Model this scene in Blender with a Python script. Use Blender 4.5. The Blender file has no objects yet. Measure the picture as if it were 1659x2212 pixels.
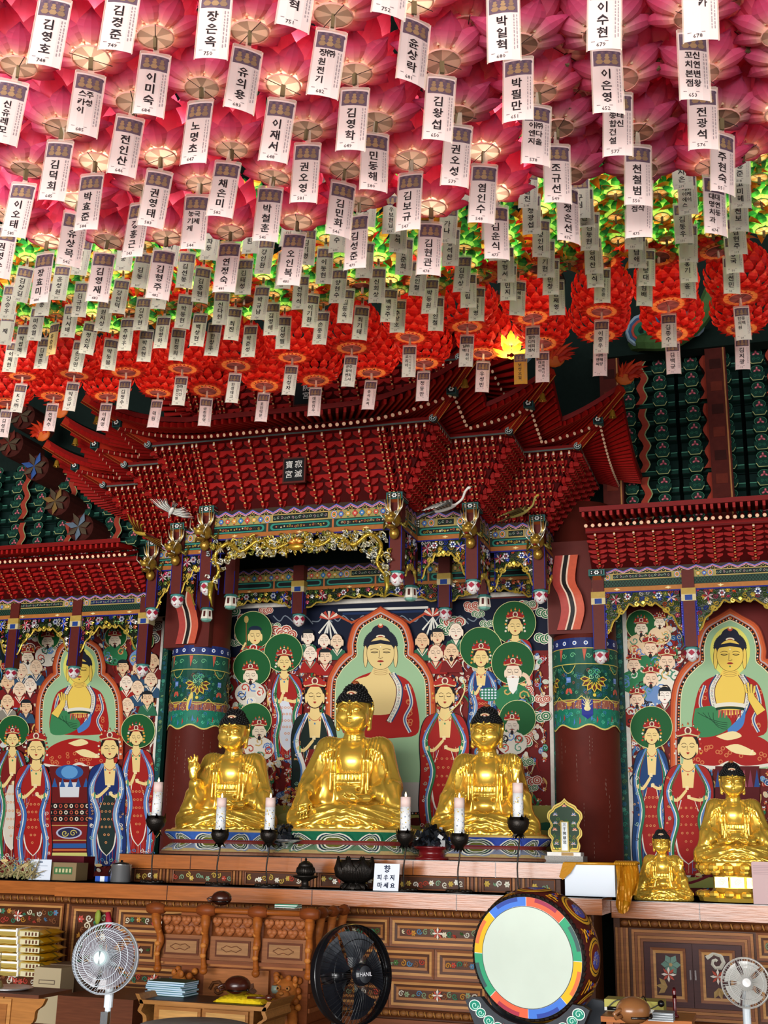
import bpy, bmesh, math, random
import numpy as np
from mathutils import Vector, Matrix
from mathutils.geometry import tessellate_polygon

PI = math.pi
S = bpy.context.scene
C = S.collection
# ---------------------------------------------------------------- camera (from vanishing points: pitch 15.9, yaw 18 left, roll 1.14)
FOC, PIT, YAW, ROL = 2562.0, math.radians(15.9), math.radians(18.0), math.radians(1.14)
IW, IH = 1659.0, 2212.0
EYE = Vector((0, 0, 1.6))
FW = Vector((-math.sin(YAW) * math.cos(PIT), math.cos(YAW) * math.cos(PIT), math.sin(PIT)))
RT0 = Vector((math.cos(YAW), math.sin(YAW), 0.0))
UP0 = RT0.cross(FW)
RT = RT0 * math.cos(ROL) + UP0 * math.sin(ROL)
UP = UP0 * math.cos(ROL) - RT0 * math.sin(ROL)
cd = bpy.data.cameras.new('camera')
cd.sensor_fit = 'VERTICAL'
cd.sensor_height = 24.0
cd.lens = FOC / IH * 24.0
cd.clip_start, cd.clip_end = 0.05, 100
cam = bpy.data.objects.new('camera', cd)
C.objects.link(cam)
cam.matrix_world = Matrix(((RT.x, UP.x, -FW.x, EYE.x), (RT.y, UP.y, -FW.y, EYE.y), (RT.z, UP.z, -FW.z, EYE.z), (0, 0, 0, 1)))
S.camera = cam

def at(px, py, Y=None, Z=None, X=None):
 """world point on the ray of a photo pixel, at a given plane"""
 d = FW * FOC + RT * (px - IW / 2) - UP * (py - IH / 2)
 if Y is not None:
  t = (Y - EYE.y) / d.y
 elif Z is not None:
  t = (Z - EYE.z) / d.z
 else:
  t = (X - EYE.x) / d.x
 return EYE + d * t

# ---------------------------------------------------------------- world, light, exposure
w = bpy.data.worlds.new('world')
S.world = w
w.use_nodes = True
w.node_tree.nodes['Background'].inputs['Color'].default_value = (0.86, 0.93, 1.0, 1)
w.node_tree.nodes['Background'].inputs['Strength'].default_value = 0.6

def area(name, loc, target, sx, sy, power, col):
 l = bpy.data.lights.new(name, 'AREA')
 l.shape = 'RECTANGLE'
 l.size, l.size_y, l.energy, l.color = sx, sy, power, col
 o = bpy.data.objects.new(name, l)
 C.objects.link(o)
 o.location = loc
 o.rotation_euler = (Vector(target) - Vector(loc)).to_track_quat('-Z', 'Y').to_euler()
 return o
# daylight through the wide doorway behind the camera, and a weak area light at the right-hand side
area('doorway_daylight', (-3.0, -9.0, 1.8), (-3.8, 10, 2.2), 13.0, 3.4, 2100, (1.0, 0.98, 0.95))
area('side_door_daylight', (5.2, 5.5, 1.9), (-3.0, 10.8, 1.9), 3.0, 2.6, 25, (0.95, 0.97, 1.0))
S.view_settings.view_transform = 'Standard'
S.view_settings.look = 'None'
S.view_settings.exposure = 0.8
S.view_settings.gamma = 1.0
S.view_settings.use_curve_mapping = False
S.cycles.max_bounces = 5
S.cycles.diffuse_bounces = 2
S.cycles.glossy_bounces = 3
S.cycles.transmission_bounces = 3
S.cycles.transparent_max_bounces = 6
S.cycles.caustics_reflective = False
S.cycles.caustics_refractive = False
S.cycles.sample_clamp_indirect = 4.0

# ---------------------------------------------------------------- materials
def s2l(c):
 return tuple((v / 12.92 if v <= 0.04045 else ((v + 0.055) / 1.055) ** 2.4) for v in c)
_hx = {}
def hx(h):
 if isinstance(h, tuple):
  return h
 if h not in _hx:
  _hx[h] = s2l(tuple(int(h[i:i + 2], 16) / 255 for i in (0, 2, 4)))
 return _hx[h]

def mat(name, col='808080', rough=0.5, metal=0.0, attr=False, bump=0.0, bscale=60.0, var=0.0, vscale=8.0, coat=0.0, transl=0.0, emit=None, estr=0.0, stretch=None, spec=0.5):
 m = bpy.data.materials.new(name)
 m.use_nodes = True
 nt = m.node_tree
 N, L = nt.nodes, nt.links
 b = N['Principled BSDF']
 b.inputs['Base Color'].default_value = (*hx(col), 1)
 b.inputs['Roughness'].default_value = rough
 b.inputs['Metallic'].default_value = metal
 b.inputs['Specular IOR Level'].default_value = spec
 if coat:
  b.inputs['Coat Weight'].default_value = coat
  b.inputs['Coat Roughness'].default_value = 0.12
 src = None
 if attr:
  a = N.new('ShaderNodeAttribute')
  a.attribute_name = 'Col'
  src = a.outputs['Color']
 if var or bump:
  tc = N.new('ShaderNodeTexCoord')
  mp = N.new('ShaderNodeMapping')
  if stretch:
   mp.inputs['Scale'].default_value = stretch
  L.new(tc.outputs['Object'], mp.inputs['Vector'])
  no = N.new('ShaderNodeTexNoise')
  no.inputs['Scale'].default_value = vscale
  no.inputs['Detail'].default_value = 4
  L.new(mp.outputs['Vector'], no.inputs['Vector'])
 if var:
  mr = N.new('ShaderNodeMapRange')
  mr.inputs['From Min'].default_value = 0.3
  mr.inputs['From Max'].default_value = 0.7
  mr.inputs['To Min'].default_value = 1 - var
  mr.inputs['To Max'].default_value = 1 + var * 0.5
  L.new(no.outputs['Fac'], mr.inputs['Value'])
  vm = N.new('ShaderNodeVectorMath')
  vm.operation = 'SCALE'
  if src:
   L.new(src, vm.inputs[0])
  else:
   vm.inputs[0].default_value = hx(col)
  L.new(mr.outputs['Result'], vm.inputs['Scale'])
  src = vm.outputs['Vector']
 if src:
  L.new(src, b.inputs['Base Color'])
 if bump:
  n2 = N.new('ShaderNodeTexNoise')
  n2.inputs['Scale'].default_value = bscale
  L.new(mp.outputs['Vector'], n2.inputs['Vector'])
  bp = N.new('ShaderNodeBump')
  bp.inputs['Strength'].default_value = bump
  bp.inputs['Distance'].default_value = 0.01
  L.new(n2.outputs['Fac'], bp.inputs['Height'])
  L.new(bp.outputs['Normal'], b.inputs['Normal'])
 if transl:
  t = N.new('ShaderNodeBsdfTranslucent')
  mx = N.new('ShaderNodeMixShader')
  mx.inputs['Fac'].default_value = transl
  if src:
   L.new(src, t.inputs['Color'])
  else:
   t.inputs['Color'].default_value = (*hx(col), 1)
  L.new(b.outputs['BSDF'], mx.inputs[1])
  L.new(t.outputs['BSDF'], mx.inputs[2])
  L.new(mx.outputs['Shader'], N['Material Output'].inputs['Surface'])
 if emit:
  b.inputs['Emission Color'].default_value = (*hx(emit), 1)
  b.inputs['Emission Strength'].default_value = estr
  m.cycles.emission_sampling = 'NONE'
 return m
M = {}
M['paint'] = mat('painted_wood', attr=True, rough=0.5, var=0.10, vscale=30, spec=0.2)
M['lacquer'] = mat('lacquered_red', attr=True, rough=0.5, var=0.08, vscale=12, spec=0.15)
M['mural'] = mat('mural_paint', attr=True, rough=0.6, spec=0.15)
M['gilt'] = mat('gilt_carving', attr=True, rough=0.30, metal=0.55, bump=0.25, bscale=90)
M['gold'] = mat('polished_gold', 'ffd256', rough=0.24, metal=0.70)
M['hairblack'] = mat('painted_black_curls', '0c0c0e', rough=0.55)
M['wood'] = mat('altar_wood', attr=True, rough=0.42, var=0.22, vscale=5, stretch=(1.2, 8, 14), coat=0.0, spec=0.14)
M['varnish'] = mat('varnished_altar_top', attr=True, rough=0.22, var=0.22, vscale=4, stretch=(1.2, 8, 14), bump=0.08, bscale=6, spec=0.4)
M['dull'] = mat('dull_paint', attr=True, rough=0.8, var=0.15, vscale=20, spec=0.15)
M['paper'] = mat('paper', attr=True, rough=0.6, spec=0.3)
M['petal'] = mat('lotus_petal_paper', attr=True, rough=0.6, transl=0.45)
M['plastic'] = mat('glossy_plastic', attr=True, rough=0.25)
M['iron'] = mat('dark_cast_bronze', '2b2622', rough=0.42, metal=0.7, bump=0.3, bscale=70)
M['steel'] = mat('stainless_steel', 'd4d4d6', rough=0.28, metal=0.85)
M['discfilm'] = mat('lantern_film', attr=True, rough=0.5, transl=0.35)
M['bulb'] = mat('lit_bulb', 'fff0d0', emit='ffe6b0', estr=9.0)
M['flame'] = mat('candle_flame', 'ffd890', emit='ffdf9a', estr=6.0)
M['stone'] = mat('granite', '8b8780', rough=0.5, var=0.35, vscale=140)
M['silk'] = mat('golden_silk', 'c98a1c', rough=0.35, metal=0.25, bump=0.1)
g = bpy.data.materials.new('clear_film')
g.use_nodes = True
gt = g.node_tree
gb = gt.nodes['Principled BSDF']
tr = gt.nodes.new('ShaderNodeBsdfTransparent')
mxs = gt.nodes.new('ShaderNodeMixShader')
mxs.inputs['Fac'].default_value = 0.35
gb.inputs['Base Color'].default_value = (0.9, 0.75, 0.6, 1)
gb.inputs['Roughness'].default_value = 0.12
gt.links.new(tr.outputs[0], mxs.inputs[1])
gt.links.new(gb.outputs[0], mxs.inputs[2])
gt.links.new(mxs.outputs[0], gt.nodes['Material Output'].inputs['Surface'])
M['film'] = g

# ---------------------------------------------------------------- mesh builder with a colour per face
class MB:
 def __init__(s, col='808080'):
  s.v, s.f, s.c = [], [], []
  s.col = hx(col)
  s.T = None
 def color(s, c):
  s.col = hx(c)
  return s
 def add(s, vs, fs, col=None):
  o = len(s.v)
  if s.T is not None:
   vs = [tuple(s.T @ Vector(p)) for p in vs]
  s.v.extend(tuple(p) for p in vs)
  c = hx(col) if col is not None else s.col
  for f in fs:
   s.f.append(tuple(i + o for i in f))
   s.c.append(c)
  return s
 def quad(s, a, b, c, d, col=None):
  return s.add([a, b, c, d], [(0, 1, 2, 3)], col)
 def box(s, x0, x1, y0, y1, z0, z1, col=None):
  vs = [(x, y, z) for z in (z0, z1) for y in (y0, y1) for x in (x0, x1)]
  return s.add(vs, [(0, 2, 3, 1), (4, 5, 7, 6), (0, 1, 5, 4), (2, 6, 7, 3), (0, 4, 6, 2), (1, 3, 7, 5)], col)
 def cbox(s, c, sz, col=None):
  return s.box(c[0] - sz[0] / 2, c[0] + sz[0] / 2, c[1] - sz[1] / 2, c[1] + sz[1] / 2, c[2] - sz[2] / 2, c[2] + sz[2] / 2, col)
 def prism(s, pts, a, b, axis='y', col=None, side=None):
  """polygon of 2-D points extruded from a to b along an axis (x: pts are (y,z); y: (x,z); z: (x,y))"""
  n = len(pts)
  def m(p, t):
   return (t, p[0], p[1]) if axis == 'x' else ((p[0], t, p[1]) if axis == 'y' else (p[0], p[1], t))
  vs = [m(p, a) for p in pts] + [m(p, b) for p in pts]
  tr_ = tessellate_polygon([[Vector((p[0], p[1], 0)) for p in pts]])
  s.add(vs, [tuple(t) for t in tr_] + [tuple(i + n for i in reversed(t)) for t in tr_], col)
  s.add(vs, [(i, (i + 1) % n, n + (i + 1) % n, n + i) for i in range(n)], side if side is not None else col)
  return s
 def tube(s, pts, r, n=6, col=None, cap=True):
  pts = [Vector(p) for p in pts]
  k = len(pts)
  rs = r if isinstance(r, (list, tuple)) else [r] * k
  vs, prev = [], None
  for i, p in enumerate(pts):
   t = (pts[min(i + 1, k - 1)] - pts[max(i - 1, 0)])
   t = t.normalized() if t.length > 1e-9 else Vector((0, 0, 1))
   if prev is None:
    u = t.cross(Vector((0, 0, 1)) if abs(t.z) < 0.9 else Vector((1, 0, 0))).normalized()
   else:
    u = (prev - t * prev.dot(t))
    u = u.normalized() if u.length > 1e-6 else t.orthogonal().normalized()
   prev = u
   w_ = t.cross(u)
   for j in range(n):
    a = 2 * PI * j / n
    vs.append(p + (u * math.cos(a) + w_ * math.sin(a)) * rs[i])
  fs = [(i * n + j, i * n + (j + 1) % n, (i + 1) * n + (j + 1) % n, (i + 1) * n + j) for i in range(k - 1) for j in range(n)]
  if cap:
   fs += [tuple(reversed(range(n))), tuple((k - 1) * n + j for j in range(n))]
  return s.add(vs, fs, col)
 def lathe(s, prof, c=(0, 0, 0), n=16, col=None, axis='z', sx=1.0, sy=1.0, cap=True):
  vs = []
  for r, z in prof:
   for j in range(n):
    a = 2 * PI * j / n
    p = (r * sx * math.cos(a), r * sy * math.sin(a), z)
    if axis == 'y':
     p = (p[0], p[2], p[1])
    elif axis == 'x':
     p = (p[2], p[0], p[1])
    vs.append((p[0] + c[0], p[1] + c[1], p[2] + c[2]))
  k = len(prof)
  fs = [(i * n + j, i * n + (j + 1) % n, (i + 1) * n + (j + 1) % n, (i + 1) * n + j) for i in range(k - 1) for j in range(n)]
  if cap and prof[0][0] > 1e-4:
   fs.append(tuple(reversed(range(n))))
  if cap and prof[-1][0] > 1e-4:
   fs.append(tuple((k - 1) * n + j for j in range(n)))
  return s.add(vs, fs, col)
 def ball(s, c, r, n=10, m=6, col=None):
  r = r if isinstance(r, (tuple, list)) else (r, r, r)
  vs = [(c[0] + r[0] * math.sin(PI * i / m) * math.cos(2 * PI * j / n), c[1] + r[1] * math.sin(PI * i / m) * math.sin(2 * PI * j / n), c[2] + r[2] * math.cos(PI * i / m)) for i in range(m + 1) for j in range(n)]
  return s.add(vs, [(i * n + j, i * n + (j + 1) % n, (i + 1) * n + (j + 1) % n, (i + 1) * n + j) for i in range(m) for j in range(n)], col)
 def mesh(s, name, material, smooth=False):
  me = bpy.data.meshes.new(name)
  me.from_pydata(s.v, [], s.f)
  a = me.color_attributes.new('Col', 'FLOAT_COLOR', 'CORNER')
  cnt = np.array([len(f) for f in s.f], dtype=np.int64)
  if len(cnt):
   cc = np.array([(c[0], c[1], c[2], 1.0) for c in s.c], dtype=np.float32)
   a.data.foreach_set('color', np.repeat(cc, cnt, axis=0).ravel())
  me.materials.append(M[material] if isinstance(material, str) else material)
  if smooth:
   me.polygons.foreach_set('use_smooth', [True] * len(me.polygons))
  me.update()
  return me
 def build(s, name, material='paint', parent=None, smooth=False, loc=None):
  return obj(name, s.mesh(name, material, smooth), parent, loc)

def obj(name, me, parent=None, loc=None, rot=None):
 o = bpy.data.objects.new(name, me)
 C.objects.link(o)
 if parent is not None:
  o.parent = parent
 if loc is not None:
  o.location = loc
 if rot is not None:
  o.rotation_euler = rot
 return o
def empty(name, loc=(0, 0, 0), rz=0.0, label=None, cat=None, group=None, scale=None):
 o = bpy.data.objects.new(name, None)
 o.empty_display_size = 0.05
 C.objects.link(o)
 o.location = loc
 o.rotation_euler = (0, 0, rz)
 if scale:
  o.scale = (scale, scale, scale) if not isinstance(scale, tuple) else scale
 return tag(o, label, cat, group)
def tag(o, label=None, cat=None, group=None, kind=None):
 for k, v in (('label', label), ('category', cat), ('group', group), ('kind', kind)):
  if v:
   o[k] = v
 return o
def struct(o):
 o['kind'] = 'structure'
 return o
def shift(o, base):
 """parts are modelled in world coordinates under an empty standing at its base"""
 o.matrix_parent_inverse = Matrix.Translation(-Vector(base))
 return o

_fonts = {}
def text_mesh(txt, size=1.0, res=1):
 """outlines of lettering as flat triangles in the XY plane, centred"""
 key = (txt, res)
 if key in _fonts:
  vs, fs = _fonts[key]
 else:
  cu = bpy.data.curves.new('t', 'FONT')
  cu.body = txt
  cu.size = 1.0
  cu.resolution_u = res
  cu.align_x = 'CENTER'
  cu.align_y = 'CENTER'
  cu.offset = 0.0
  o = bpy.data.objects.new('t', cu)
  C.objects.link(o)
  dg = bpy.context.evaluated_depsgraph_get()
  me = bpy.data.meshes.new_from_object(o.evaluated_get(dg))
  vs = [tuple(v.co) for v in me.vertices]
  fs = [tuple(p.vertices) for p in me.polygons]
  bpy.data.objects.remove(o)
  bpy.data.curves.remove(cu)
  bpy.data.meshes.remove(me)
  _fonts[key] = (vs, fs)
 return [(v[0] * size, v[1] * size) for v in vs], fs
def lettering(mb, txt, fmap, size, cx, cy, col, res=1):
 vs, fs = text_mesh(txt, size, res)
 mb.add([fmap(cx + v[0], cy + v[1]) for v in vs], fs, col)
 if size > .02 and col[0] in '12':
  for dx, dy in ((.035, 0), (0, .035), (.035, .035)): mb.add([fmap(cx + v[0] + size * dx, cy + v[1] + size * dy) for v in vs], fs, col)

# ---------------------------------------------------------------- flat painting on any surface: fm(u, v, h) -> 3-D point
class Pt:
 def __init__(s, mb, fm, dh=0.0003, h0=0.0):
  s.mb, s.fm, s.dh, s.h = mb, fm, dh, h0
 def poly(s, pts, col, h=None):
  if h is None:
   s.h += s.dh
   h = s.h
  if len(pts) > 4:
   tr_ = tessellate_polygon([[Vector((p[0], p[1], 0)) for p in pts]])
   fs = [tuple(t) for t in tr_]
  else:
   fs = [tuple(range(len(pts)))]
  s.mb.add([s.fm(p[0], p[1], h) for p in pts], fs, col)
  return s
 def ell(s, cx, cy, rx, ry, col, n=20, a0=0, a1=2 * PI, h=None, rot=0):
  full = abs(a1 - a0 - 2 * PI) < 1e-6
  k = n if full else n + 1
  c_, s_ = math.cos(rot), math.sin(rot)
  pts = []
  for i in range(k):
   a = a0 + (a1 - a0) * i / n
   x, y = rx * math.cos(a), ry * math.sin(a)
   pts.append((cx + x * c_ - y * s_, cy + x * s_ + y * c_))
  if h is None:
   s.h += s.dh
   h = s.h
  s.mb.add([s.fm(p[0], p[1], h) for p in pts], [tuple(range(k))], col)
  return s
 def line(s, pts, w_, col, closed=False, h=None):
  if h is None:
   s.h += s.dh
   h = s.h
  k = len(pts)
  vs = []
  ws = w_ if isinstance(w_, (list, tuple)) else [w_] * k
  for i, p in enumerate(pts):
   a = pts[(i - 1) % k] if closed else pts[max(i - 1, 0)]
   b = pts[(i + 1) % k] if closed else pts[min(i + 1, k - 1)]
   dx, dy = b[0] - a[0], b[1] - a[1]
   l = math.hypot(dx, dy) or 1e-9
   nx, ny = -dy / l * ws[i] / 2, dx / l * ws[i] / 2
   vs += [s.fm(p[0] + nx, p[1] + ny, h), s.fm(p[0] - nx, p[1] - ny, h)]
  m = k if closed else k - 1
  s.mb.add(vs, [(2 * i, 2 * i + 1, (2 * i + 3) % (2 * k), (2 * i + 2) % (2 * k)) for i in range(m)], col)
  return s
 def rect(s, x0, y0, x1, y1, col, h=None):
  return s.poly([(x0, y0), (x1, y0), (x1, y1), (x0, y1)], col, h)
def spiral(cx, cy, r, turns=1.4, a0=0.0, d=1, n=12):
 return [(cx + r * (1 - 0.85 * i / n) * math.cos(a0 + d * turns * 2 * PI * i / n), cy + r * (1 - 0.85 * i / n) * math.sin(a0 + d * turns * 2 * PI * i / n)) for i in range(n + 1)]
def bez(p0, p1, p2, n=8):
 return [((1 - t) ** 2 * p0[0] + 2 * t * (1 - t) * p1[0] + t * t * p2[0], (1 - t) ** 2 * p0[1] + 2 * t * (1 - t) * p1[1] + t * t * p2[1]) for t in [i / n for i in range(n + 1)]]
def cat(pts, n=6):
 """smooth curve through points"""
 out = []
 k = len(pts)
 for i in range(k - 1):
  p0, p1, p2, p3 = pts[max(i - 1, 0)], pts[i], pts[i + 1], pts[min(i + 2, k - 1)]
  for j in range(n):
   t = j / n
   out.append(tuple(0.5 * (2 * p1[q] + (p2[q] - p0[q]) * t + (2 * p0[q] - 5 * p1[q] + 4 * p2[q] - p3[q]) * t * t + (3 * p1[q] - p0[q] - 3 * p2[q] + p3[q]) * t ** 3) for q in range(len(p1))))
 out.append(tuple(pts[-1]))
 return out

def relief(mb, fm, w_, h_, cols, rnd, back=None, dens=1.0, th=0.012, cell=None):
 """carved scrollwork filling a w x h panel; fm(u,v,d)->3-D with d the height of relief"""
 if back:
  mb.quad(fm(0, 0, 0), fm(w_, 0, 0), fm(w_, h_, 0), fm(0, h_, 0), back)
 cell = cell or min(w_, h_) * 0.42
 nx, ny = max(1, int(w_ / cell * dens)), max(1, int(h_ / cell * dens))
 for i in range(nx):
  for j in range(ny):
   cx, cy = (i + 0.5 + rnd.uniform(-.18, .18)) * w_ / nx, (j + 0.5 + rnd.uniform(-.18, .18)) * h_ / ny
   r = min(w_ / nx, h_ / ny) * 0.5
   k = rnd.random()
   c = rnd.choice(cols)
   if k < 0.5:
    p = spiral(cx, cy, r, 1.3, rnd.uniform(0, 6.28), rnd.choice((-1, 1)), 9)
    mb.tube([fm(a, b, th * 0.7) for a, b in p], [r * 0.2] * 5 + [r * 0.15] * 5, 4, c, False)
   elif k < 0.8:
    m = 6
    for q in range(m):
     a = 2 * PI * q / m
     d = (math.cos(a) * r, math.sin(a) * r)
     e = (-d[1] * 0.32, d[0] * 0.32)
     mb.add([fm(cx, cy, th * 1.1), fm(cx + d[0] * .6 + e[0], cy + d[1] * .6 + e[1], th * 0.7), fm(cx + d[0], cy + d[1], th * 0.3), fm(cx + d[0] * .6 - e[0], cy + d[1] * .6 - e[1], th * 0.7)], [(0, 1, 2), (0, 2, 3)], c)
    mb.add([fm(cx + r * .2 * math.cos(2 * PI * q / 5), cy + r * .2 * math.sin(2 * PI * q / 5), th * 1.3) for q in range(5)], [(0, 1, 2, 3, 4)], rnd.choice(cols))
   else:
    a = rnd.uniform(0, 6.28)
    for q in (-1, 0, 1):
     b_ = a + q * 0.7
     d = (math.cos(b_) * r * 1.15, math.sin(b_) * r * 1.15)
     e = (-d[1] * 0.22, d[0] * 0.22)
     mb.add([fm(cx, cy, th * .4), fm(cx + d[0] * .5 + e[0], cy + d[1] * .5 + e[1], th), fm(cx + d[0], cy + d[1], th * .4), fm(cx + d[0] * .5 - e[0], cy + d[1] * .5 - e[1], th * .8)], [(0, 1, 2), (0, 2, 3)], c)
GILT = ['c9a63a', 'd8b94a', 'a98a2c', '7c8a34', 'e6d27a']
CARVE = ['d8d2c0', '8a9a78', '3f7f62', 'b8493c', 'c58a3a', '5b86a8', '8d5a3a', 'e0d6b8', '4a6a3a']
# ---------------------------------------------------------------- prayer card data
ZP, ZG = 1.6 + 2.08, 1.6 + 3.00       # height of the lower card edges under the pink and under the green/red lanterns
CW, CHT = .095, .225
# photo x and y of each card's lower edge, lettering, number ('' where it cannot be read), turn in degrees
PINK = [
 [(-130, 175, '', '', 10), (95, 145, '김영호', '748', 22), (250, 118, '김경준', '749', 18), (455, 125, '장은옥', '750', 12), (630, 72, '진혁', '751', 30), (838, 42, '십', '752', 28), (1010, 30, '', '', 10), (1200, -10, '', '', 0), (1400, -25, '', '', 0), (1640, -20, '', '', 10)],
 [(5, 312, '신유레모', '', 26), (177, 296, '스카이|주성', '685', 30), (320, 256, '이미숙', '684', 24), (515, 247, '유의용', '683', 32), (697, 212, '장원전기|(주)', '682', 20), (883, 190, '윤상락', '681', 38), (1090, 138, '박일혁', '680', 2), (1305, 108, '이수현', '679', 2), (1515, 86, '체|브카', '678', 0), (1730, 70, '', '', 0)],
 [(-60, 440, '', '', 12), (110, 432, '김덕희', '645', 12), (262, 384, '전인산', '646', 26), (415, 352, '노명초', '647', -4), (590, 350, '이재서', '648', 16), (757, 327, '김영학', '649', 8), (945, 303, '김왕섭', '650', 18), (1120, 266, '박필만', '651', -2), (1315, 246, '이은영', '652', 12), (1505, 212, '꼬치본점|신연변왕', '653', 16), (1700, 250, '', '', 5)],
 [(30, 517, '이오태', '585', 12), (185, 498, '박효준', '584', 0), (325, 493, '권영태', '583', 22), (475, 475, '채은미', '582', 14), (655, 437, '권오영', '581', 8), (805, 417, '민동해', '580', 22), (982, 402, '권오성', '579', 16), (1155, 362, '이엔지|(주)다울', '578', 18), (1335, 338, '종합건설|태신', '577', 4), (1520, 327, '전광석', '576', 6), (1720, 300, '', '', 5)],
 [(-5, 602, '권영수', '', 20), (148, 576, '유상목', '542', 32), (285, 557, '강홍근', '543', -8), (416, 540, '농기계|국제', '544', 10), (573, 525, '박철훈', '545', 12), (728, 517, '김민화', '546', 28), (880, 497, '김보규', '547', -6), (1040, 481, '염인수', '548', 12), (1205, 440, '조규선', '549', 14), (1380, 442, '천철범', '550', 14), (1562, 418, '주현숙', '551', 30), (1710, 400, '', '', 8)],
 [(82, 655, '장효미', '484', -10), (210, 654, '김영재', '483', 12), (340, 650, '김형주', '482', 18), (485, 635, '연정숙', '481', 4), (622, 617, '오인복', '480', 4), (765, 580, '김성준', '479', -10), (925, 596, '김현관', '478', 12), (1073, 562, '김운식', '477', 16), (1228, 524, '정은선', '476', 34), (1380, 515, '포점|사삭', '475', -2), (1550, 505, '대명치과|대연동', '474', 30)],
]
GREEN = [
 [(170, 597, '최정동', '221', 10), (265, 585, '선동', '229', 8), (365, 575, '박하', '228', 8), (450, 565, '파동', '227', 6), (540, 548, '유환', '222', 5), (622, 535, '조미', '225', 6), (700, 462, '박영경', '226', 6), (790, 490, '이순', '224', 8), (845, 505, '우보현님', '223', 14), (940, 470, '성민', '221', 0), (1010, 440, '윤호', '251', 0), (1140, 452, '김팔진', '218', 12), (1255, 470, '구심', '217', 2), (1370, 440, '박은', '220', 2), (1476, 411, '김지은', '219', 2), (1600, 398, '서용준', '218', 8)],
 [(42, 654, '김상길', '202', 24), (125, 650, '윤성원', '203', 12), (215, 640, '모윤', '204', 8), (300, 625, '김동', '207', 18), (397, 623, '김선동', '205', 14), (480, 612, '장은', '208', 6), (567, 594, '강인환', '199', 2), (660, 574, '김기령', '206', 16), (728, 547, '이수', '210', 4), (858, 550, '임석', '211', 24), (965, 528, '가나', '212', 8), (1060, 520, '신영', '213', 4), (1149, 506, '정광섭', '198', 2), (1265, 492, '김서진', '200', 6), (1375, 485, '문수', '209', 4), (1488, 465, '아이에스|㈜케이', '201', 2), (1602, 452, '고미혜', '203', 2)],
 [(14, 691, '강승우', '151', 12), (90, 684, '최종', '149', 2), (168, 684, '김규한', '148', 6), (253, 679, '강인덕', '146', 14), (341, 669, '민산', '147', 4), (431, 654, '김중현', '145', 24), (524, 637, '김태성', '142', 4), (609, 623, '정우', '144', 2), (699, 613, '이동현', '143', 10), (786, 603, '배학', '140', 10), (872, 594, '유준희', '141', 18), (972, 575, '강석찬', '139', 2), (1075, 566, '윤지', '137', 2), (1169, 557, '정인석', '138', 12), (1274, 544, '김동현', '137', 2), (1370, 538, '유민', '130', 10), (1479, 524, '김동우', '131', 4), (1598, 500, '천보', '134', 6)],
 [(8, 745, '재', '155', 12), (72, 736, '미승열', '150', 8), (146, 731, '나시배', '152', 8), (220, 719, '원지상', '168', 18), (303, 716, '김주현', '128', 6), (393, 711, '박동현', '127', 18), (475, 704, '신다현', '125', 14), (558, 693, '박규남', '126', 2), (647, 671, '전하식', '120', 4), (728, 658, '양현수', '110', 4), (813, 655, '신희상', '111', 8), (900, 643, '윤인철', '112', 10), (996, 632, '김무상', '113', 0), (1093, 612, '주형서', '116', 6), (1179, 599, '고기현', '115', 2), (1283, 593, '김석찬', '119', 2), (1377, 580, '김남애', '117', 8), (1488, 568, '풍|틱스', '118', 2), (1595, 553, '김현주', '119', 0)],
 [(42, 773, '박섭매', '93', 4), (110, 768, '유승하', '96', -22), (186, 767, '정신자', '95', 22), (268, 758, '주창우', '97', 2), (346, 754, '김영하', '94', 2), (424, 749, '백상현', '83', 6), (499, 737, '최진', '85', 14), (585, 726, '김영애', '81', 6), (668, 709, '이기환', '80', 16), (744, 698, '김동욱', '75', 8), (838, 698, '백영주', '78', 12), (926, 678, '박동원', '57', 0), (1012, 667, '윤림', '56', 6), (1098, 649, '김민지', '53', 4), (1190, 638, '박민창', '54', 2), (1287, 620, '김은식', '52', 2), (1397, 618, '최병대', '50', 6), (1489, 611, '홍기', '91', 2), (1588, 591, '정국', '50', 0)],
 [(20, 806, '이재현', '76', 12), (87, 798, '김명준', '77', 4), (163, 805, '손강민', '73', 10), (233, 800, '박동불', '71', 24), (310, 782, '박소현', '72', 10), (379, 779, '한경희', '62', 16), (455, 769, '한상우', '64', 4), (536, 773, '박준성', '55', 0), (610, 754, '김성필', '54', 10), (689, 745, '손종호', '37', 0), (776, 734, '최기태', '36', 14), (858, 721, '추상호', '37', 4), (941, 714, '김인철', '35', 10), (1029, 695, '최다영', '33', 6), (1117, 682, '이길|에코', '30', 16), (1204, 681, '김재영', '31', 6), (1301, 657, '드|김하은윤', '34', 2), (1392, 662, '임배', '32', 12), (1488, 644, '최윤', '24', 18), (1582, 634, '김선민', '55', 10)],
]
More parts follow.
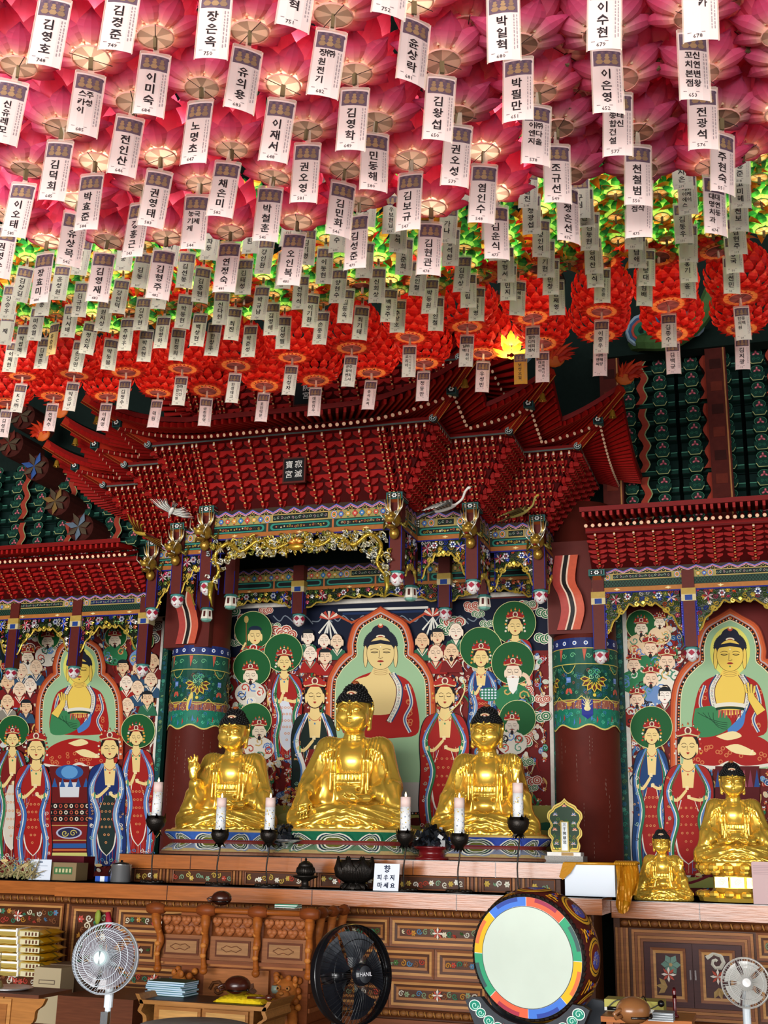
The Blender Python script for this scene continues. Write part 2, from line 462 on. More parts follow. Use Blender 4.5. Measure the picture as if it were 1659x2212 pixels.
REDS = [
 [(35, 892, 'KC(주)', '60', 8), (149, 889, '박은규', '59', 12), (263, 884, '김정수', '51', 2), (385, 877, '종합건설|(주)이건', '30', 10), (500, 871, '한성테크', '25', 6), (623, 855, '김성자', '27', 6), (751, 836, '문화밴드|주식회사', '21', 2), (882, 814, '코리아|와이시티테크', '20', 2), (1006, 793, '일맥|(주)디와이', '26', 2), (1150, 775, '엘디에셋|주식회사', '18', -2), (1298, 763, '이종우', '23', -2), (1446, 750, '김종수', '22', -2), (1607, 735, '한의원|동백', '24', 0)],
 [(5, 945, '김성희', '', 10), (105, 932, '전재수', '', 8), (222, 932, '이재명', '', 6), (331, 925, '덕림', '', 0), (441, 921, '금천중령', '', 18), (563, 911, '호암덕문', '', 4), (678, 900, '대련진우', '', 4), (795, 886, '송곡도서', '', -2), (912, 867, '정동만', '', -2), (1041, 847, '우성빈', '', 8), (1172, 827, '대리아|엔텍케이스', '9', 0), (1296, 812, '이엔씨|㈜해양', '10', 0), (1456, 808, '김백규', '11', 0), (1605, 798, '김지광', '13', 0)],
]
# lettering is prepared while the scene is still empty
_t = set()
for _row in PINK + GREEN + REDS:
 for _c in _row:
  _t.update(_c[2].replace('(주)', '㈜').replace('|', ''))
  if _c[3]: _t.add(_c[3])
for _s in sorted(_t | set('보성오일寂滅寶宮院향피우지마세요')):
 text_mesh(_s)
# ================================================================ THE HALL
YP = 11.8            # plane of the three murals
def build_hall():
 m = MB('6b4a30'); m.box(-12, 6, -4.5, 12.6, -0.12, 0.0); f = struct(m.build('floor', 'wood'))
 for i in range(18):
  b = MB('74502f' if i % 2 else '6a4729'); b.box(-12 + i + .01, -11 + i - .01, 2.0, 9.6, 0.0, 0.012); b.build('plank', 'wood', f)
 m = MB('16231f'); m.box(-12, 6, 12.3, 12.6, 0, 9); struct(m.build('wall_back', 'dull'))
 m = MB('4a2a1e'); m.box(-12.3, -12, -4.5, 12.6, 0, 9); struct(m.build('wall_left', 'dull'))
 m = MB('4a2a1e'); m.box(6, 6.3, 6.5, 12.6, 0, 9); m.box(6, 6.3, -4.5, 6.5, 3.6, 9); struct(m.build('wall_right', 'dull'))
 m = MB('1c2622'); m.box(-12, 6, -4.5, 12.6, 8.8, 9.0)
 c = struct(m.build('ceiling', 'dull'))
 for i in range(12):
  b = MB('1f3a30'); b.box(-11.5 + i * 1.5, -11.3 + i * 1.5, -4.5, 12.3, 8.5, 8.8, '20362e'); b.build('rafter', 'dull', c)
 # beam carrying the lantern grid
 m = MB('2a2320')
 for k in range(8):
  m.box(-11, 5, 2.0 + k * 0.75, 2.04 + k * 0.75, 5.62, 5.66)
 for k in range(12):
  m.box(-10 + k * 1.25, -9.97 + k * 1.25, 1.5, 8, 5.66, 5.69)
 tag(m.build('lantern_rack', 'dull'), 'dark wire rack high above the lotus lanterns', 'rack')

def painted_sleeve(m, cx, cy, r, zt, zb, banner):
 """painted cloth-like decoration round the upper part of a pillar"""
 def fm(u, v, h):     # u: angle in radians measured from the side facing the camera, v: height
  a = -PI / 2 + u
  return (cx + (r + h) * math.cos(a), cy + (r + h) * math.sin(a), v)
 H = zt - zb
 n = 36
 U = PI
 def band(v0, v1, col, h):
  for i in range(n):
   a, b = -U + 2 * U * i / n, -U + 2 * U * (i + 1) / n
   m.add([fm(a, v0, h), fm(b, v0, h), fm(b, v1, h), fm(a, v1, h)], [(0, 1, 2, 3)], col)
 def arcpt(pts, w_, col, h):
  Pt(m, lambda u, v, hh: fm(u / r, v, hh)).line(pts, w_, col, h=h)
 band(zt - .12 * H, zt, '23306a', .004)
 band(zt - .30 * H, zt - .12 * H, '1f5a4a', .004)
 band(zt - .70 * H, zt - .30 * H, '174a3c', .004)
 band(zb + .17 * H, zt - .70 * H, '9a5a48', .004)
 # wavy hem of green leaves
 for i in range(72):
  a, b = -U + 2 * U * i / 72, -U + 2 * U * (i + 1) / 72
  za, zbv = [zb + .022 * math.sin(x * 7) for x in (a, b)]
  m.add([fm(a, za, .005), fm(b, zbv, .005), fm(b, zb + .2 * H, .005), fm(a, zb + .2 * H, .005)], [(0, 1, 2, 3)], '1f7a62')
  m.add([fm(a, za - .008, .007), fm(b, zbv - .008, .007), fm(b, zbv + .006, .007), fm(a, za + .006, .007)], [(0, 1, 2, 3)], 'd9c870')
  if i % 2:
   za += .03
   m.add([fm(a, za, .008), fm(a + .06, za + .03, .008), fm(a + .02, za + .07, .008)], [(0, 1, 2)], ('2f9a7a', '4a7fc0', 'b43a3a')[i // 2 % 3])
 pt = Pt(m, lambda u, v, h: fm(u / r, v, h))
 for i in range(18):
  u = -U * r + 2 * U * r * (i + .5) / 18
  pt.ell(u, zt - .06 * H, .02, .02, 'e8ecf4', 10, h=.007)
  pt.ell(u, zt - .06 * H, .011, .011, '3a5fb0', 8, h=.008)
 for b_, c_ in ((.12, 'c9b45a'), (.30, 'd0c060'), (.70, 'c9b45a')):
  band(zt - b_ * H - .004, zt - b_ * H + .004, c_, .008)
 rc = random.Random(12)
 for k in range(260):
  u, v = rc.uniform(-U * r, U * r), rc.uniform(zt - .66 * H, zt - .32 * H)
  arcpt(spiral(u, v, rc.uniform(.014, .024), 1.2, rc.uniform(0, 6), rc.choice((1, -1)), 8), .004, rc.choice(['3f8f6a', '2f7a5c', '6fc08a', '3f6fb0', '1f5f78', 'a85a48']), .0083)
 for k in range(150):
  u, v = rc.uniform(-U * r, U * r), rc.uniform(zb + .19 * H, zt - .72 * H)
  pt.ell(u, v, .006, .006, rc.choice(['4a5a9a', 'd8b090', '6a2a40', 'e0c060']), 6, h=.0082)
 for k in range(120):
  u, v = rc.uniform(-U * r, U * r), rc.uniform(zb + .03, zb + .17 * H)
  arcpt(spiral(u, v, .02, 1.1, rc.uniform(0, 6), rc.choice((1, -1)), 7), .005, rc.choice(['3fae88', '5fc8a0', '4a7fc0', '2a6a50']), .0082)
 per = 2 * U * r / 8
 for i in range(8):
  u = -U * r + per * (i + .5)
  big = i % 2 == 0
  # scroll row
  for s_ in (-1, 1):
   arcpt(spiral(u + s_ * .045, zt - .20 * H, .028, 1.2, 0, s_), .007, '6fc08a', .009)
  pt.poly([(u - .10, zt - .13 * H), (u - .06, zt - .13 * H), (u - .085, zt - .27 * H)], 'c8604a', .009)
  cz = zt - .47 * H
  if big:
   pt.ell(u, cz + .0, .11, .12, '0f3a2e', 18, h=.0085)
   for k in range(7):
    a = PI + PI * k / 6
    x, y = u + .085 * math.cos(a), cz + .085 * math.sin(a)
    tx, ty = u + .13 * math.cos(a), cz + .13 * math.sin(a)
    e = (-math.sin(a) * .026, math.cos(a) * .026)
    pt.poly([(u + .03 * math.cos(a), cz + .03 * math.sin(a)), (x + e[0], y + e[1]), (tx, ty), (x - e[0], y - e[1])], 'e0bf3c', .010)
    pt.poly([(u + .045 * math.cos(a), cz + .045 * math.sin(a)), (x + e[0] * .6, y + e[1] * .6), (u + .115 * math.cos(a), cz + .115 * math.sin(a)), (x - e[0] * .6, y - e[1] * .6)], '5a2a20', .011)
   for s_ in (-1, 1):
    arcpt(spiral(u + s_ * .028, cz + .065, .03, 1.3, 0, s_), .008, '4fae80', .012)
    arcpt(spiral(u + s_ * .028, cz + .02, .024, 1.3, 0, s_), .007, '8fd0a0', .012)
   pt.ell(u, cz - .15, .016, .016, 'e0c84a', 10, h=.011)
  else:
   pt.rect(u - .022, cz - .03, u + .022, cz + .02, '3f6fc0', .010)
   for q in range(4):
    pt.rect(u - .022, cz - .027 + q * .012, u + .022, cz - .023 + q * .012, 'b8cdf0', .011)
   arcpt(bez((u - .07, zt - .31 * H), (u, cz - .02), (u + .07, zt - .31 * H)), .006, 'd8c860', .010)
   for s_ in (-1, 1):
    pt.ell(u + s_ * .018, cz - .11, .014, .03, 'd05a48', 8, h=.010, rot=s_ * .4)
  arcpt(bez((u - per / 2, zt - .66 * H), (u, zt - .80 * H), (u + per / 2, zt - .66 * H)), .008, 'd8c860', .010)
  # folds of the brown drape
  for k in range(7):
   x = u - per / 2 + per * (k + .5) / 7
   arcpt(bez((x, zt - .71 * H), (x + .01 * (3 - k), zt - .8 * H), (x, zb + .2 * H)), .006, ('c08a70', '6a3048', '4a5a9a')[k % 3], .009)
  if not big:
   pt.ell(u, zb + .25 * H, .03, .018, 'c8963a', 10, h=.011)
 for u in (0.05,):
  if banner:
   pt.poly([(u - .05, zt - .70 * H), (u + .05, zt - .70 * H), (u + .05, zb + .13 * H), (u, zb + .08 * H), (u - .05, zb + .13 * H)], '1c2a8a', .013)
   for k in range(7):
    a = PI / 2 + (k - 3) * .42
    pt.line([(u, zb + .22 * H), (u + .05 * math.cos(a), zb + .22 * H + .10 * math.sin(a))], [.014, .002], 'e8dca0', h=.014)
   pt.ell(u, zb + .2 * H, .03, .025, 'e8dca0', 9, h=.0145)
  else:
   pt.ell(u, zb + .3 * H, .025, .10, 'e0c860', 12, h=.013, rot=-.2)
   pt.ell(u + .005, zb + .27 * H, .012, .06, '3f5fb0', 10, h=.0135, rot=-.2)

def build_pillars():
 for cx, zt, zb, ban, lab in ((-1.64, 3.56, 2.73, True, 'dark red round pillar right of the central mural, blue banner painted on its collar'),
                                 (-5.72, 3.62, 2.78, False, 'dark red round pillar between the left mural and the central mural')):
  e = empty('pillar', (cx, 11.4, 0), label=lab, cat='pillar')
  m = MB('5a2119')
  m.lathe([(.33, 1.25), (.33, 1.3), (.305, 1.32), (.3, 3.2), (.298, 4.9)], n=40)
  m.build('shaft', 'lacquer', e, True)
  s = MB()
  painted_sleeve(s, 0, 0, .302, zt, zb, ban)
  s.build('painted_collar', 'paint', e)
  # peeled paint streaks
  k = MB('8d6a5c')
  rnd = random.Random(int(cx * 100))
  for _ in range(16):
   a = -PI / 2 + rnd.uniform(-1.0, 1.0)
   z = rnd.uniform(1.5, 2.6)
   for q in range(rnd.randint(2, 7)):
    h = rnd.uniform(.01, .03)
    k.add([(.3035 * math.cos(a), .3035 * math.sin(a), z), (.3035 * math.cos(a + .006), .3035 * math.sin(a + .006), z), (.3035 * math.cos(a + .006), .3035 * math.sin(a + .006), z + h), (.3035 * math.cos(a), .3035 * math.sin(a), z + h)], [(0, 1, 2, 3)], 'a88c7c')
    z += h + .02
  k.build('paint_crack', 'paint', e)
  # folded red and black cloud arm above the collar
  for sx in (-.03,) if cx < -3 else (-.10,):
   p = [(sx, -.36, 4.35), (sx - .03, -.38, 4.1), (sx + .03, -.40, 3.95), (sx + .05, -.38, 3.8), (sx, -.34, 3.63)]
   b = MB()
   pr = cat(p, 5)
   for i in range(len(pr) - 1):
    for o0, o1, c_ in ((-.11, -.035, 'b04038'), (-.035, -.02, 'e8c8b0'), (-.02, .02, '15100e'), (.02, .035, 'e8c8b0'), (.035, .11, 'c8583c')):
     a, d = pr[i], pr[i + 1]
     b.quad((a[0] + o0, a[1], a[2]), (a[0] + o1, a[1], a[2]), (d[0] + o1, d[1], d[2]), (d[0] + o0, d[1], d[2]), c_)
     b.quad((a[0] + o0, a[1] + .08, a[2]), (a[0] + o0, a[1], a[2]), (d[0] + o0, d[1], d[2]), (d[0] + o0, d[1] + .08, d[2]), '7a2420')
     b.quad((a[0] + o1, a[1], a[2]), (a[0] + o1, a[1] + .08, a[2]), (d[0] + o1, d[1] + .08, d[2]), (d[0] + o1, d[1], d[2]), '7a2420')
   b.build('striped_bracket_arm', 'paint', e)
  bk = MB('5e221c'); bk.box(-.30, .22, -.3, .2, 3.6, 4.5); bk.build('beam_end', 'lacquer', e)

def bracket_mesh():
 """one green temple bracket: stepped beams, a flame arm and painted tiles"""
 m = MB()
 G, DG, LG = '153a30', '0c2420', '2f6850'
 m.box(-.30, .30, .12, .22, 0, .72, DG)
 for k, z in enumerate((.04, .22, .40, .58)):
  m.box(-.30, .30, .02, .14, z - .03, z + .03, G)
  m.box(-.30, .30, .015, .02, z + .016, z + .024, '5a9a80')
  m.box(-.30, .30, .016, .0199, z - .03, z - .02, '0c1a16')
  # tile box with scroll, bevelled lower corners
  for s in (-1, 1):
   m.prism([(s * .16 - .075, z + .045), (s * .16 + .075, z + .045), (s * .16 + .075, z - .0), (s * .16 + .05, z - .045), (s * .16 - .05, z - .045), (s * .16 - .075, z)], -.07, .02, 'y', G)
   fm = lambda u, v, h, z=z, s=s: (s * .16 + u, -.071 - h, z + v)
   p = Pt(m, fm, .0006)
   p.line([(-.068, .0), (-.045, -.038), (.045, -.038), (.068, .0)], .007, 'b8b878')
   p.line(spiral(-.022, .006, .018, 1.3), .005, LG)
   p.line(spiral(.022, .006, .018, 1.3, PI, -1), .005, LG)
 # carved red-petal rosettes between tiles
 for z in (.13, .31, .49, .67):
  for s in (-1, 1):
   p = Pt(m, lambda u, v, h, z=z, s=s: (s * .16 + u, -.02 - h, z + v), .0006)
   p.ell(0, 0, .06, .045, '17392f', 12)
   for a in (PI / 2, PI * 7 / 6, PI * 11 / 6):
    p.ell(.022 * math.cos(a), .018 * math.sin(a), .018, .011, 'b0485a', 8, rot=a)
    p.ell(.026 * math.cos(a), .021 * math.sin(a), .008, .005, 'e0a0a0', 6, rot=a)
   p.line([(.06 * math.cos(t), .045 * math.sin(t)) for t in [PI * q / 8 for q in range(17)]], .004, '4f9070')
 # wavy red arm
 for s in (-.0,):
  pts = [(s - .05, .02), (s + .0, .1), (s - .035, .2), (s + .015, .3), (s - .04, .42), (s + .01, .52), (s - .03, .62), (s - .01, .7)]
  pr = cat([(a, 0, b) for a, b in pts], 3)
  for i in range(len(pr) - 1):
   a, d = pr[i], pr[i + 1]
   m.quad((a[0] - .035, -.10, a[2]), (a[0] + .03, -.10, a[2]), (d[0] + .03, -.10, d[2]), (d[0] - .035, -.10, d[2]), 'a03c2c')
   m.quad((a[0] + .03, -.10, a[2]), (a[0] + .042, -.10, a[2]), (d[0] + .042, -.10, d[2]), (d[0] + .03, -.10, d[2]), '8a9a6a')
   m.quad((a[0] - .035, .05, a[2]), (a[0] - .035, -.10, a[2]), (d[0] - .035, -.10, d[2]), (d[0] - .035, .05, d[2]), '4a1a16')
 return m.mesh('temple_bracket', 'dull')

def build_back_brackets():
 """dark painted bracket work of the hall behind and above the side canopies"""
 me = bracket_mesh()
 zr = [4.55, 5.28, 6.01]
 e = empty('bracket_wall', (0, 11.7, 4.5), label='dark green painted temple bracketing on the back wall above right canopy', cat='brackets')
 for k in range(5):
  for z in zr:
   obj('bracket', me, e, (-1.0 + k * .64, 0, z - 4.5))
 for x in (-1.32, at(1553, 900, Y=11.5).x):
  b = MB('54201a'); b.box(x - .10, x + .10, -.26, .1, .0, 2.2); b.box(x + .07, x + .085, -.265, -.2601, 0, 2.2, 'b07848')
  for q in range(9):
   b.box(x - .06, x + .05, -.266, -.2602, .1 + q * .24, .2 + q * .24, ('6a2a1e', '3a1814')[q % 2])
  b.build('post', 'dull', e)
 b = MB('10201b'); b.box(-1.5, 2.4, -.3, -.1, 2.0, 2.2); b.build('beam', 'dull', e)
 e2 = empty('bracket_wall', (0, 11.7, 4.5), label='dark green painted temple bracketing on the back wall above left canopy', cat='brackets')
 for k in range(5):
  for z in zr[:2]:
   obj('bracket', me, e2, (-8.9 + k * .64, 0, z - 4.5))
 rnd = random.Random(5)
 for i, (px, py, c1) in enumerate(((80, 1010, '3a5a9a'), (25, 960, '6a2a20'), (125, 1085, '8a6a3a'), (175, 1140, '6a7a8a'), (50, 900, '5a241c'))):
  p = at(px, py, Y=11.3)
  b = MB('4a1e18')
  b.lathe([(.16, .45), (.16, .0), (.14, -.02)], (p.x, p.y, p.z), 16, axis='y')
  for q in range(7):
   a = 2 * PI * q / 7 + .2
   d = (math.cos(a), math.sin(a))
   b.add([(p.x, p.y - .06, p.z), (p.x + d[0] * .09 - d[1] * .035, p.y - .05, p.z + d[1] * .09 + d[0] * .035), (p.x + d[0] * .17, p.y - .08, p.z + d[1] * .17), (p.x + d[0] * .09 + d[1] * .035, p.y - .05, p.z + d[1] * .09 - d[0] * .035)], [(0, 1, 2, 3)], c1 if q % 2 else '5a4a3a')
  tag(b.build('beam_end_lotus', 'dull'), ('blue petalled lotus carved on a dark beam end, upper left', 'brown lotus beam end at the frame edge below the lowest card', 'tan petalled lotus on a beam end under the blue one', 'grey petalled lotus on a beam end just above left canopy', 'topmost dark red beam end lotus at far left')[i], 'beam end')
 # cloud-scroll dragon body on the ceiling beam, upper right, half hidden by red lanterns
 for k, (px, py) in enumerate(((1390, 720), (1500, 700), (1130, 760))):
  p = at(px, py, Y=11.2)
  b = MB()
  for q, c_ in enumerate(('8aa0b0', '3a5a80', 'b0483a', '2a6a50')):
   b.tube([(x, p.y - q * .01, z) for x, z in [(p.x + a, p.z + c) for a, c in spiral(0, 0, .22 - q * .04, 1.1, .5, 1, 14)]], .034, 5, c_)
  tag(b.build('cloud_scroll', 'dull'), ('blue and red carved cloud scroll low behind the red lanterns at right', 'grey carved cloud scroll nearest the right edge, behind the red lanterns', 'carved cloud scroll behind the flame finial and yellow lantern')[k], 'carving')
 p0 = [at(1365, 765, Y=12.35), at(1380, 740, Y=11.3), at(1450, 735, Y=11.1), at(1510, 690, Y=11.1), at(1545, 620, Y=11.1)]
 b = MB(); b.tube([tuple(p) for p in cat([tuple(p) for p in p0], 5)], .09, 8, '4a6a3a')
 tag(b.build('dragon_body', 'dull'), 'green dragon body arching behind the red lanterns at right', 'carving')
build_hall()
build_pillars()
build_back_brackets()
# ================================================================ MURALS (flat painting on their real plane; pictures are drawn in the photo's pixel grid on that plane)
def mfm(h0):
 return lambda u, v, h: tuple(at(u, v, Y=YP - h0 - h))
class Mural:
 def __init__(s, name, label, rect):
  s.root = empty('mural', (rect[0] * .5 + rect[1] * .5, YP, rect[2]), label=label, cat='painting')
  s.base = Vector((rect[0] * .5 + rect[1] * .5, YP, rect[2]))
  s.h = .0008
  s.rect = rect
  m = MB('6a1f1c'); m.box(rect[0], rect[1], YP, YP + .02, rect[2], rect[3])
  shift(m.build('canvas', 'mural', s.root), s.base)
 def frame(s, sides):
  x0, x1, z0, z1 = s.rect
  m = MB('e9e2d6')
  if 'l' in sides: m.box(x0 - .04, x0, YP - .03, YP + .03, z0 - .04, z1 + .04)
  if 'r' in sides: m.box(x1, x1 + .04, YP - .03, YP + .03, z0 - .04, z1 + .04)
  m.box(x0 - .04, x1 + .04, YP - .03, YP + .03, z1, z1 + .05)
  m.box(x0 - .04, x1 + .04, YP - .03, YP + .03, z0 - .05, z0)
  shift(m.build('inner_frame', 'paint', s.root), s.base)
  m = MB('16463c')
  for sd, a, b in (('l', x0 - .11, x0 - .04), ('r', x1 + .04, x1 + .11)):
   if sd in sides:
    m.box(a, b, YP - .05, YP + .03, z0 - .05, z1 + .05)
    rnd = random.Random(3)
    relief(m, lambda u, v, d, a=a: (a + u, YP - .051 - d * .3, z0 + v), b - a, z1 - z0, ['2f7a68', '4a9a80', '1f5a70', '6a8a5a'], rnd, None, 1.0, .004, .05)
  shift(m.build('outer_frame', 'paint', s.root), s.base)
 def fig(s, name='painted_figure'):
  m = MB()
  p = Pt(m, mfm(0), .000015, s.h)
  def done():
   s.h = p.h + .00005
   return shift(m.build(name, 'mural', s.root), s.base)
  p.done = done
  return p
SK, OUT = 'efd18c', '4a3020'
def visage(p, cx, cy, w_, h_, skin=SK, brow=1, mood=0, bald=False):
 """a painted face: outline, brows, lowered eyes, nose, small red mouth"""
 p.ell(cx, cy, w_ * .53, h_ * .53, OUT, 22)
 p.ell(cx, cy, w_ * .5, h_ * .5, skin, 22)
 for s_ in (-1, 1):
  p.ell(cx + s_ * w_ * .52, cy + h_ * .08, w_ * .07, h_ * .22, skin, 10)
  p.line(bez((cx + s_ * w_ * .08, cy - h_ * .10), (cx + s_ * w_ * .22, cy - h_ * .22), (cx + s_ * w_ * .38, cy - h_ * .10), 5), w_ * .03, OUT)
  p.line(bez((cx + s_ * w_ * .10, cy - h_ * .02), (cx + s_ * w_ * .22, cy + h_ * .04), (cx + s_ * w_ * .36, cy - h_ * .02), 5), w_ * .035, '201818')
 p.line([(cx - w_ * .04, cy - h_ * .05), (cx - w_ * .05, cy + h_ * .14), (cx + w_ * .05, cy + h_ * .14)], w_ * .02, OUT)
 p.ell(cx, cy + h_ * .25, w_ * .10, h_ * .03, 'b03028', 8)
 p.ell(cx, cy + h_ * .29, w_ * .06, h_ * .02, '7a1f1a', 8)
 if mood:
  p.line(bez((cx - w_ * .2, cy + h_ * .25), (cx, cy + h_ * .16), (cx + w_ * .2, cy + h_ * .25), 4), w_ * .06, '2a2020')
  p.ell(cx, cy + h_ * .44, w_ * .14, h_ * .16, '2a2020', 8)
def halo(p, cx, cy, r, col='1c5a2e'):
 p.ell(cx, cy, r, r, 'e3dc9a', 40)
 p.ell(cx, cy, r - 1.2, r - 1.2, col, 40)
def crown(p, cx, cy, w_, rnd, top='9a1f1c'):
 p.poly([(cx - w_ * .62, cy), (cx - w_ * .7, cy - w_ * .25), (cx - w_ * .3, cy - w_ * .55), (cx + w_ * .3, cy - w_ * .55), (cx + w_ * .7, cy - w_ * .25), (cx + w_ * .62, cy)], top)
 for k in range(7):
  a = PI + PI * k / 6
  x, y = cx + w_ * .62 * math.cos(a), cy - w_ * .1 + w_ * .62 * math.sin(a)
  p.poly([(x - 2.2, y + 1.5), (x, y - 4.5), (x + 2.2, y + 1.5)], rnd.choice(['c43a22', 'e07a2a', 'b02020']))
  p.ell(x, y + 1, 1.5, 1.5, rnd.choice(['e8d8b0', '3f7f9a', 'e0a040']), 6)
 p.ell(cx, cy - w_ * .34, w_ * .2, w_ * .22, 'e8dcc0', 10)
 p.ell(cx, cy - w_ * .34, w_ * .13, w_ * .15, '7a2a2a', 10)
 p.line([(cx - w_ * .6, cy - 1), (cx, cy - w_ * .18), (cx + w_ * .6, cy - 1)], w_ * .07, 'd8c890')
def monk(M_, cx, cy, w_, robe, rnd, skin=None, hair=False, mood=0):
 p = M_.fig()
 skin = skin or rnd.choice(['efc9a0', 'f2d3b2', 'e8c096', 'f6e2cc'])
 h_ = w_ * 1.32
 p.poly([(cx - w_ * .95, cy + h_ * 1.25), (cx - w_ * .7, cy + h_ * .62), (cx, cy + h_ * .4), (cx + w_ * .7, cy + h_ * .62), (cx + w_ * .95, cy + h_ * 1.25)], robe)
 p.poly([(cx - w_ * .28, cy + h_ * .42), (cx + w_ * .28, cy + h_ * .42), (cx, cy + h_ * .85)], skin)
 p.line([(cx - w_ * .4, cy + h_ * .5), (cx + .5, cy + h_ * .95), (cx + w_ * .45, cy + h_ * .5)], w_ * .09, rnd.choice(['e8dcc8', '3a2a30', '7a9a80']))
 visage(p, cx, cy, w_, h_, skin, mood=mood)
 if hair:
  p.ell(cx, cy - h_ * .26, w_ * .52, h_ * .28, '1a2026', 18, PI, 2 * PI)
  p.rect(cx - w_ * .52, cy - h_ * .28, cx - w_ * .4, cy + h_ * .05, '1a2026')
 else:
  p.line(bez((cx - w_ * .2, cy - h_ * .3), (cx, cy - h_ * .36), (cx + w_ * .2, cy - h_ * .3), 4), .7, 'c09070')
  p.line(bez((cx - w_ * .16, cy - h_ * .24), (cx, cy - h_ * .29), (cx + w_ * .16, cy - h_ * .24), 4), .7, 'c09070')
 p.done()
def king(M_, cx, cy, w_, rnd, hal=None, skin='f0dcc0'):
 p = M_.fig()
 if hal:
  halo(p, hal[0], hal[1], hal[2])
 h_ = w_ * 1.25
 robe_blob(p, cx, cy + h_ * 1.15, w_ * 1.25, h_ * .8, rnd)
 visage(p, cx, cy, w_, h_, skin, mood=1)
 crown(p, cx, cy - h_ * .36, w_ * .95, rnd)
 p.done()
RB = ['a3211d', '2c4f86', '2f7a4c', 'ece2d0', '9a2a22', '6f8fc0', 'd8d0c0', 'e8c8a0']
def robe_blob(p, cx, cy, rx, ry, rnd):
 p.ell(cx, cy, rx, ry, rnd.choice(RB), 20)
 for k in range(9):
  a = rnd.uniform(0, 6.28)
  x, y = cx + rx * .6 * math.cos(a), cy + ry * .6 * math.sin(a)
  p.line([(q[0], q[1]) for q in spiral(x, y, rx * .32, 1.1, rnd.uniform(0, 6), rnd.choice((1, -1)), 8)], rx * .08, rnd.choice(['e8e0d0', 'c04030', '4a8a70', '5f86c0', 'd0a860', '281c20']))
def clouds(M_, x0, y0, x1, y1, n, seed, cols):
 rnd = random.Random(seed)
 p = M_.fig('painted_cloud')
 for _ in range(n):
  x, y = rnd.uniform(x0, x1), rnd.uniform(y0, y1)
  c = rnd.choice(cols)
  r = rnd.uniform(7, 13)
  for k in range(3):
   xx, yy = x + (k - 1) * r * .9, y + (k % 2) * r * .3
   for f, cc in ((1, 'f0e6d4'), (.86, c), (.6, 'f0e0cc'), (.46, c), (.22, 'f2e8d8')):
    p.ell(xx, yy, r * f, r * f * .9, cc, 12)
 p.done()
def texture_crowd(M_, x0, y0, x1, y1, n, seed):
 """small swirling drapery, flowers and weapons that fill the gaps between figures"""
 rnd = random.Random(seed)
 p = M_.fig('painted_drapery')
 for _ in range(n):
  x, y = rnd.uniform(x0, x1), rnd.uniform(y0, y1)
  r = rnd.uniform(4, 10)
  k = rnd.random()
  if k < .45:
   p.ell(x, y, r, r * .7, rnd.choice(RB), 10, rot=rnd.uniform(0, 3))
   p.line(spiral(x, y, r * .8, 1.2, rnd.uniform(0, 6), rnd.choice((1, -1)), 8), r * .14, rnd.choice(['ece2d0', 'd8b890', '9ac0a8', 'b8c8e8']))
  elif k < .8:
   p.line(bez((x, y), (x + rnd.uniform(-18, 18), y + 10), (x + rnd.uniform(-12, 12), y + 26)), [rnd.uniform(2, 4)] * 5 + [1] * 4, rnd.choice(['ece2d0', 'a3211d', '3f7fae', '2f7a4c', 'd0a860', '1c2a40']))
  else:
   for q in range(6):
    a = q * PI / 3
    p.ell(x + r * .4 * math.cos(a), y + r * .4 * math.sin(a), r * .3, r * .2, rnd.choice(['f2e6e0', 'c84a3a', 'e0a860']), 6, rot=a)
 p.done()
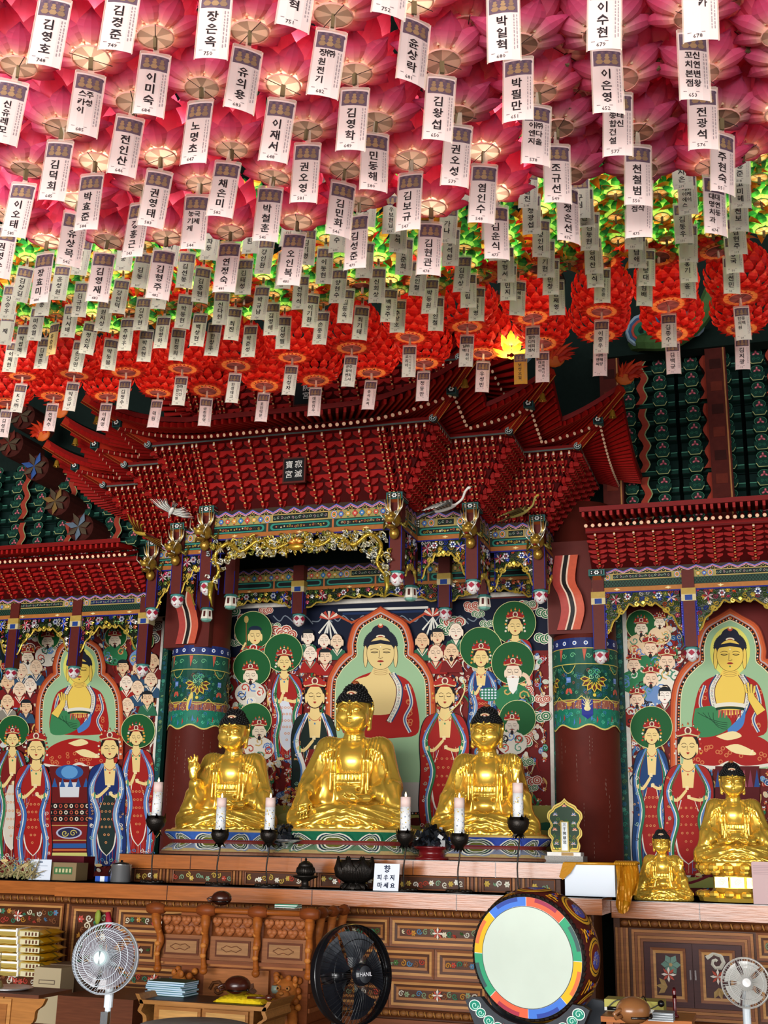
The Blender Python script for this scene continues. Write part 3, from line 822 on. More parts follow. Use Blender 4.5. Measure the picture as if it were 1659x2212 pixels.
def bodhisattva(M_, cx, fy, w_, x0, x1, yb, robe, under, sash, seed, hal=None, crowncol='a3211d', slim=False):
 """standing bodhisattva: crowned head at (cx, fy), robe from shoulders to hem yb between x0 and x1"""
 rnd = random.Random(seed)
 p = M_.fig()
 h_ = w_ * 1.35
 if hal:
  halo(p, *hal)
 sy = fy + h_ * .72
 L = yb - sy
 m_ = (x0 + x1) / 2
 body = cat([(cx - w_ * .3, sy), (x0 + (m_ - x0) * .25, sy + L * .05), (x0, sy + L * .22), (x0 + 2, sy + L * .5), (x0 - 2, sy + L * .8), (x0 + 4, yb)], 4) + cat([(x1 - 4, yb), (x1 + 2, sy + L * .8), (x1 - 2, sy + L * .5), (x1, sy + L * .22), (x1 - (x1 - m_) * .25, sy + L * .05), (cx + w_ * .3, sy)], 4)
 p.poly(body, '1c1418')
 p.poly([(m_ + (a - m_) * .96, b + .5) for a, b in body], robe)
 # patterned roundels on the outer robe
 for k in range(16):
  s_ = rnd.choice((-1, 1))
  x, y = m_ + s_ * (x1 - x0) * rnd.uniform(.3, .44), sy + L * rnd.uniform(.12, .55)
  p.ell(x, y, 2.4, 2.4, 'd8a060', 8); p.ell(x, y, 1.2, 1.2, robe, 6)
 # chest and neck
 p.poly([(cx - w_ * .42, sy + 1), (cx + w_ * .42, sy + 1), (cx + w_ * .3, sy + L * .22), (cx - w_ * .3, sy + L * .22)], SK)
 p.poly([(cx - w_ * .22, sy - h_ * .3), (cx + w_ * .22, sy - h_ * .3), (cx + w_ * .3, sy + 2), (cx - w_ * .3, sy + 2)], SK)
 p.line(bez((cx - w_ * .4, sy + L * .03), (cx, sy + L * .12), (cx + w_ * .4, sy + L * .03), 6), 1.2, 'b84030')
 for q in (-.3, 0, .3):
  p.ell(cx + q * w_, sy + L * (.07 + .03 * (q == 0)), 1.8, 2.4, rnd.choice(['c03a2a', '3f7fae', '2f8a5c']), 7)
 # fold lines and scattered blossoms on the robe
 for q in range(11):
  t = (q + .5) / 11 * 2 - 1
  p.line(cat([(m_ + t * (x1 - x0) * .30, sy + L * .30), (m_ + t * (x1 - x0) * .34 + 2, sy + L * .55), (m_ + t * (x1 - x0) * .42, yb - 3)], 3), .9, ('2a1c20', 'd8b890', '5f86c0', 'c04030')[q % 4])
 for q in range(10):
  t = rnd.choice((-1, 1)) * rnd.uniform(.26, .42)
  yy = sy + L * rnd.uniform(.55, .93)
  for a in range(5):
   p.ell(m_ + t * (x1 - x0) + 2.2 * math.cos(a * 1.257), yy + 2.2 * math.sin(a * 1.257), 1.3, 1.3, ('f0e0d0', 'e0a860', '8ac0b0')[q % 3], 5)
 # inner skirt with roundels
 sk = cat([(cx - w_ * .34, sy + L * .32), (m_ - (x1 - x0) * .24, sy + L * .55), (m_ - (x1 - x0) * .18, sy + L * .8), (m_, sy + L * .9)], 5) + cat([(m_, sy + L * .9), (m_ + (x1 - x0) * .18, sy + L * .8), (m_ + (x1 - x0) * .24, sy + L * .55), (cx + w_ * .34, sy + L * .32)], 5)
 p.poly([(m_ + (a - m_) * 1.15, b + 2) for a, b in sk], 'e8e0d0')
 p.poly(sk, under)
 for i in range(4):
  for j in range(6):
   x, y = m_ + (i - 1.5) * (x1 - x0) * .10 + (j % 2) * 3, sy + L * (.40 + j * .075)
   if abs(x - m_) < (x1 - x0) * (.22 - .03 * j):
    p.ell(x, y, 2.7, 2.7, 'd8905a', 8); p.ell(x, y, 1.5, 1.5, under, 6)
 # sleeves and trailing sashes
 for s_ in (-1, 1):
  e_ = x1 if s_ > 0 else x0
  for c_, ww, o_ in ((sash, 7, 0), ('f0ece0', 2, 3.4), ('8a1c1c', 1.6, -4), ('5f86c0', 3.5, 6.5)):
   ln = cat([(cx + s_ * w_ * .45, sy + 3), (m_ + s_ * (abs(e_ - m_) * .72) + o_ * s_, sy + L * .25), (m_ + s_ * (abs(e_ - m_) * .40) + o_ * s_, sy + L * .5), (m_ + s_ * (abs(e_ - m_) * .62) + o_ * s_, sy + L * .75), (m_ + s_ * (abs(e_ - m_) * .50) + o_ * s_, yb)], 5)
   p.line(ln, ww * (x1 - x0) / 90, c_)
  for k in range(5):
   x, y = m_ + s_ * abs(e_ - m_) * .75, sy + L * (.25 + k * .12)
   p.line(spiral(x, y, 5, 1.2, k, s_, 8), 1.3, rnd.choice(['ece2d0', '9ac0a8', '281c20']))
 # folded hands and forearms
 for s_ in (-1, 1):
  p.line(cat([(m_ + s_ * (x1 - x0) * .36, sy + L * .30), (m_ + s_ * (x1 - x0) * .22, sy + L * .33), (cx + s_ * 3, sy + L * (.24 if s_ < 0 else .31))], 4), [8, 8, 7.5, 7, 7, 6.5, 6, 6, 5][:9], SK)
  hx_, hy_ = cx + s_ * 2, sy + L * (.23 if s_ < 0 else .31)
  for q in range(4):
   p.line([(hx_ - 2 + q * 1.6, hy_ + 2), (hx_ - 3 + q * 2.0, hy_ - 7 + abs(q - 1.5))], 1.7, 'f6dfa8')
  p.line([(m_ + s_ * (x1 - x0) * .30, sy + L * .29), (m_ + s_ * (x1 - x0) * .30, sy + L * .35)], 3, '2f8a6c')
 # hem ornaments
 for k in range(9):
  x = x0 + (x1 - x0) * (k + .5) / 9
  p.line(spiral(x, yb - 7 - 5 * (k % 2), 5, 1.2, k, 1 if k % 2 else -1, 8), 1.5, rnd.choice(['8ac0b0', 'ece2d0', '3f7fae', 'c05040']))
 for s_ in (-1, 1):
  p.ell(m_ + s_ * (x1 - x0) * .2, yb - 1, 8, 3.4, SK, 10)
 # head
 p.ell(cx, fy - h_ * .05, w_ * .62, h_ * .62, '1a1618', 20)
 visage(p, cx, fy + h_ * .03, w_, h_)
 crown(p, cx, fy - h_ * .40, w_ * 1.02, rnd, crowncol)
 for s_ in (-1, 1):
  for k in range(4):
   p.ell(cx + s_ * w_ * (.68 + .06 * (k % 2)), fy - h_ * .3 + k * h_ * .2, 2.4, 2.4, rnd.choice(['c03a2a', 'e0a040', 'e8dcc8']), 7)
 p.done()
 return p
def mandorla(M_, cx, top, k, bright, side=1.0, bottom=1650):
 """trefoil nimbus: flame rim, black band with orange studs, pale field; k = px scale"""
 p = M_.fig('painted_nimbus')
 def shape(o):
  R = [(0, -o * 1.2), (22 * k, 10 * k - o), (42 * k + o * .7, 26 * k - o * .7), (51 * k + o, 55 * k), (51 * k + o, 82 * k - o * .3), (66 * k + o * .7, 96 * k - o * .8), (88 * k + o * .8, 122 * k - o * .6), (98 * k + o, 165 * k), (98 * k + o, bottom - top)]
  R = cat(R, 4)
  return [(cx - a * side, top + b) for a, b in reversed(R)] + [(cx + a * side, top + b) for a, b in R]
 for o, c in ((22, '7a2a1c'), (20, 'c4542a'), (15, 'd4683a'), (11, 'b8b0b0'), (8.5, 'c8502a'), (7.0, '1a1414'), (1.6, 'f0e0b0'), (0, '9dbf94')):
  p.poly(shape(o * k), c)
 rim = shape(4.2 * k)
 acc = 0
 for i in range(len(rim) - 1):
  a, b = rim[i], rim[i + 1]
  L = math.hypot(b[0] - a[0], b[1] - a[1])
  n = max(1, int(L / (5.5 * k)))
  for j in range(n):
   t = (j + .5) / n
   acc += 1
   x, y = a[0] + (b[0] - a[0]) * t, a[1] + (b[1] - a[1]) * t
   p.ell(x, y, 1.9 * k, 1.9 * k, ('d8602a', 'ece0d0', 'd8602a', 'e08a3a')[acc % 4], 6)
 if bright:
  p.ell(cx, top + 62 * k, 40 * k, 50 * k, 'e3dc6a', 30)
 p.done()
def painted_buddha(M_, cx, fy, w_, seed, seat_y, bright=False, full=True):
 rnd = random.Random(seed)
 p = M_.fig('painted_buddha')
 u = w_
 skin = 'f2cf78' if bright else 'e8cc8a'
 if bright:
  skin = 'efcb5c'
 sh = fy + u * .95        # shoulder line
 R_ = 'a81e1a'
 if full:
  # crossed legs
  p.poly(cat([(cx - u * 1.75, seat_y - u * .15), (cx - u * 1.5, seat_y - u * .9), (cx - u * .5, seat_y - u * 1.35), (cx + u * .6, seat_y - u * 1.3), (cx + u * 1.5, seat_y - u * .9), (cx + u * 1.8, seat_y - u * .15), (cx, seat_y + u * .12), (cx - u * 1.75, seat_y - u * .15)], 5), R_)
  for k in range(22):
   x, y = cx + rnd.uniform(-1.5, 1.5) * u, seat_y - rnd.uniform(.1, .75) * u
   p.ell(x, y, u * .085, u * .085, 'd07a4a', 9); p.ell(x, y, u * .05, u * .05, R_, 7)
  p.line(cat([(cx - u * 1.75, seat_y - u * .1), (cx - u * .6, seat_y + .05 * u), (cx, seat_y - u * .15), (cx + u * .6, seat_y + .05 * u), (cx + u * 1.8, seat_y - u * .1)], 6), u * .12, 'e4dccb')
 # outer robe
 robe = cat([(cx - u * .35, sh - u * .25), (cx - u * 1.05, sh + u * .1), (cx - u * 1.35, sh + u * .9), (cx - u * 1.4, sh + u * 2.0), (cx - u * .4, sh + u * 2.2), (cx + u * .6, sh + u * 2.2), (cx + u * 1.4, sh + u * 2.0), (cx + u * 1.35, sh + u * .9), (cx + u * 1.05, sh + u * .1), (cx + u * .35, sh - u * .25)], 5)
 p.poly(robe, R_)
 for k in range(22):
  s_ = rnd.choice((-1, 1))
  x, y = cx + s_ * rnd.uniform(.85, 1.2) * u, sh + rnd.uniform(.25, 1.8) * u
  p.ell(x, y, u * .085, u * .085, 'd07a4a', 9); p.ell(x, y, u * .05, u * .05, R_, 7)
 # bare chest
 chest = cat([(cx - u * .25, fy + u * .5), (cx - u * .45, sh - u * .12), (cx - u * (1.0 if not full else .6), sh + u * .12), (cx - u * (1.05 if not full else .62), sh + u * .9), (cx - u * .6, sh + u * 1.3), (cx + u * .35, sh + u * 1.3), (cx + u * .62, sh + u * .8), (cx + u * .6, sh + u * .1), (cx + u * .45, sh - u * .12), (cx + u * .25, fy + u * .5)], 5)
 p.poly(chest, skin)
 for q in (0, .07, .14):
  p.line(bez((cx - u * .26, fy + u * (.62 + q)), (cx, fy + u * (.72 + q)), (cx + u * .26, fy + u * (.62 + q)), 5), .8, 'a07040')
 # borders of the robe
 for s_ in ((1,) if not full else (-1, 1)):
  b_ = cat([(cx + s_ * u * .42, sh - u * .2), (cx + s_ * u * .68, sh + u * .3), (cx + s_ * u * .62, sh + u * .95), (cx + s_ * u * .3, sh + u * 1.6)], 6)
  p.line(b_, u * .2, 'e6dfce'); p.line([(a + s_ * u * .12, b) for a, b in b_], u * .05, '27406a'); p.line([(a - s_ * u * .1, b) for a, b in b_], u * .03, '5a1c1c')
  for i, (a, b) in enumerate(b_):
   p.line(spiral(a, b, u * .055, 1.1, i, 1, 6), u * .015, ('3f7a5c', '8a3a2a', '3a5a8a')[i % 3])
  b_ = cat([(cx + s_ * u * .98, sh + u * .2), (cx + s_ * u * 1.15, sh + u * .9), (cx + s_ * u * .9, sh + u * 1.5), (cx + s_ * u * 1.1, sh + u * 2.0)], 6)
  p.line(b_, u * .13, 'd8d4c4'); p.line([(a, b) for a, b in b_], u * .05, '3a5f9a')
 if full:
  # green and blue under-robes, belt
  p.poly(cat([(cx - u * 1.35, sh + u * 1.1), (cx - u * .7, sh + u * 1.0), (cx - u * .2, sh + u * 1.3), (cx + u * .05, sh + u * 1.75), (cx - u * .6, sh + u * 2.15), (cx - u * 1.4, sh + u * 2.1), (cx - u * 1.35, sh + u * 1.1)], 5), '3c8352')
  for k in range(4):
   p.line(bez((cx - u * (1.25 - k * .2), sh + u * 1.25), (cx - u * .7, sh + u * (1.6 + k * .1)), (cx - u * .1, sh + u * (1.65 + k * .08)), 6), u * .025, '1f4a30')
  p.poly(cat([(cx - u * .1, sh + u * 1.9), (cx + u * .45, sh + u * 1.35), (cx + u * .6, sh + u * 1.0), (cx + u * .5, sh + u * 1.75), (cx, sh + u * 2.1), (cx - u * .1, sh + u * 1.9)], 5), '4a7fc0')
  p.line(bez((cx - u * .6, sh + u * 1.0), (cx, sh + u * .85), (cx + u * .6, sh + u * 1.0)), u * .15, 'e8e2d0')
  p.line(bez((cx - u * .55, sh + u * 1.12), (cx, sh + u * 1.0), (cx + u * .55, sh + u * 1.12)), u * .1, '1c3a28')
  for k in range(8):
   x = cx - u * .4 + k * u * .11
   p.line([(x, sh + u * 1.15), (x + (k - 4) * u * .01, sh + u * 1.45)], [u * .1, u * .03], ('c86a5a', 'a83a30')[k % 2])
  # resting foot and lap hand
  p.poly(cat([(cx - u * .2, seat_y - u * .75), (cx + u * .3, seat_y - u * .85), (cx + u * .95, seat_y - u * .55), (cx + u * .9, seat_y - u * .42), (cx + u * .2, seat_y - u * .5), (cx - u * .2, seat_y - u * .75)], 4), 'f2dca0')
  for q in range(4):
   p.ell(cx + u * (.86 - .02 * q), seat_y - u * (.6 - .05 * q), u * .05, u * .035, 'f6e4b4', 6)
  p.poly(cat([(cx - u * .55, seat_y - u * 1.15), (cx + u * .1, seat_y - u * 1.35), (cx + u * .45, seat_y - u * 1.15), (cx - u * .1, seat_y - u * 1.0), (cx - u * .55, seat_y - u * 1.15)], 4), 'f2dca0')
 # raised hand
 if full:
  s_ = -1 if seed % 2 else 1
  ex, ey = cx + s_ * u * 1.2, sh + u * 1.25
  hx_, hy_ = cx + s_ * u * .78, sh + u * .45
  p.line([(ex, ey), (hx_ + s_ * u * .05, hy_ + u * .25), (hx_, hy_)], [u * .42, u * .3, u * .26], OUT)
  p.line([(ex, ey), (hx_ + s_ * u * .05, hy_ + u * .25), (hx_, hy_)], [u * .38, u * .27, u * .22], skin)
  for q in range(4):
   p.line([(hx_ + (q - 1.5) * u * .09, hy_ + u * .05), (hx_ + (q - 1.7) * u * .13, hy_ - u * (.36 - .06 * abs(q - 1)))], u * .1, OUT)
   p.line([(hx_ + (q - 1.5) * u * .09, hy_ + u * .05), (hx_ + (q - 1.7) * u * .13, hy_ - u * (.35 - .06 * abs(q - 1)))], u * .075, skin)
 # head
 p.ell(cx, fy - u * .3, u * .62, u * .58, '1c2030', 30)
 p.ell(cx, fy - u * .78, u * .34, u * .28, '1c2030', 20)
 for i in range(26):
  a = PI + PI * i / 25
  p.ell(cx + u * .60 * math.cos(a), fy - u * .3 + u * .57 * math.sin(a), u * .05, u * .05, '1c2030', 6)
 p.ell(cx, fy - u * 1.02, u * .1, u * .08, 'c8503a', 10); p.ell(cx, fy - u * 1.06, u * .06, u * .05, 'f0e0b0', 8)
 p.ell(cx, fy - u * .62, u * .17, u * .07, 'f0e0c0', 12); p.ell(cx, fy - u * .61, u * .1, u * .035, 'c84a3a', 10)
 for s_ in (-1, 1):
  p.ell(cx + s_ * u * .56, fy + u * .12, u * .09, u * .42, OUT, 14); p.ell(cx + s_ * u * .56, fy + u * .12, u * .07, u * .4, skin, 14)
 p.ell(cx, fy, u * .52, u * .62, OUT, 30); p.ell(cx, fy, u * .505, u * .605, skin, 30)
 p.poly([(cx - u * .49, fy - u * .2), (cx - u * .42, fy - u * .42), (cx, fy - u * .5), (cx + u * .42, fy - u * .42), (cx + u * .49, fy - u * .2), (cx + u * .4, fy - u * .3), (cx, fy - u * .36), (cx - u * .4, fy - u * .3)], '1c2030')
 for s_ in (-1, 1):
  p.line(bez((cx + s_ * u * .08, fy - u * .13), (cx + s_ * u * .22, fy - u * .2), (cx + s_ * u * .38, fy - u * .12), 6), u * .02, OUT)
  p.line(bez((cx + s_ * u * .10, fy - u * .04), (cx + s_ * u * .22, fy + u * .01), (cx + s_ * u * .36, fy - u * .04), 6), u * .028, '201818')
  p.line(bez((cx + s_ * u * .10, fy - u * .05), (cx + s_ * u * .22, fy - u * .09), (cx + s_ * u * .36, fy - u * .04), 6), u * .014, OUT)
 p.line([(cx - u * .04, fy - u * .1), (cx - u * .05, fy + u * .14), (cx - u * .09, fy + u * .17), (cx, fy + u * .20), (cx + u * .09, fy + u * .17), (cx + u * .05, fy + u * .14)], u * .018, OUT)
 p.ell(cx, fy + u * .3, u * .12, u * .04, 'b03028', 12)
 p.line([(cx - u * .13, fy + u * .3), (cx, fy + u * .31), (cx + u * .13, fy + u * .3)], u * .015, '5a1814')
 p.ell(cx, fy + u * .42, u * .03, u * .035, '2a6a40', 8)
 p.ell(cx, fy - u * .24, u * .025, u * .025, 'fff6e0', 8)
 p.done()

def build_murals():
 rnd = random.Random(11)
 # ---- centre
 A = Mural('mural', 'large central mural of a seated figure in red under a pale green nimbus', (-5.64, -2.06, 1.30, 4.13))
 A.frame('lr')
 p = A.fig('painted_sky'); p.poly([(486, 1310), (1182, 1290), (1184, 1420), (484, 1430)], '10182e')
 for k in range(12):
  x = 590 + k * 42
  p.line(cat([(x, 1330 + 6 * (k % 3)), (x + 14, 1342), (x + 26, 1330), (x + 44, 1344 + 4 * (k % 2))], 4), 2.4, '7a8490')
 p.line([(720, 1325), (760, 1345), (815, 1320)], 5, 'b8502a'); p.line([(830, 1318), (885, 1345), (930, 1318)], 5, 'b8502a'); p.line([(730, 1318), (925, 1312)], 5, 'e8e4da'); p.line([(740, 1326), (915, 1320)], 5, '1c3058')
 for cx_, cy_ in ((711, 1332), (935, 1325)):
  for q in range(7):
   a = PI + PI * q / 6
   p.line([(cx_, cy_ + 6), (cx_ + 20 * math.cos(a), cy_ + 12 * math.sin(a))], [2, 6], ('c84a3a', 'f0dcc8')[q % 2])
  for q in range(6):
   p.line([(cx_, cy_ + 8), (cx_ + (q - 2.5) * 9, cy_ + 36 + (q % 2) * 12)], [2, 4], 'e8e4d8')
 p.done()
 clouds(A, 492, 1318, 600, 1400, 12, 1, ['2f7a4c', 'b8483a']); clouds(A, 595, 1360, 650, 1400, 5, 2, ['b8483a', '2f7a4c'])
 clouds(A, 1150, 1310, 1180, 1600, 10, 3, ['2f7a4c', 'b8483a']); clouds(A, 960, 1340, 1080, 1370, 6, 4, ['b8483a', '2f7a4c']); clouds(A, 1000, 1300, 1180, 1330, 6, 5, ['b8483a', '2f7a4c'])
 p = A.fig('painted_ground'); p.poly([(478, 1420), (1184, 1405), (1190, 1850), (470, 1850)], '76201e'); p.done()
 texture_crowd(A, 484, 1420, 720, 1640, 520, 21); texture_crowd(A, 925, 1410, 1180, 1780, 640, 22); clouds(A, 1120, 1480, 1178, 1760, 16, 23, ['2f7a4c', 'b8483a']); texture_crowd(A, 484, 1640, 640, 1740, 160, 24)
 p = A.fig('painted_water'); p.poly([(470, 1740), (1190, 1740), (1190, 1850), (470, 1850)], 'a8a454')
 for k in range(26):
  p.ell(480 + k * 28, 1760 + (k * 37) % 60, 20, 9, ('5a1818', '2f6a4c', 'c8c070')[k % 3], 12)
 p.done()
 for cx_, cy_, w_, hr in ((665, 1376, 24, 1), (700, 1384, 22, 0), (728, 1386, 24, 0)):
  monk(A, cx_, cy_, w_, 'b02a24' if w_ == 22 else '2f6a4c', rnd, hair=hr)
 for cx_, cy_, w_, hr in ((670, 1412, 25, 0), (702, 1418, 25, 1), (912, 1384, 26, 0), (945, 1374, 25, 1), (985, 1364, 27, 0), (941, 1411, 27, 0), (975, 1408, 27, 0)):
  monk(A, cx_, cy_, w_, rnd.choice(['7a1c1c', '2f6a4c', 'a3211d']), rnd, hair=hr, mood=(cx_ == 975))
 # haloed company
 p = A.fig(); halo(p, 547, 1361, 41); visage(p, 551, 1374, 27, 36); p.ell(551, 1361, 15, 9, '1c2a40', 16, PI, 2 * PI); robe_blob(p, 548, 1408, 30, 14, rnd)
 p.line([(532, 1335), (532, 1400)], 2, '8a5a30'); p.ell(532, 1338, 5, 8, 'c8a860', 10); p.line([(522, 1404), (531, 1388)], 4, SK); p.done()
 bodhisattva(A, 614, 1430, 25, 585, 655, 1640, 'a3211d', 'd8dce4', '2f7a4c', 31, (612, 1410, 42))
 king(A, 541, 1460, 27, rnd, (544, 1442, 41)); king(A, 560, 1580, 26, rnd, (549, 1556, 38))
 bodhisattva(A, 1113, 1352, 28, 1085, 1150, 1480, 'a3211d', '2c4f86', '2f7a4c', 33, (1111, 1345, 47))
 bodhisattva(A, 1039, 1420, 28, 1010, 1075, 1600, '1f3f7a', 'a3211d', '7a9ac0', 35, (1039, 1400, 46))
 p = A.fig(); halo(p, 1108, 1432, 47); robe_blob(p, 1108, 1510, 40, 34, rnd); visage(p, 1108, 1452, 32, 40, 'f4dcc0', mood=0); p.poly([(1094, 1464), (1122, 1464), (1116, 1490), (1108, 1500), (1100, 1490)], 'f6f2ea'); p.line(bez((1098, 1462), (1108, 1458), (1118, 1462), 4), 3, 'f6f2ea'); crown(p, 1108, 1438, 30, rnd); p.line(cat([(1145, 1480), (1138, 1462), (1128, 1456)], 3), 9, 'f0d0b0'); p.done()
 king(A, 1106, 1568, 26, rnd, (1118, 1552, 40), 'd8c8b8')
 p = A.fig('painted_bow'); p.ell(1057, 1500, 22, 15, '2f7a5c', 16)
 for q in range(20):
  p.ell(1042 + (q % 5) * 7, 1490 + (q // 5) * 6, 2.6, 2.2, 'd8e4ee', 6)
 p.done()
 mandorla(A, 822, 1335, .99, False, 1.0, 1700)
 painted_buddha(A, 822, 1411, 58, 3, 1690, False, False)
 p = A.fig('painted_throne'); p.poly([(755, 1690), (915, 1690), (915, 1760), (755, 1760)], 'b8b4ac'); p.line([(735, 1757), (925, 1757)], 6, '1a1414')
 for q in range(26):
  p.ell(740 + q * 7.2, 1757, 2, 1.8, ('d8602a', 'ece0d0')[q % 2], 6)
 p.done()
 bodhisattva(A, 680, 1503, 36, 628, 728, 1790, '1c2a26', '7a1c1c', 'f0ece0', 41, None, 'b02a24')
 bodhisattva(A, 961, 1503, 36, 905, 1015, 1790, 'a3211d', 'a81e1a', '2f7a4c', 43, None, 'b02a24')
 p = A.fig('painted_staff'); p.line(cat([(1000, 1468), (1004, 1490), (990, 1520), (965, 1545), (950, 1580)], 5), 2.6, 'e8d890'); p.done()
 # ---- left
 B = Mural('mural', 'left mural of a seated figure in red before a yellow and green nimbus', (-8.45, -6.42, 1.16, 4.03))
 B.frame('r')
 texture_crowd(B, -20, 1345, 345, 1600, 460, 51)
 clouds(B, 0, 1350, 340, 1400, 16, 52, ['2f6a4c', '7a3a34', '55585a'])
 texture_crowd(B, -20, 1600, 345, 1880, 420, 53)
 for cx_, cy_ in ((103, 1386), (248, 1384), (307, 1392), (60, 1420)):
  king(B, cx_, cy_, 22, rnd, (cx_ + 2, cy_ - 8, 24) if cx_ != 60 else None)
 for cx_, cy_, w_, hr in ((46, 1449, 24, 0), (78, 1441, 24, 0), (17, 1472, 24, 0), (65, 1480, 24, 0), (42, 1489, 24, 0), (16, 1516, 24, 0), (56, 1526, 22, 1), (265, 1440, 22, 1), (301, 1441, 24, 0), (330, 1428, 24, 0), (273, 1475, 24, 0), (326, 1468, 24, 0), (297, 1486, 24, 0), (318, 1508, 23, 1), (275, 1523, 24, 0)):
  monk(B, cx_, cy_, w_, rnd.choice(['7a1c1c', '2f4f6c', '2f6a4c', '8a8478', 'a3211d']), rnd, hair=hr)
 mandorla(B, 171, 1388, .86, True, .92, 1640)
 painted_buddha(B, 171, 1449, 44, 7, 1656, True)
 p = B.fig('painted_throne')
 p.poly([(108, 1655), (192, 1655), (197, 1850), (100, 1850)], '6a1818')
 p.ell(150, 1668, 30, 16, '2c5a9a', 20); p.ell(150, 1668, 18, 14, '5f9ad0', 16); p.poly([(128, 1690), (172, 1690), (170, 1722), (130, 1722)], 'd8dadf')
 for q in range(5):
  p.poly([(112 + q * 17, 1700), (118 + q * 17, 1680), (124 + q * 17, 1700)], '2c5a9a')
 for r_ in range(3):
  p.rect(102, 1735 + r_ * 14, 194, 1747 + r_ * 14, '1a1414')
  for q in range(8):
   p.ell(108 + q * 11.5, 1741 + r_ * 14, 4, 4.5, ('d8805a', 'e8dcc8', 'b8483a')[(q + r_) % 3], 8); p.ell(108 + q * 11.5, 1741 + r_ * 14, 2, 2.4, '1a1414', 6)
 p.rect(103, 1780, 194, 1818, '7a1c1c'); p.line([(106, 1783), (191, 1783), (191, 1815), (106, 1815)], 2, 'c8a860', True)
 p.ell(149, 1799, 28, 13, 'b8b8d0', 20); p.ell(149, 1799, 24, 10.5, '2a2a4a', 20); p.line(spiral(140, 1800, 8, 1.3), 2, 'c8b860'); p.line(spiral(158, 1800, 8, 1.3, 0, -1), 2, 'c8b860')
 p.rect(98, 1822, 200, 1832, '2c5a9a'); p.rect(98, 1834, 200, 1838, 'c86a3a'); p.poly([(95, 1842), (205, 1842), (195, 1862), (110, 1862)], 'd8d278')
 p.done()
 bodhisattva(B, 27, 1597, 22, -12, 60, 1860, '7a1c1c', 'd8d0c0', '2f7a4c', 61, (29, 1579, 34))
 bodhisattva(B, 294, 1593, 24, 262, 334, 1850, 'a3211d', 'a81e1a', '5f86c0', 63, (298, 1579, 37))
 bodhisattva(B, 78, 1618, 32, 30, 112, 1870, 'a3211d', 'a81e1a', '3a6aa8', 65)
 bodhisattva(B, 237, 1616, 32, 188, 272, 1870, '1c2f6a', '20302c', '7a9ac0', 67)
 # ---- right
 D = Mural('mural', 'right mural of a seated figure in red before a yellow and green nimbus', (-1.275, .95, 1.24, 4.0))
 D.frame('l')
 texture_crowd(D, 1352, 1325, 1500, 1620, 480, 71)
 texture_crowd(D, 1360, 1620, 1670, 1920, 480, 72)
 king(D, 1385, 1358, 24, rnd, (1385, 1350, 33)); king(D, 1425, 1345, 20, rnd)
 for cx_, cy_, w_ in ((1405, 1402, 27), (1441, 1430, 30), (1369, 1437, 25), (1406, 1467, 28), (1376, 1512, 26)):
  king(D, cx_, cy_, w_, rnd, None, 'f0cfb0')
 monk(D, 1436, 1502, 26, '7a1c1c', rnd, skin='f8ece0', hair=True)
 mandorla(D, 1577, 1340, 1.08, True, 1.0, 1660)
 painted_buddha(D, 1577, 1416, 56, 8, 1655, True)
 p = D.fig('painted_throne'); p.poly([(1545, 1655), (1640, 1655), (1640, 1870), (1545, 1870)], '5a1418')
 for q in range(7):
  p.poly([(1545 + q * 14, 1700), (1551 + q * 14, 1662), (1557 + q * 14, 1700)], ('2c4a8a', 'c86a7a', '8a3a50')[q % 3])
 p.done()
 bodhisattva(D, 1408, 1588, 27, 1366, 1447, 1885, '1c3f70', 'a3211d', '2f7a5c', 81, (1407, 1571, 46))
 bodhisattva(D, 1486, 1612, 38, 1432, 1543, 1890, 'a3211d', 'a81e1a', '2f7a4c', 83)
 p = D.fig('painted_ground'); p.poly([(1400, 1895), (1560, 1895), (1560, 1918), (1400, 1918)], 'a8ac5a'); p.line(cat([(1430, 1880), (1480, 1908), (1540, 1888)], 5), 6, '7a1c2c'); p.done()
build_murals()
# ================================================================ CARVED CANOPIES
RED, DRED, LRED = '8f1210', '5a0b0b', 'b01a16'
def column_mesh(N, H, O, i0, i1, wide):
 """one stack of bracket arms: N tiers rising H while stepping out O; x along the eave, -y outward"""
 m = MB()
 for i in range(i0, i1):
  t = (i + .5) / N
  z, o = H * t, O * t
  dz, do = H / N, O / N
  # tongue with a turned-up tip and its pale edge
  m.prism([(-(o - .05), z - dz * .30), (-(o + do * 1.15), z - dz * .42), (-(o + do * 1.45), z - dz * .05), (-(o + do * .9), z + dz * .30), (-(o - .05), z + dz * .35)], -.014, .014, 'x', '96130f')
  y_ = -(o + do * 1.47)
  m.add([(-.008, y_ + do * .42, z - dz * .50), (.008, y_ + do * .42, z - dz * .50), (.008, y_ - .002, z + dz * .26), (-.008, y_ - .002, z + dz * .26)], [(0, 1, 2, 3)], 'cc9a60')
  if i == N - 1: m.quad((-.009, -(o + do * 1.45) - .001, z - dz * .3), (.009, -(o + do * 1.45) - .001, z - dz * .3), (.009, -(o + do * 1.45) - .001, z + dz * .06), (-.009, -(o + do * 1.45) - .001, z + dz * .06), 'f0d8c0')
  # cross arm, boat shaped
  w_ = wide * (.5 if i % 2 else .44) * ((.45, .75)[i] if i < 2 and wide > .1 else 1)
  for s in (-1, 1):
   m.prism([(s * .012, z - dz * .62), (s * w_ * .55, z - dz * .55), (s * w_, z - dz * .10), (s * w_, z + dz * .34), (s * .012, z + dz * .34)], -(o + do * .10), -(o - do * .6), 'y', ('8a110f', '9c1512')[i % 2])
 return m
FACES = []
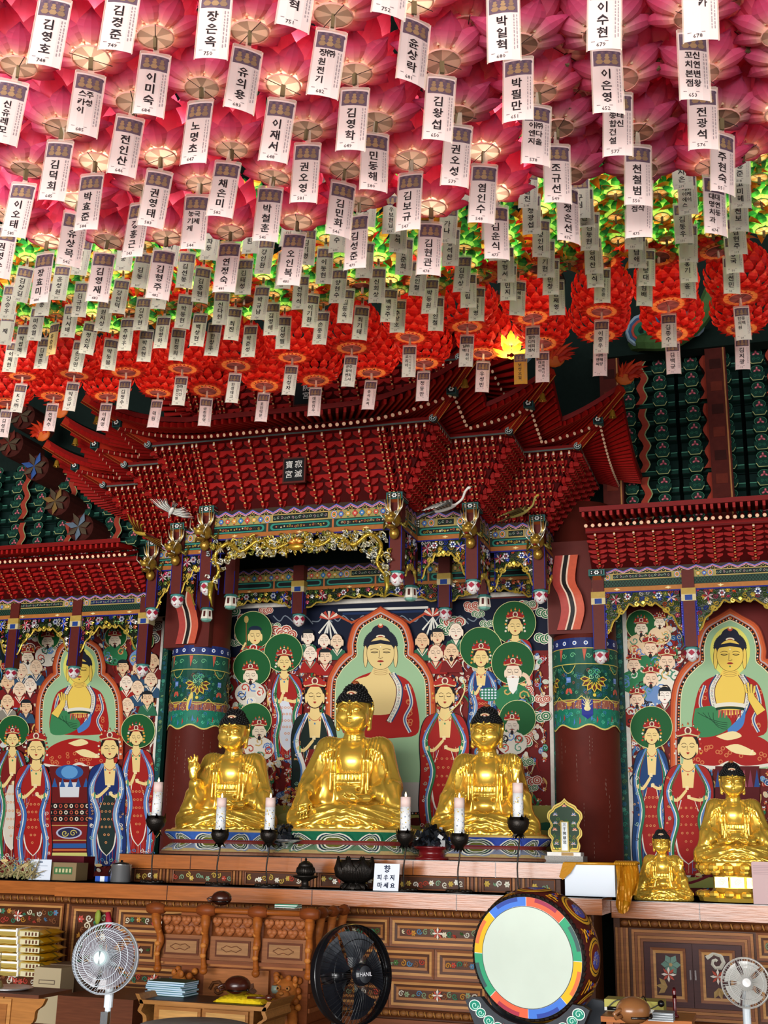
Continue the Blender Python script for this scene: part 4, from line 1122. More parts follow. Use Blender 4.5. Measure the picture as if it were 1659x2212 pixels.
class Canopy:
 def __init__(s, name, label, foot, kinds, z0, z1, O, N, sp, root_loc):
  """foot: plan outline left to right; kinds: c convex, r re-entrant, s straight cut"""
  s.base = Vector(root_loc)
  s.root = empty(name, root_loc, label=label, cat='canopy')
  s.foot, s.kinds, s.z0, s.z1, s.O, s.N, s.sp = [Vector((a, b, 0)) for a, b in foot], kinds, z0, z1, O, N, sp
  s.cache = {}
  s.dirs = []
  n = len(foot)
  s.nrm = []
  for i in range(n - 1):
   d = (s.foot[i + 1] - s.foot[i]).normalized()
   s.nrm.append(Vector((d.y, -d.x, 0)))
  for i in range(n):
   if i == 0: s.dirs.append(s.nrm[0])
   elif i == n - 1: s.dirs.append(s.nrm[-1])
   else: s.dirs.append(s.nrm[i - 1] + s.nrm[i])
 def put(s, o):
  return shift(o, s.base)
 def P(s, i, u, o):
  """point of face i at fraction u of its length, offset o outward"""
  a = s.foot[i] + s.dirs[i] * o
  b = s.foot[i + 1] + s.dirs[i + 1] * o
  return a + (b - a) * u
 def brackets(s):
  H = s.z1 - s.z0
  for i in range(len(s.foot) - 1):
   a, b = s.foot[i], s.foot[i + 1]
   L = (b - a).length
   d = (b - a) / L
   rz = math.atan2(d.y, d.x)
   ka, kb = s.kinds[i], s.kinds[i + 1]
   m = MB('460a0a')
   p = [s.P(i, 0, -.03), s.P(i, 1, -.03), s.P(i, 1, s.O - .03), s.P(i, 0, s.O - .03)]
   m.quad(*[(q.x, q.y, z) for q, z in zip(p, (s.z0 - .02, s.z0 - .02, s.z1, s.z1))])
   s.put(m.build('bracket_backing', 'lacquer', s.root))
   pos = []
   nfull = max(0, int(round((L - (.0 if L > .8 else L)) / s.sp)))
   if nfull:
    for k in range(nfull):
     pos.append(((k + .5) * L / nfull, s.sp))
   else:
    k = 0
    while k * .075 < L:
     pos.append((.035 + k * .075, .075)); k += 1
   for e_, kd in ((0, ka), (1, kb)):
    if kd == 'c':
     k = 1
     while k * .072 < s.O:
      pos.append((-k * .072 + .03 if e_ == 0 else L + k * .072 - .03, .072)); k += 1
     if nfull:
      pos += [((.045 if e_ == 0 else L - .045), .072)]
   for x, wd in pos:
    t0, t1 = 0, 1.0
    if x < 0: t0 = -x / s.O
    if x > L: t0 = (x - L) / s.O
    if ka == 'r' and x < s.O: t1 = min(t1, max(0, x / s.O))
    if kb == 'r' and x > L - s.O: t1 = min(t1, max(0, (L - x) / s.O))
    i0, i1 = int(math.ceil(t0 * s.N)), int(round(t1 * s.N))
    if i1 - i0 < 1: continue
    key = (i0, i1, wd)
    if key not in s.cache:
     s.cache[key] = column_mesh(s.N, H, s.O, i0, i1, wd).mesh('bracket_cluster', 'lacquer')
    q = a + d * x
    o = obj('bracket_cluster', s.cache[key], s.root, None)
    o.location = (q.x - s.base.x, q.y - s.base.y, s.z0 - s.base.z)
    o.rotation_euler = (0, 0, rz)
   # hanging tooth row below the clusters
 def beam(s, o, z, h, dpt, col, edge):
  for i in range(len(s.foot) - 1):
   m = MB(col)
   p = [s.P(i, 0, o), s.P(i, 1, o), s.P(i, 1, o - dpt), s.P(i, 0, o - dpt)]
   m.add([(q.x, q.y, zz) for zz in (z, z + h) for q in p], [(0, 1, 2, 3), (4, 7, 6, 5), (0, 4, 5, 1), (1, 5, 6, 2), (2, 6, 7, 3), (3, 7, 4, 0)])
   n = s.nrm[i] * .002
   m.quad((p[0].x + n.x, p[0].y + n.y, z), (p[1].x + n.x, p[1].y + n.y, z), (p[1].x + n.x, p[1].y + n.y, z + h * .35), (p[0].x + n.x, p[0].y + n.y, z + h * .35), edge)
   s.put(m.build('purlin', 'lacquer', s.root))
 def lift(s, i, u, L):
  l = 0.0
  if s.kinds[i] == 'c': l = max(l, max(0, 1 - u * L / s.curl) ** 2)
  if s.kinds[i + 1] == 'c': l = max(l, max(0, 1 - (1 - u) * L / s.curl) ** 2)
  return l
 def eaves(s, oi, od, oe, zi, zd, ze, rise, pitch=.062, curl=1.0):
  s.curl = curl
  lo = MB('8a1110'); lo.lathe([(.019, 0), (.019, 1)], n=7, axis='y')
  lo.lathe([(.0001, 1.0005), (.0165, 1.0006)], n=8, axis='y', col='f6cda6')
  lo = lo.mesh('rafter', 'lacquer')
  fl = MB(LRED); fl.box(-.012, .012, 0, 1, -.012, .03, 'a01512'); fl.box(-.004, .004, .02, 1.0, -.0135, -.012, 'c03020'); fl = fl.mesh('flying_rafter', 'lacquer')
  for i in range(len(s.foot) - 1):
   L = (s.foot[i + 1] - s.foot[i]).length
   Lo = (s.P(i, 1, od) - s.P(i, 0, od)).length
   n = max(2, int(Lo / pitch))
   def pt(u, o, z):
    l = s.lift(i, u, max(Lo, .3))
    q = s.P(i, u, o)
    k = max(0, (o - oi) / (oe - oi))
    ex = 1 + .0 * l
    return Vector((q.x, q.y, z + rise * l * k ** 1.2))
   for j in range(n):
    u = (j + .5) / n
    for nm, me, o0, o1, z_0, z_1 in (('rafter', lo, oi, od, zi, zd), ('flying_rafter', fl, (oi + od) / 2, oe, (zi + zd) / 2 + .045, ze)):
     if abs(u - .5) > .5: continue
     A, B = pt(u, o0, z_0), pt(u, o1, z_1)
     if nm == 'rafter' and s.kinds[i] == 'r' and u < .02: continue
     dv = B - A
     o = obj(nm, me, s.root)
     y = dv.normalized(); x = y.cross(Vector((0, 0, 1))).normalized(); z = x.cross(y)
     o.matrix_basis = Matrix(((x.x, y.x * dv.length, z.x, A.x - s.base.x), (x.y, y.y * dv.length, z.y, A.y - s.base.y), (x.z, y.z * dv.length, z.z, A.z - s.base.z), (0, 0, 0, 1)))
   m = MB('4a0a0a')
   K = 14
   rows = [(oi, zi + .03), ((oi + od) / 2, (zi + zd) / 2 + .075), (oe, ze + .035), (oe + .015, ze + .075), (oe - .25, ze + .13)]
   g = [[pt(k / K, o, z) for k in range(K + 1)] for o, z in rows]
   for r in range(len(rows) - 1):
    for k in range(K):
     a, b, c, d = g[r][k], g[r][k + 1], g[r + 1][k + 1], g[r + 1][k]
     m.quad(tuple(a), tuple(b), tuple(c), tuple(d), ('520b0b', '5e0d0c', '7c1210', '14261f')[r])
   s.put(m.build('roof_soffit', 'lacquer', s.root))
  # hips
  for i in range(1, len(s.foot) - 1):
   if s.kinds[i] != 'c': continue
   d = s.dirs[i]
   A = s.foot[i] + d * (s.O - .02) + Vector((0, 0, s.z1 + .03))
   Bm = s.foot[i] + d * (od * .98) + Vector((0, 0, zd + rise * .62))
   T = s.foot[i] + d * (oe + .02) + Vector((0, 0, ze + rise + .02))
   m = MB('a01a12')
   for a, b, w_ in ((A, Bm, .036), (Bm - (Bm - A) * .15 + Vector((0, 0, .03)), T, .032)):
    y = (b - a).normalized(); x = y.cross(Vector((0, 0, 1))).normalized(); z = x.cross(y)
    vs = [a + x * sx * w_ + z * sz * .035 + (b - a) * t for t in (0, 1) for sz in (-1, 1) for sx in (-1, 1)]
    m.add([tuple(v) for v in vs], [(0, 1, 3, 2), (4, 6, 7, 5), (0, 4, 5, 1), (2, 3, 7, 6), (0, 2, 6, 4), (1, 5, 7, 3)], 'b02a18')
    for sx in (-.9, -.3, .3, .9):
     e = x * sx * w_ - z * .036
     e2 = x * .0035
     m.quad(tuple(a + e - e2), tuple(a + e + e2), tuple(b + e + e2), tuple(b + e - e2), 'e0a04a' if abs(sx) > .5 else '6a0d0a')
   s.put(m.build('hip_rafter', 'lacquer', s.root))
   # painted square where the two lengths of the hip meet
   q = MB('10201c')
   q.cbox((Bm.x, Bm.y, Bm.z), (.085, .085, .085), '1c4a48')
   pq = Pt(q, lambda u, v, h: (Bm.x + u, Bm.y - .0432 - h, Bm.z + v), .0008)
   pq.rect(-.034, -.034, .034, .034, '101414')
   for k in range(6):
    pq.ell(.016 * math.cos(k * PI / 3), .016 * math.sin(k * PI / 3), .008, .008, 'e8e8e0', 8)
   pq.ell(0, 0, .007, .007, '101414', 8)
   s.put(q.build('painted_square', 'paint', s.root))
   # round painted end at the bracket corner
   q = MB('5a6460')
   Cc = s.foot[i] + d * (s.O + .01) + Vector((0, 0, s.z1 + .02))
   q.lathe([(.035, .0), (.035, .05)], (Cc.x, Cc.y - .05, Cc.z), 14, '2a3a38', 'y')
   pq = Pt(q, lambda u, v, h: (Cc.x + u, Cc.y - .0505 - h, Cc.z + v), .0008)
   pq.ell(0, 0, .034, .034, '9aa8a4', 14); pq.ell(0, 0, .027, .027, '1c2624', 14)
   for k in range(6):
    pq.ell(.015 * math.cos(k * PI / 3), .015 * math.sin(k * PI / 3), .007, .007, 'c8d0cc', 6)
   s.put(q.build('round_beam_end', 'paint', s.root))
   s.tips = getattr(s, 'tips', []) + [(T, Bm, d)]

def seg_frames(foot):
 out = []
 for i in range(len(foot) - 1):
  a, b = Vector((*foot[i], 0)), Vector((*foot[i + 1], 0))
  L = (b - a).length
  d = (b - a) / L
  n = Vector((d.y, -d.x, 0))
  out.append((lambda u, v, h, a=a, d=d, n=n: tuple(a + d * u + n * h + Vector((0, 0, v))), L, n))
 return out
def zigzag(pt, L, z, h, per):
 n = max(1, round(L / per))
 p_ = L / n
 for c, o, w_ in (('3a4fb0', .30, .16), ('c8b8e0', .46, .10), ('b83a50', .62, .16), ('e0c8d0', .78, .08)):
  pts = []
  for k in range(n * 2 + 1):
   pts.append((k * p_ / 2, z + h * (.95 - o * .3 if k % 2 else .2 + (1 - o) * .2) - h * o * .25))
  pt.line(pts, h * w_, c)
 for k in range(n):
  pt.poly([(k * p_ + p_ * .22, z), (k * p_ + p_ * .78, z), (k * p_ + p_ * .5, z + h * .55)], '2a2414')
  for q in (-1, 0, 1):
   pt.ell(k * p_ + p_ * .5 + q * p_ * .12, z + h * (.12 if q else .3), h * .09, h * .09, 'c8a84a', 6)
def flowerband(pt, L, z, h, rnd, panels=1):
 pt.rect(0, z, L, z + h, 'a89858')
 pw = min(.62 * L / panels, .55) if L > .9 else .30 * L / panels
 for k in range(panels):
  c = (k + .5) * L / panels
  n = int((L / panels - pw) / 2 / (h * .85))
  for s_ in (-1, 1):
   for q in range(n):
    x = c + s_ * (pw / 2 + h * .25 + (q + .5) * h * .85)
    if q == 0:
     for r_, cc in ((.5, '3a5fb0'), (.42, 'e8dcc0'), (.34, 'c84a30'), (.24, 'e0b04a'), (.14, '2a6a4a')):
      pt.ell(x, z + h / 2, h * r_ * .8, h * r_, cc, 12)
    else:
     pt.poly([(x - h * .4, z + h * .5), (x, z + h), (x + h * .4, z + h * .5), (x, z)], ('2a6a4a', '8a2a30')[q % 2])
     for a in range(6):
      pt.ell(x + h * .2 * math.cos(a * PI / 3), z + h / 2 + h * .2 * math.sin(a * PI / 3), h * .12, h * .12, ('d85a48', '4a7fc0', 'e0a84a')[q % 3], 7)
     pt.ell(x, z + h / 2, h * .1, h * .1, 'f0e8d0', 7)
  pt.rect(c - pw / 2, z + .05 * h, c + pw / 2, z + .95 * h, 'c8a860')
  pt.rect(c - pw / 2 + .006, z + .14 * h, c + pw / 2 - .006, z + .86 * h, rnd.choice(['16241e', '16204a', '4a1420']) if panels > 1 else '16241e')
  for q in range(int(pw / h * 2.2)):
   x = c - pw / 2 + h * .3 + q * h / 2.2
   if x < c + pw / 2 - .02:
    pt.line(spiral(x, z + h / 2, h * .2, 1, q, 1 if q % 2 else -1, 7), h * .05, ('8aa88a', 'b8c8b0', 'c8a0a8')[q % 3])
 for x in (h * .25, L - h * .25):
  pt.rect(x - h * .16, z, x + h * .16, z + h, '161414')
  for q in range(3):
   pt.ell(x, z + h * (.2 + .3 * q), h * .1, h * .1, 'f0ece0', 7)
def fascia_center(mb, fm, L, zb, rnd):
 pt = Pt(mb, fm, .00004, .002)
 mb.quad(fm(0, zb, 0), fm(L, zb, 0), fm(L, zb + .285, 0), fm(0, zb + .285, 0), '3a2a1c')
 zigzag(pt, L, zb + .215, .07, .135)
 flowerband(pt, L, zb + .135, .078, rnd)
 # green panel row with gilt scrolls
 pt.rect(0, zb + .05, L, zb + .132, '1c3a30')
 n = max(1, round(L / .62))
 for k in range(n):
  a, b = k * L / n + .03, (k + 1) * L / n - .03
  z = zb + .091
  pts = [(a + .03 + .03 * math.cos(t), z + .032 * math.sin(t)) for t in [PI / 2 + PI * q / 8 for q in range(9)]] + [(b - .03 + .03 * math.cos(t), z + .032 * math.sin(t)) for t in [-PI / 2 + PI * q / 8 for q in range(9)]]
  pt.poly(pts, '2f8a78')
  pt.poly([((p[0] - (a + b) / 2) * .93 + (a + b) / 2, (p[1] - z) * .62 + z) for p in pts], '15181a')
  relief(mb, lambda u, v, d, a=a, z=z: fm(a + .04 + u, z - .022 + v, .006 + d), b - a - .08, .044, ['c8a84a', 'd87a50', 'e0d0a0', 'b89a3a'], rnd, None, 1.5, .008, .04)
  for x in (a - .03, b + .03):
   pt.rect(x - .009, zb + .05, x + .009, zb + .132, 'b8683a')
 # amber beam, blue line
 h0 = .02
 mb.add([fm(0, zb + .008, h0), fm(L, zb + .008, h0), fm(L, zb + .05, h0), fm(0, zb + .05, h0)], [(0, 1, 2, 3)], 'a8642c')
 mb.add([fm(0, zb + .05, 0), fm(L, zb + .05, 0), fm(L, zb + .05, h0), fm(0, zb + .05, h0)], [(0, 1, 2, 3)], '8a4a20')
 mb.add([fm(0, zb + .008, h0), fm(L, zb + .008, h0), fm(L, zb + .008, -.05), fm(0, zb + .008, -.05)], [(0, 1, 2, 3)], '6a3a1c')
 pt.h = h0
 for k in range(n):
  x = (k + .5) * L / n
  pt.poly([(x - .03, zb + .029), (x, zb + .038), (x + .03, zb + .029), (x, zb + .02)], 'f0cf8a')
  pt.poly([(x - .008, zb + .029), (x, zb + .046), (x + .008, zb + .029), (x, zb + .012)], 'f0cf8a')
 pt.rect(0, zb - .006, L, zb + .008, '1c1c78')
def fascia_side(mb, fm, L, zb, rnd, panels):
 pt = Pt(mb, fm, .00004, .002)
 mb.quad(fm(0, zb, 0), fm(L, zb, 0), fm(L, zb + .24, 0), fm(0, zb + .24, 0), '3a2a1c')
 zigzag(pt, L, zb + .185, .06, .15)
 flowerband(pt, L, zb + .12, .064, rnd, panels)
 pt.rect(0, zb + .052, L, zb + .118, '14211a')
 n = int(L / .028)
 for k in range(n):
  x = k * L / n
  pt.line([(x, zb + .054), (x + .05, zb + .116)], .004, '2f5a44')
  pt.line([(x + .05, zb + .054), (x, zb + .116)], .004, '2f5a44')
 h0 = .02
 mb.add([fm(0, zb + .008, h0), fm(L, zb + .008, h0), fm(L, zb + .05, h0), fm(0, zb + .05, h0)], [(0, 1, 2, 3)], 'b07034')
 mb.add([fm(0, zb + .05, 0), fm(L, zb + .05, 0), fm(L, zb + .05, h0), fm(0, zb + .05, h0)], [(0, 1, 2, 3)], '8a4a20')
 pt.h = h0
 m = panels * 2
 for k in range(m):
  x = (k + .5) * L / m
  pt.poly([(x - .03, zb + .029), (x, zb + .038), (x + .03, zb + .029), (x, zb + .02)], 'f6e2a0')
  pt.poly([(x - .008, zb + .029), (x, zb + .046), (x + .008, zb + .029), (x, zb + .012)], 'f6e2a0')
 pt.rect(0, zb - .006, L, zb + .008, '1c1c78')
def vine_panel(fm, w_, ztop, drop_s, drop_m, seed, gold=True, rail=True):
 """openwork of flowers and leaves under a beam, bounded below by a gilt vine that hangs low at both sides"""
 mb = MB()
 rnd = random.Random(seed)
 def arch(u):
  x = abs(u / w_ - .5) * 2
  return drop_m + (drop_s - drop_m) * max(0, (x - .35) / .65) ** 1.6
 cols = ['c9a63a', '6f7f3a', '3f5a2c', 'd8b94a', 'e8e2d8', 'b84a6a', '3a4fb0', 'c8603a', '4a6a30']
 cell = .052
 for i in range(int(w_ / cell)):
  u = (i + .5) * cell
  k = 0
  while (k + .5) * cell < arch(u) - .01:
   relief(mb, lambda a, b, d, u=u, k=k: fm(u - cell / 2 + a, ztop - (k + 1) * cell + b, .004 + d), cell, cell, cols, rnd, None, 1.0, .014, cell)
   k += 1
  mb.quad(fm(u - cell / 2, ztop, -.004), fm(u + cell / 2, ztop, -.004), fm(u + cell / 2, ztop - arch(u), -.004), fm(u - cell / 2, ztop - arch(u), -.004), '1c2412')
 # bigger blossoms in the corners
 for s_, c in ((-1, 'c8405a'), (1, '2f4fd0')):
  x, z = w_ * (.5 + s_ * .36), ztop - .075
  for q in range(7):
   a = q * PI / 3.5 + .3
   mb.add([fm(x, z, .03), fm(x + .03 * math.cos(a - .3), z + .03 * math.sin(a - .3), .032), fm(x + .055 * math.cos(a), z + .055 * math.sin(a), .022), fm(x + .03 * math.cos(a + .3), z + .03 * math.sin(a + .3), .032)], [(0, 1, 2, 3)], c if q % 2 else 'f0d8d8')
 for s_, c in ((-1, 'e8e0e8'), (1, 'd8e0f0')):
  x, z = w_ * (.5 + s_ * .20), ztop - .05
  for q in range(6):
   a = q * PI / 3
   mb.ball(fm(x + .022 * math.cos(a), z + .022 * math.sin(a), .025), .012, 6, 4, c)
  mb.ball(fm(x, z, .03), .011, 6, 4, 'a03040' if s_ < 0 else '2a3a8a')
 pts = []
 n = 26
 for k in range(n + 1):
  u = w_ * (.02 + .96 * k / n)
  wob = .016 * math.sin(k * 2.1) + (.025 if k in (6, 20) else 0)
  pts.append((u, ztop - arch(u) - wob))
 pp = [fm(a, b, .02) for a, b in cat(pts, 2)]
 mb.tube(pp, .009, 5, 'e3c050')
 for s_ in (-1, 1):
  x = w_ * (.5 + s_ * .30)
  mb.tube([fm(a, b, .024) for a, b in spiral(x, ztop - arch(x) + .01, .034, 1.2, PI / 2 * (1 + s_), s_)], .008, 5, 'e8cf60')
  x = w_ * (.5 + s_ * .08)
  mb.tube([fm(a, b, .024) for a, b in spiral(x, ztop - drop_m + .004, .024, 1.1, PI / 2, -s_)], .007, 5, 'e8cf60')
 x = w_ / 2
 for q in range(5):
  a = PI / 2 + (q - 2) * .4
  mb.add([fm(x, ztop - drop_m, .03), fm(x + .02 * math.cos(a - .2), ztop - drop_m + .03 * math.sin(a - .2), .034), fm(x + .03 * math.cos(a), ztop - drop_m + .045 * math.sin(a), .028), fm(x + .02 * math.cos(a + .2), ztop - drop_m + .03 * math.sin(a + .2), .034)], [(0, 1, 2, 3)], 'f0d24a')
 if rail:
  for a, b in ((0, .012), (w_ - .012, w_)):
   mb.quad(fm(a, ztop, .012), fm(b, ztop, .012), fm(b, ztop - drop_s * 1.02, .012), fm(a, ztop - drop_s * 1.02, .012), '1c1c78')
 return mb
def bulb_mesh(kind):
 m = MB()
 if kind == 'lotus':
  m.lathe([(.03, .0), (.05, -.006), (.072, -.02), (.066, -.03), (.03, -.03)], n=8, col='4f9a94')
  m.lathe([(.05, -.028), (.062, -.06), (.058, -.095), (.036, -.125), (.012, -.14), (0, -.142)], n=12, col='e6e0dc')
  for k in range(6):
   a = k * PI / 3 + PI / 6
   for s, c, z, r in ((.030, 'a3203a', -.065, .066), (.018, 'f0e4e4', -.10, .055), (.012, 'a3203a', -.112, .050)):
    x, y = r * math.cos(a), r * math.sin(a)
    ex, ey = -math.sin(a) * s, math.cos(a) * s
    m.add([(x - ex, y - ey, z), (x * .98, y * .98, z - s * .9), (x + ex, y + ey, z), (x * 1.02, y * 1.02, z + s * .9)], [(0, 1, 2, 3)], c)
  for k in range(6):
   a = k * PI / 3
   m.add([(.06 * math.cos(a - .4), .06 * math.sin(a - .4), -.02), (.085 * math.cos(a), .085 * math.sin(a), -.045), (.06 * math.cos(a + .4), .06 * math.sin(a + .4), -.02)], [(0, 1, 2)], '6ab0aa')
 else:
  m.lathe([(.03, 0), (.05, -.008), (.075, -.03), (.06, -.034)], n=6, col='4f9a94')
  m.lathe([(.052, -.03), (.06, -.08), (.066, -.125), (.055, -.13)], n=6, col='e8e2d0')
  m.lathe([(.06, -.128), (.05, -.145), (.02, -.155), (0, -.155)], n=6, col='7ab0a0')
  for k in range(6):
   a = k * PI / 3 + PI / 6
   x, y = .0535 * math.cos(a), .0535 * math.sin(a)
   ex, ey = -math.sin(a) * .011, math.cos(a) * .011
   m.add([(x - ex, y - ey, -.048), (x + ex, y + ey, -.048), (x * 1.06 + ex, y * 1.06 + ey, -.105), (x * 1.06 - ex, y * 1.06 - ey, -.105)], [(0, 1, 2, 3)], '5a2420')
 return m.mesh('pendant_' + kind, 'paint', False)
def dragon_head_mesh():
 m = MB('b08a34')
 m.ball((0, -.05, -.02), (.05, .075, .05), 12, 8)
 m.ball((0, -.13, -.035), (.036, .05, .028), 10, 6, 'b8923a')       # snout
 m.ball((0, -.11, -.078), (.03, .055, .014), 10, 6, '9a7428')        # jaw
 m.ball((0, -.03, -.10), (.035, .04, .04), 8, 6, 'a88030')
 for s in (-1, 1):
  m.ball((s * .028, -.095, .012), .014, 8, 6, 'f0ead0'); m.ball((s * .03, -.107, .012), .006, 6, 4, '101010')
  m.ball((s * .018, -.175, -.022), .011, 6, 4, 'c8a040')
  for q, (dx, dz) in enumerate(((.015, .16), (.035, .14), (.055, .11))):
   m.tube([(s * .02, -.03, .02), (s * (.02 + dx * .6), -.04, .06), (s * (.01 + dx), -.05, dz)], [.009, .007, .002], 5, 'e0d0a8' if q != 1 else 'c89a40')
  m.tube([(s * .03, -.14, -.04), (s * .06, -.16, -.01), (s * .075, -.13, .05)], [.005, .004, .002], 4, 'e8e0c8')
  for q in range(3):
   m.tube([(s * .045, -.04 + q * .02, -.04), (s * .075, -.02 + q * .02, -.07 + q * .02), (s * .08, 0 + q * .02, -.02 + q * .03)], [.010, .008, .002], 4, '8a7a34')
  for q in range(4):
   m.tube([(s * .022, -.15 + q * .018, -.056), (s * .022, -.152 + q * .018, -.07)], [.004, .001], 4, 'f4f0e0')
 m.ball((0, -.15, -.064), (.014, .03, .006), 6, 4, 'a03028')
 return m.mesh('dragon_head', 'gilt', True)
def sqend_mesh():
 m = MB('1f5a54')
 m.box(-.075, .075, -.09, .10, 0, .062, '2f6a64')
 m.box(-.06, .06, -.0915, -.09, .010, .052, '0e1212')
 p = Pt(m, lambda u, v, h: (u, -.0918 - h, v), .0005)
 for k in range(6):
  p.ell(.016 * math.cos(k * PI / 3), .031 + .014 * math.sin(k * PI / 3), .008, .007, 'eeeeea', 7)
 for s in (-1, 1):
  for q in (-1, 1):
   p.ell(s * .045, .031 + q * .009, .006, .006, 'eeeeea', 6)
 m.box(.075, .0765, -.085, .10, .012, .05, '5a1418')
 m.box(.0766, .077, -.085, .10, .022, .026, 'e8e0d0')
 m.prism([(-.08, 0), (.06, 0), (.06, -.05), (0, -.03)], -.04, .04, 'x', 'b05a2c')
 return m.mesh('painted_beam_end', 'paint')
def bell_mesh():
 m = MB('c09030')
 m.tube([(0, 0, 0), (0, 0, .10)], .002, 4, '3a2a18')
 m.lathe([(.0, 0), (.012, 0), (.020, -.012), (.024, -.04), (.030, -.062), (.036, -.068), (.032, -.068), (0, -.05)], n=14)
 m.tube([(0, 0, -.05), (0, 0, -.08)], .006, 6)
 return m.mesh('wind_bell', 'gilt', True)
def flame_mesh():
 m = MB('c8381c')
 rnd = random.Random(4)
 m.ball((0, 0, -.01), (.07, .025, .06), 10, 6, 'd86a28')
 for k in range(24):
  a = PI * (-.05 + 1.1 * (k / 23.0)) - .15
  L = rnd.uniform(.08, .13) * (1.15 if 4 < k < 10 else .9)
  b = .35
  p0 = (.03 * math.cos(a), rnd.uniform(-.015, .015), -.02 + .03 * math.sin(a))
  p1 = (L * .55 * math.cos(a) + .02, p0[1], L * .55 * math.sin(a))
  p2 = (L * math.cos(a - b) + .03, p0[1], L * math.sin(a - b) + .02)
  m.tube([tuple(q) for q in cat([p0, p1, p2], 3)], [.024, .023, .020, .016, .011, .006, .001], 5, rnd.choice(['c8301a', 'd84a22', 'a8240f', 'c83a1c']))
 return m.mesh('flame_finial', 'paint', True)

def build_canopies():
 rnd = random.Random(8)
 foot = [(-5.98, 11.5), (-5.98, 10.7), (-5.42, 10.7), (-5.42, 10.15), (-4.90, 10.15), (-4.90, 9.67), (-2.98, 9.67), (-2.98, 10.15), (-2.42, 10.15), (-2.42, 10.7), (-1.90, 10.7), (-1.90, 11.5)]
 K = 'scrcrccrcrcs'
 A = Canopy('central_canopy', 'large stepped red canopy with layered brackets over the three big golden statues', foot, K, 4.61, 5.15, .40, 9, .175, (-3.94, 10.6, 4.33))
 A.brackets()
 A.beam(.43, 5.15, .045, .10, '7a1210', '5a6460')
 A.eaves(.36, .64, .85, 5.23, 5.12, 5.155, .34)
 R = A.root
 for fm, L, n in seg_frames(foot):
  m = MB(); fascia_center(m, fm, L, 4.33, rnd); A.put(m.build('painted_fascia', 'paint', R))
 pl, pn, hd, sq = bulb_mesh('lotus'), bulb_mesh('window'), dragon_head_mesh(), sqend_mesh()
 def post(x, y, zt, zb, w_=.11, bulb=None, par=R, cn=A, collar=False):
  m = MB('5e2018'); m.box(x - w_ / 2, x + w_ / 2, y - w_ / 2, y + w_ / 2, zb, zt)
  for s in (-1, 1):
   m.box(x + s * w_ / 2 - .004, x + s * w_ / 2 + .004, y - w_ / 2 - .001, y - w_ / 2, zb, zt - .25, '1c1c78')
  if collar:
   m.box(x - w_ * .6, x + w_ * .6, y - w_ * .6, y + w_ * .6, zt - .23, zt - .17, 'b89848')
   m.box(x - w_ * .6, x + w_ * .6, y - w_ * .6, y + w_ * .6, zt - .29, zt - .23, 'd0c090')
   m.box(x - w_ * .3, x + w_ * .3, y - w_ * .61, y + w_ * .61, zt - .285, zt - .235, '20408a')
  cn.put(m.build('post', 'paint', par))
  if bulb is not None:
   o = obj('post_pendant', bulb, par); o.location = Vector((x, y, zb + .01)) - cn.base
 for x, y in ((-4.85, 9.69), (-3.02, 9.69), (-5.40, 10.17), (-2.45, 10.17), (-5.97, 10.72), (-1.94, 10.72)):
  post(x, y, 4.62, 3.95, .11, pl)
  o = obj('dragon_head', hd, R); o.location = Vector((x, y - .06, 4.42)) - A.base; o.scale = (1.35, 1.2, 1.45)
  o = obj('painted_beam_end', sq, R); o.location = Vector((x, y - .02, 4.585)) - A.base
 for x, y in ((-4.84, 10.19), (-3.04, 10.19), (-5.36, 10.74), (-2.48, 10.74)):
  post(x, y, 4.4, 3.93, .10, pn)
 # inner frame just before the mural
 fi = [(-5.55, 11.55), (-2.10, 11.55)]
 fm, L, n = seg_frames(fi)[0]
 m = MB(); fascia_center(m, fm, L, 4.23, rnd); A.put(m.build('inner_fascia', 'paint', R))
 for x in (-4.66, -3.06):
  post(x, 11.5, 4.5, 3.98, .12, pl, collar=True)
 for k, (x0, x1) in enumerate(((-5.5, -4.72), (-4.60, -3.12), (-3.0, -2.15))):
  g_, L, n = seg_frames([(x0, 11.5), (x1, 11.5)])[0]
  A.put(vine_panel(g_, L, 4.24, .20, .10, 90 + k).build('openwork_panel', 'gilt', R))
 # openwork under the stepped fronts, and on their sides
 for k, (x0, y0, x1, y1, ds, dm) in enumerate(((-2.93, 10.16, -2.50, 10.16, .38, .14), (-2.37, 10.71, -1.99, 10.71, .38, .14), (-5.36, 10.16, -4.95, 10.16, .40, .16), (-5.92, 10.71, -5.46, 10.71, .42, .16),
                                          (-2.98, 9.75, -2.98, 10.10, .42, .30), (-2.42, 10.23, -2.42, 10.65, .42, .30), (-1.90, 10.8, -1.90, 11.4, .42, .2))):
  g_, L, n = seg_frames([(x0, y0), (x1, y1)])[0]
  A.put(vine_panel(g_, L, 4.335, ds, dm, 40 + k).build('openwork_panel', 'gilt', R))
 # gilt dragon valance across the front
 dr = MB()
 cloud = ['d8d2b8', 'b8b494', 'e8e4d0', '9aa0a0']
 r2 = random.Random(14)
 Y0 = 9.68
 def drop(u):
  x = abs(u) / .9
  return .17 + .40 * max(0, (x - .66) / .34) ** 1.3
 for k in range(330):
  u = r2.uniform(-.88, .88)
  v = r2.uniform(0.0, 1.0) * drop(u)
  r = r2.uniform(.016, .036)
  dr.tube([(-3.935 + a, Y0 - .04 - r2.uniform(0, .06), 4.32 + b) for a, b in spiral(u, -v, r, 1.25, r2.uniform(0, 6.28), r2.choice((1, -1)), 9)], [r * .3] * 6 + [r * .2] * 4, 5, r2.choice(cloud + ['c8ac4a', 'a8882c', '8a8a3a', 'd8c058', 'b89a34']))
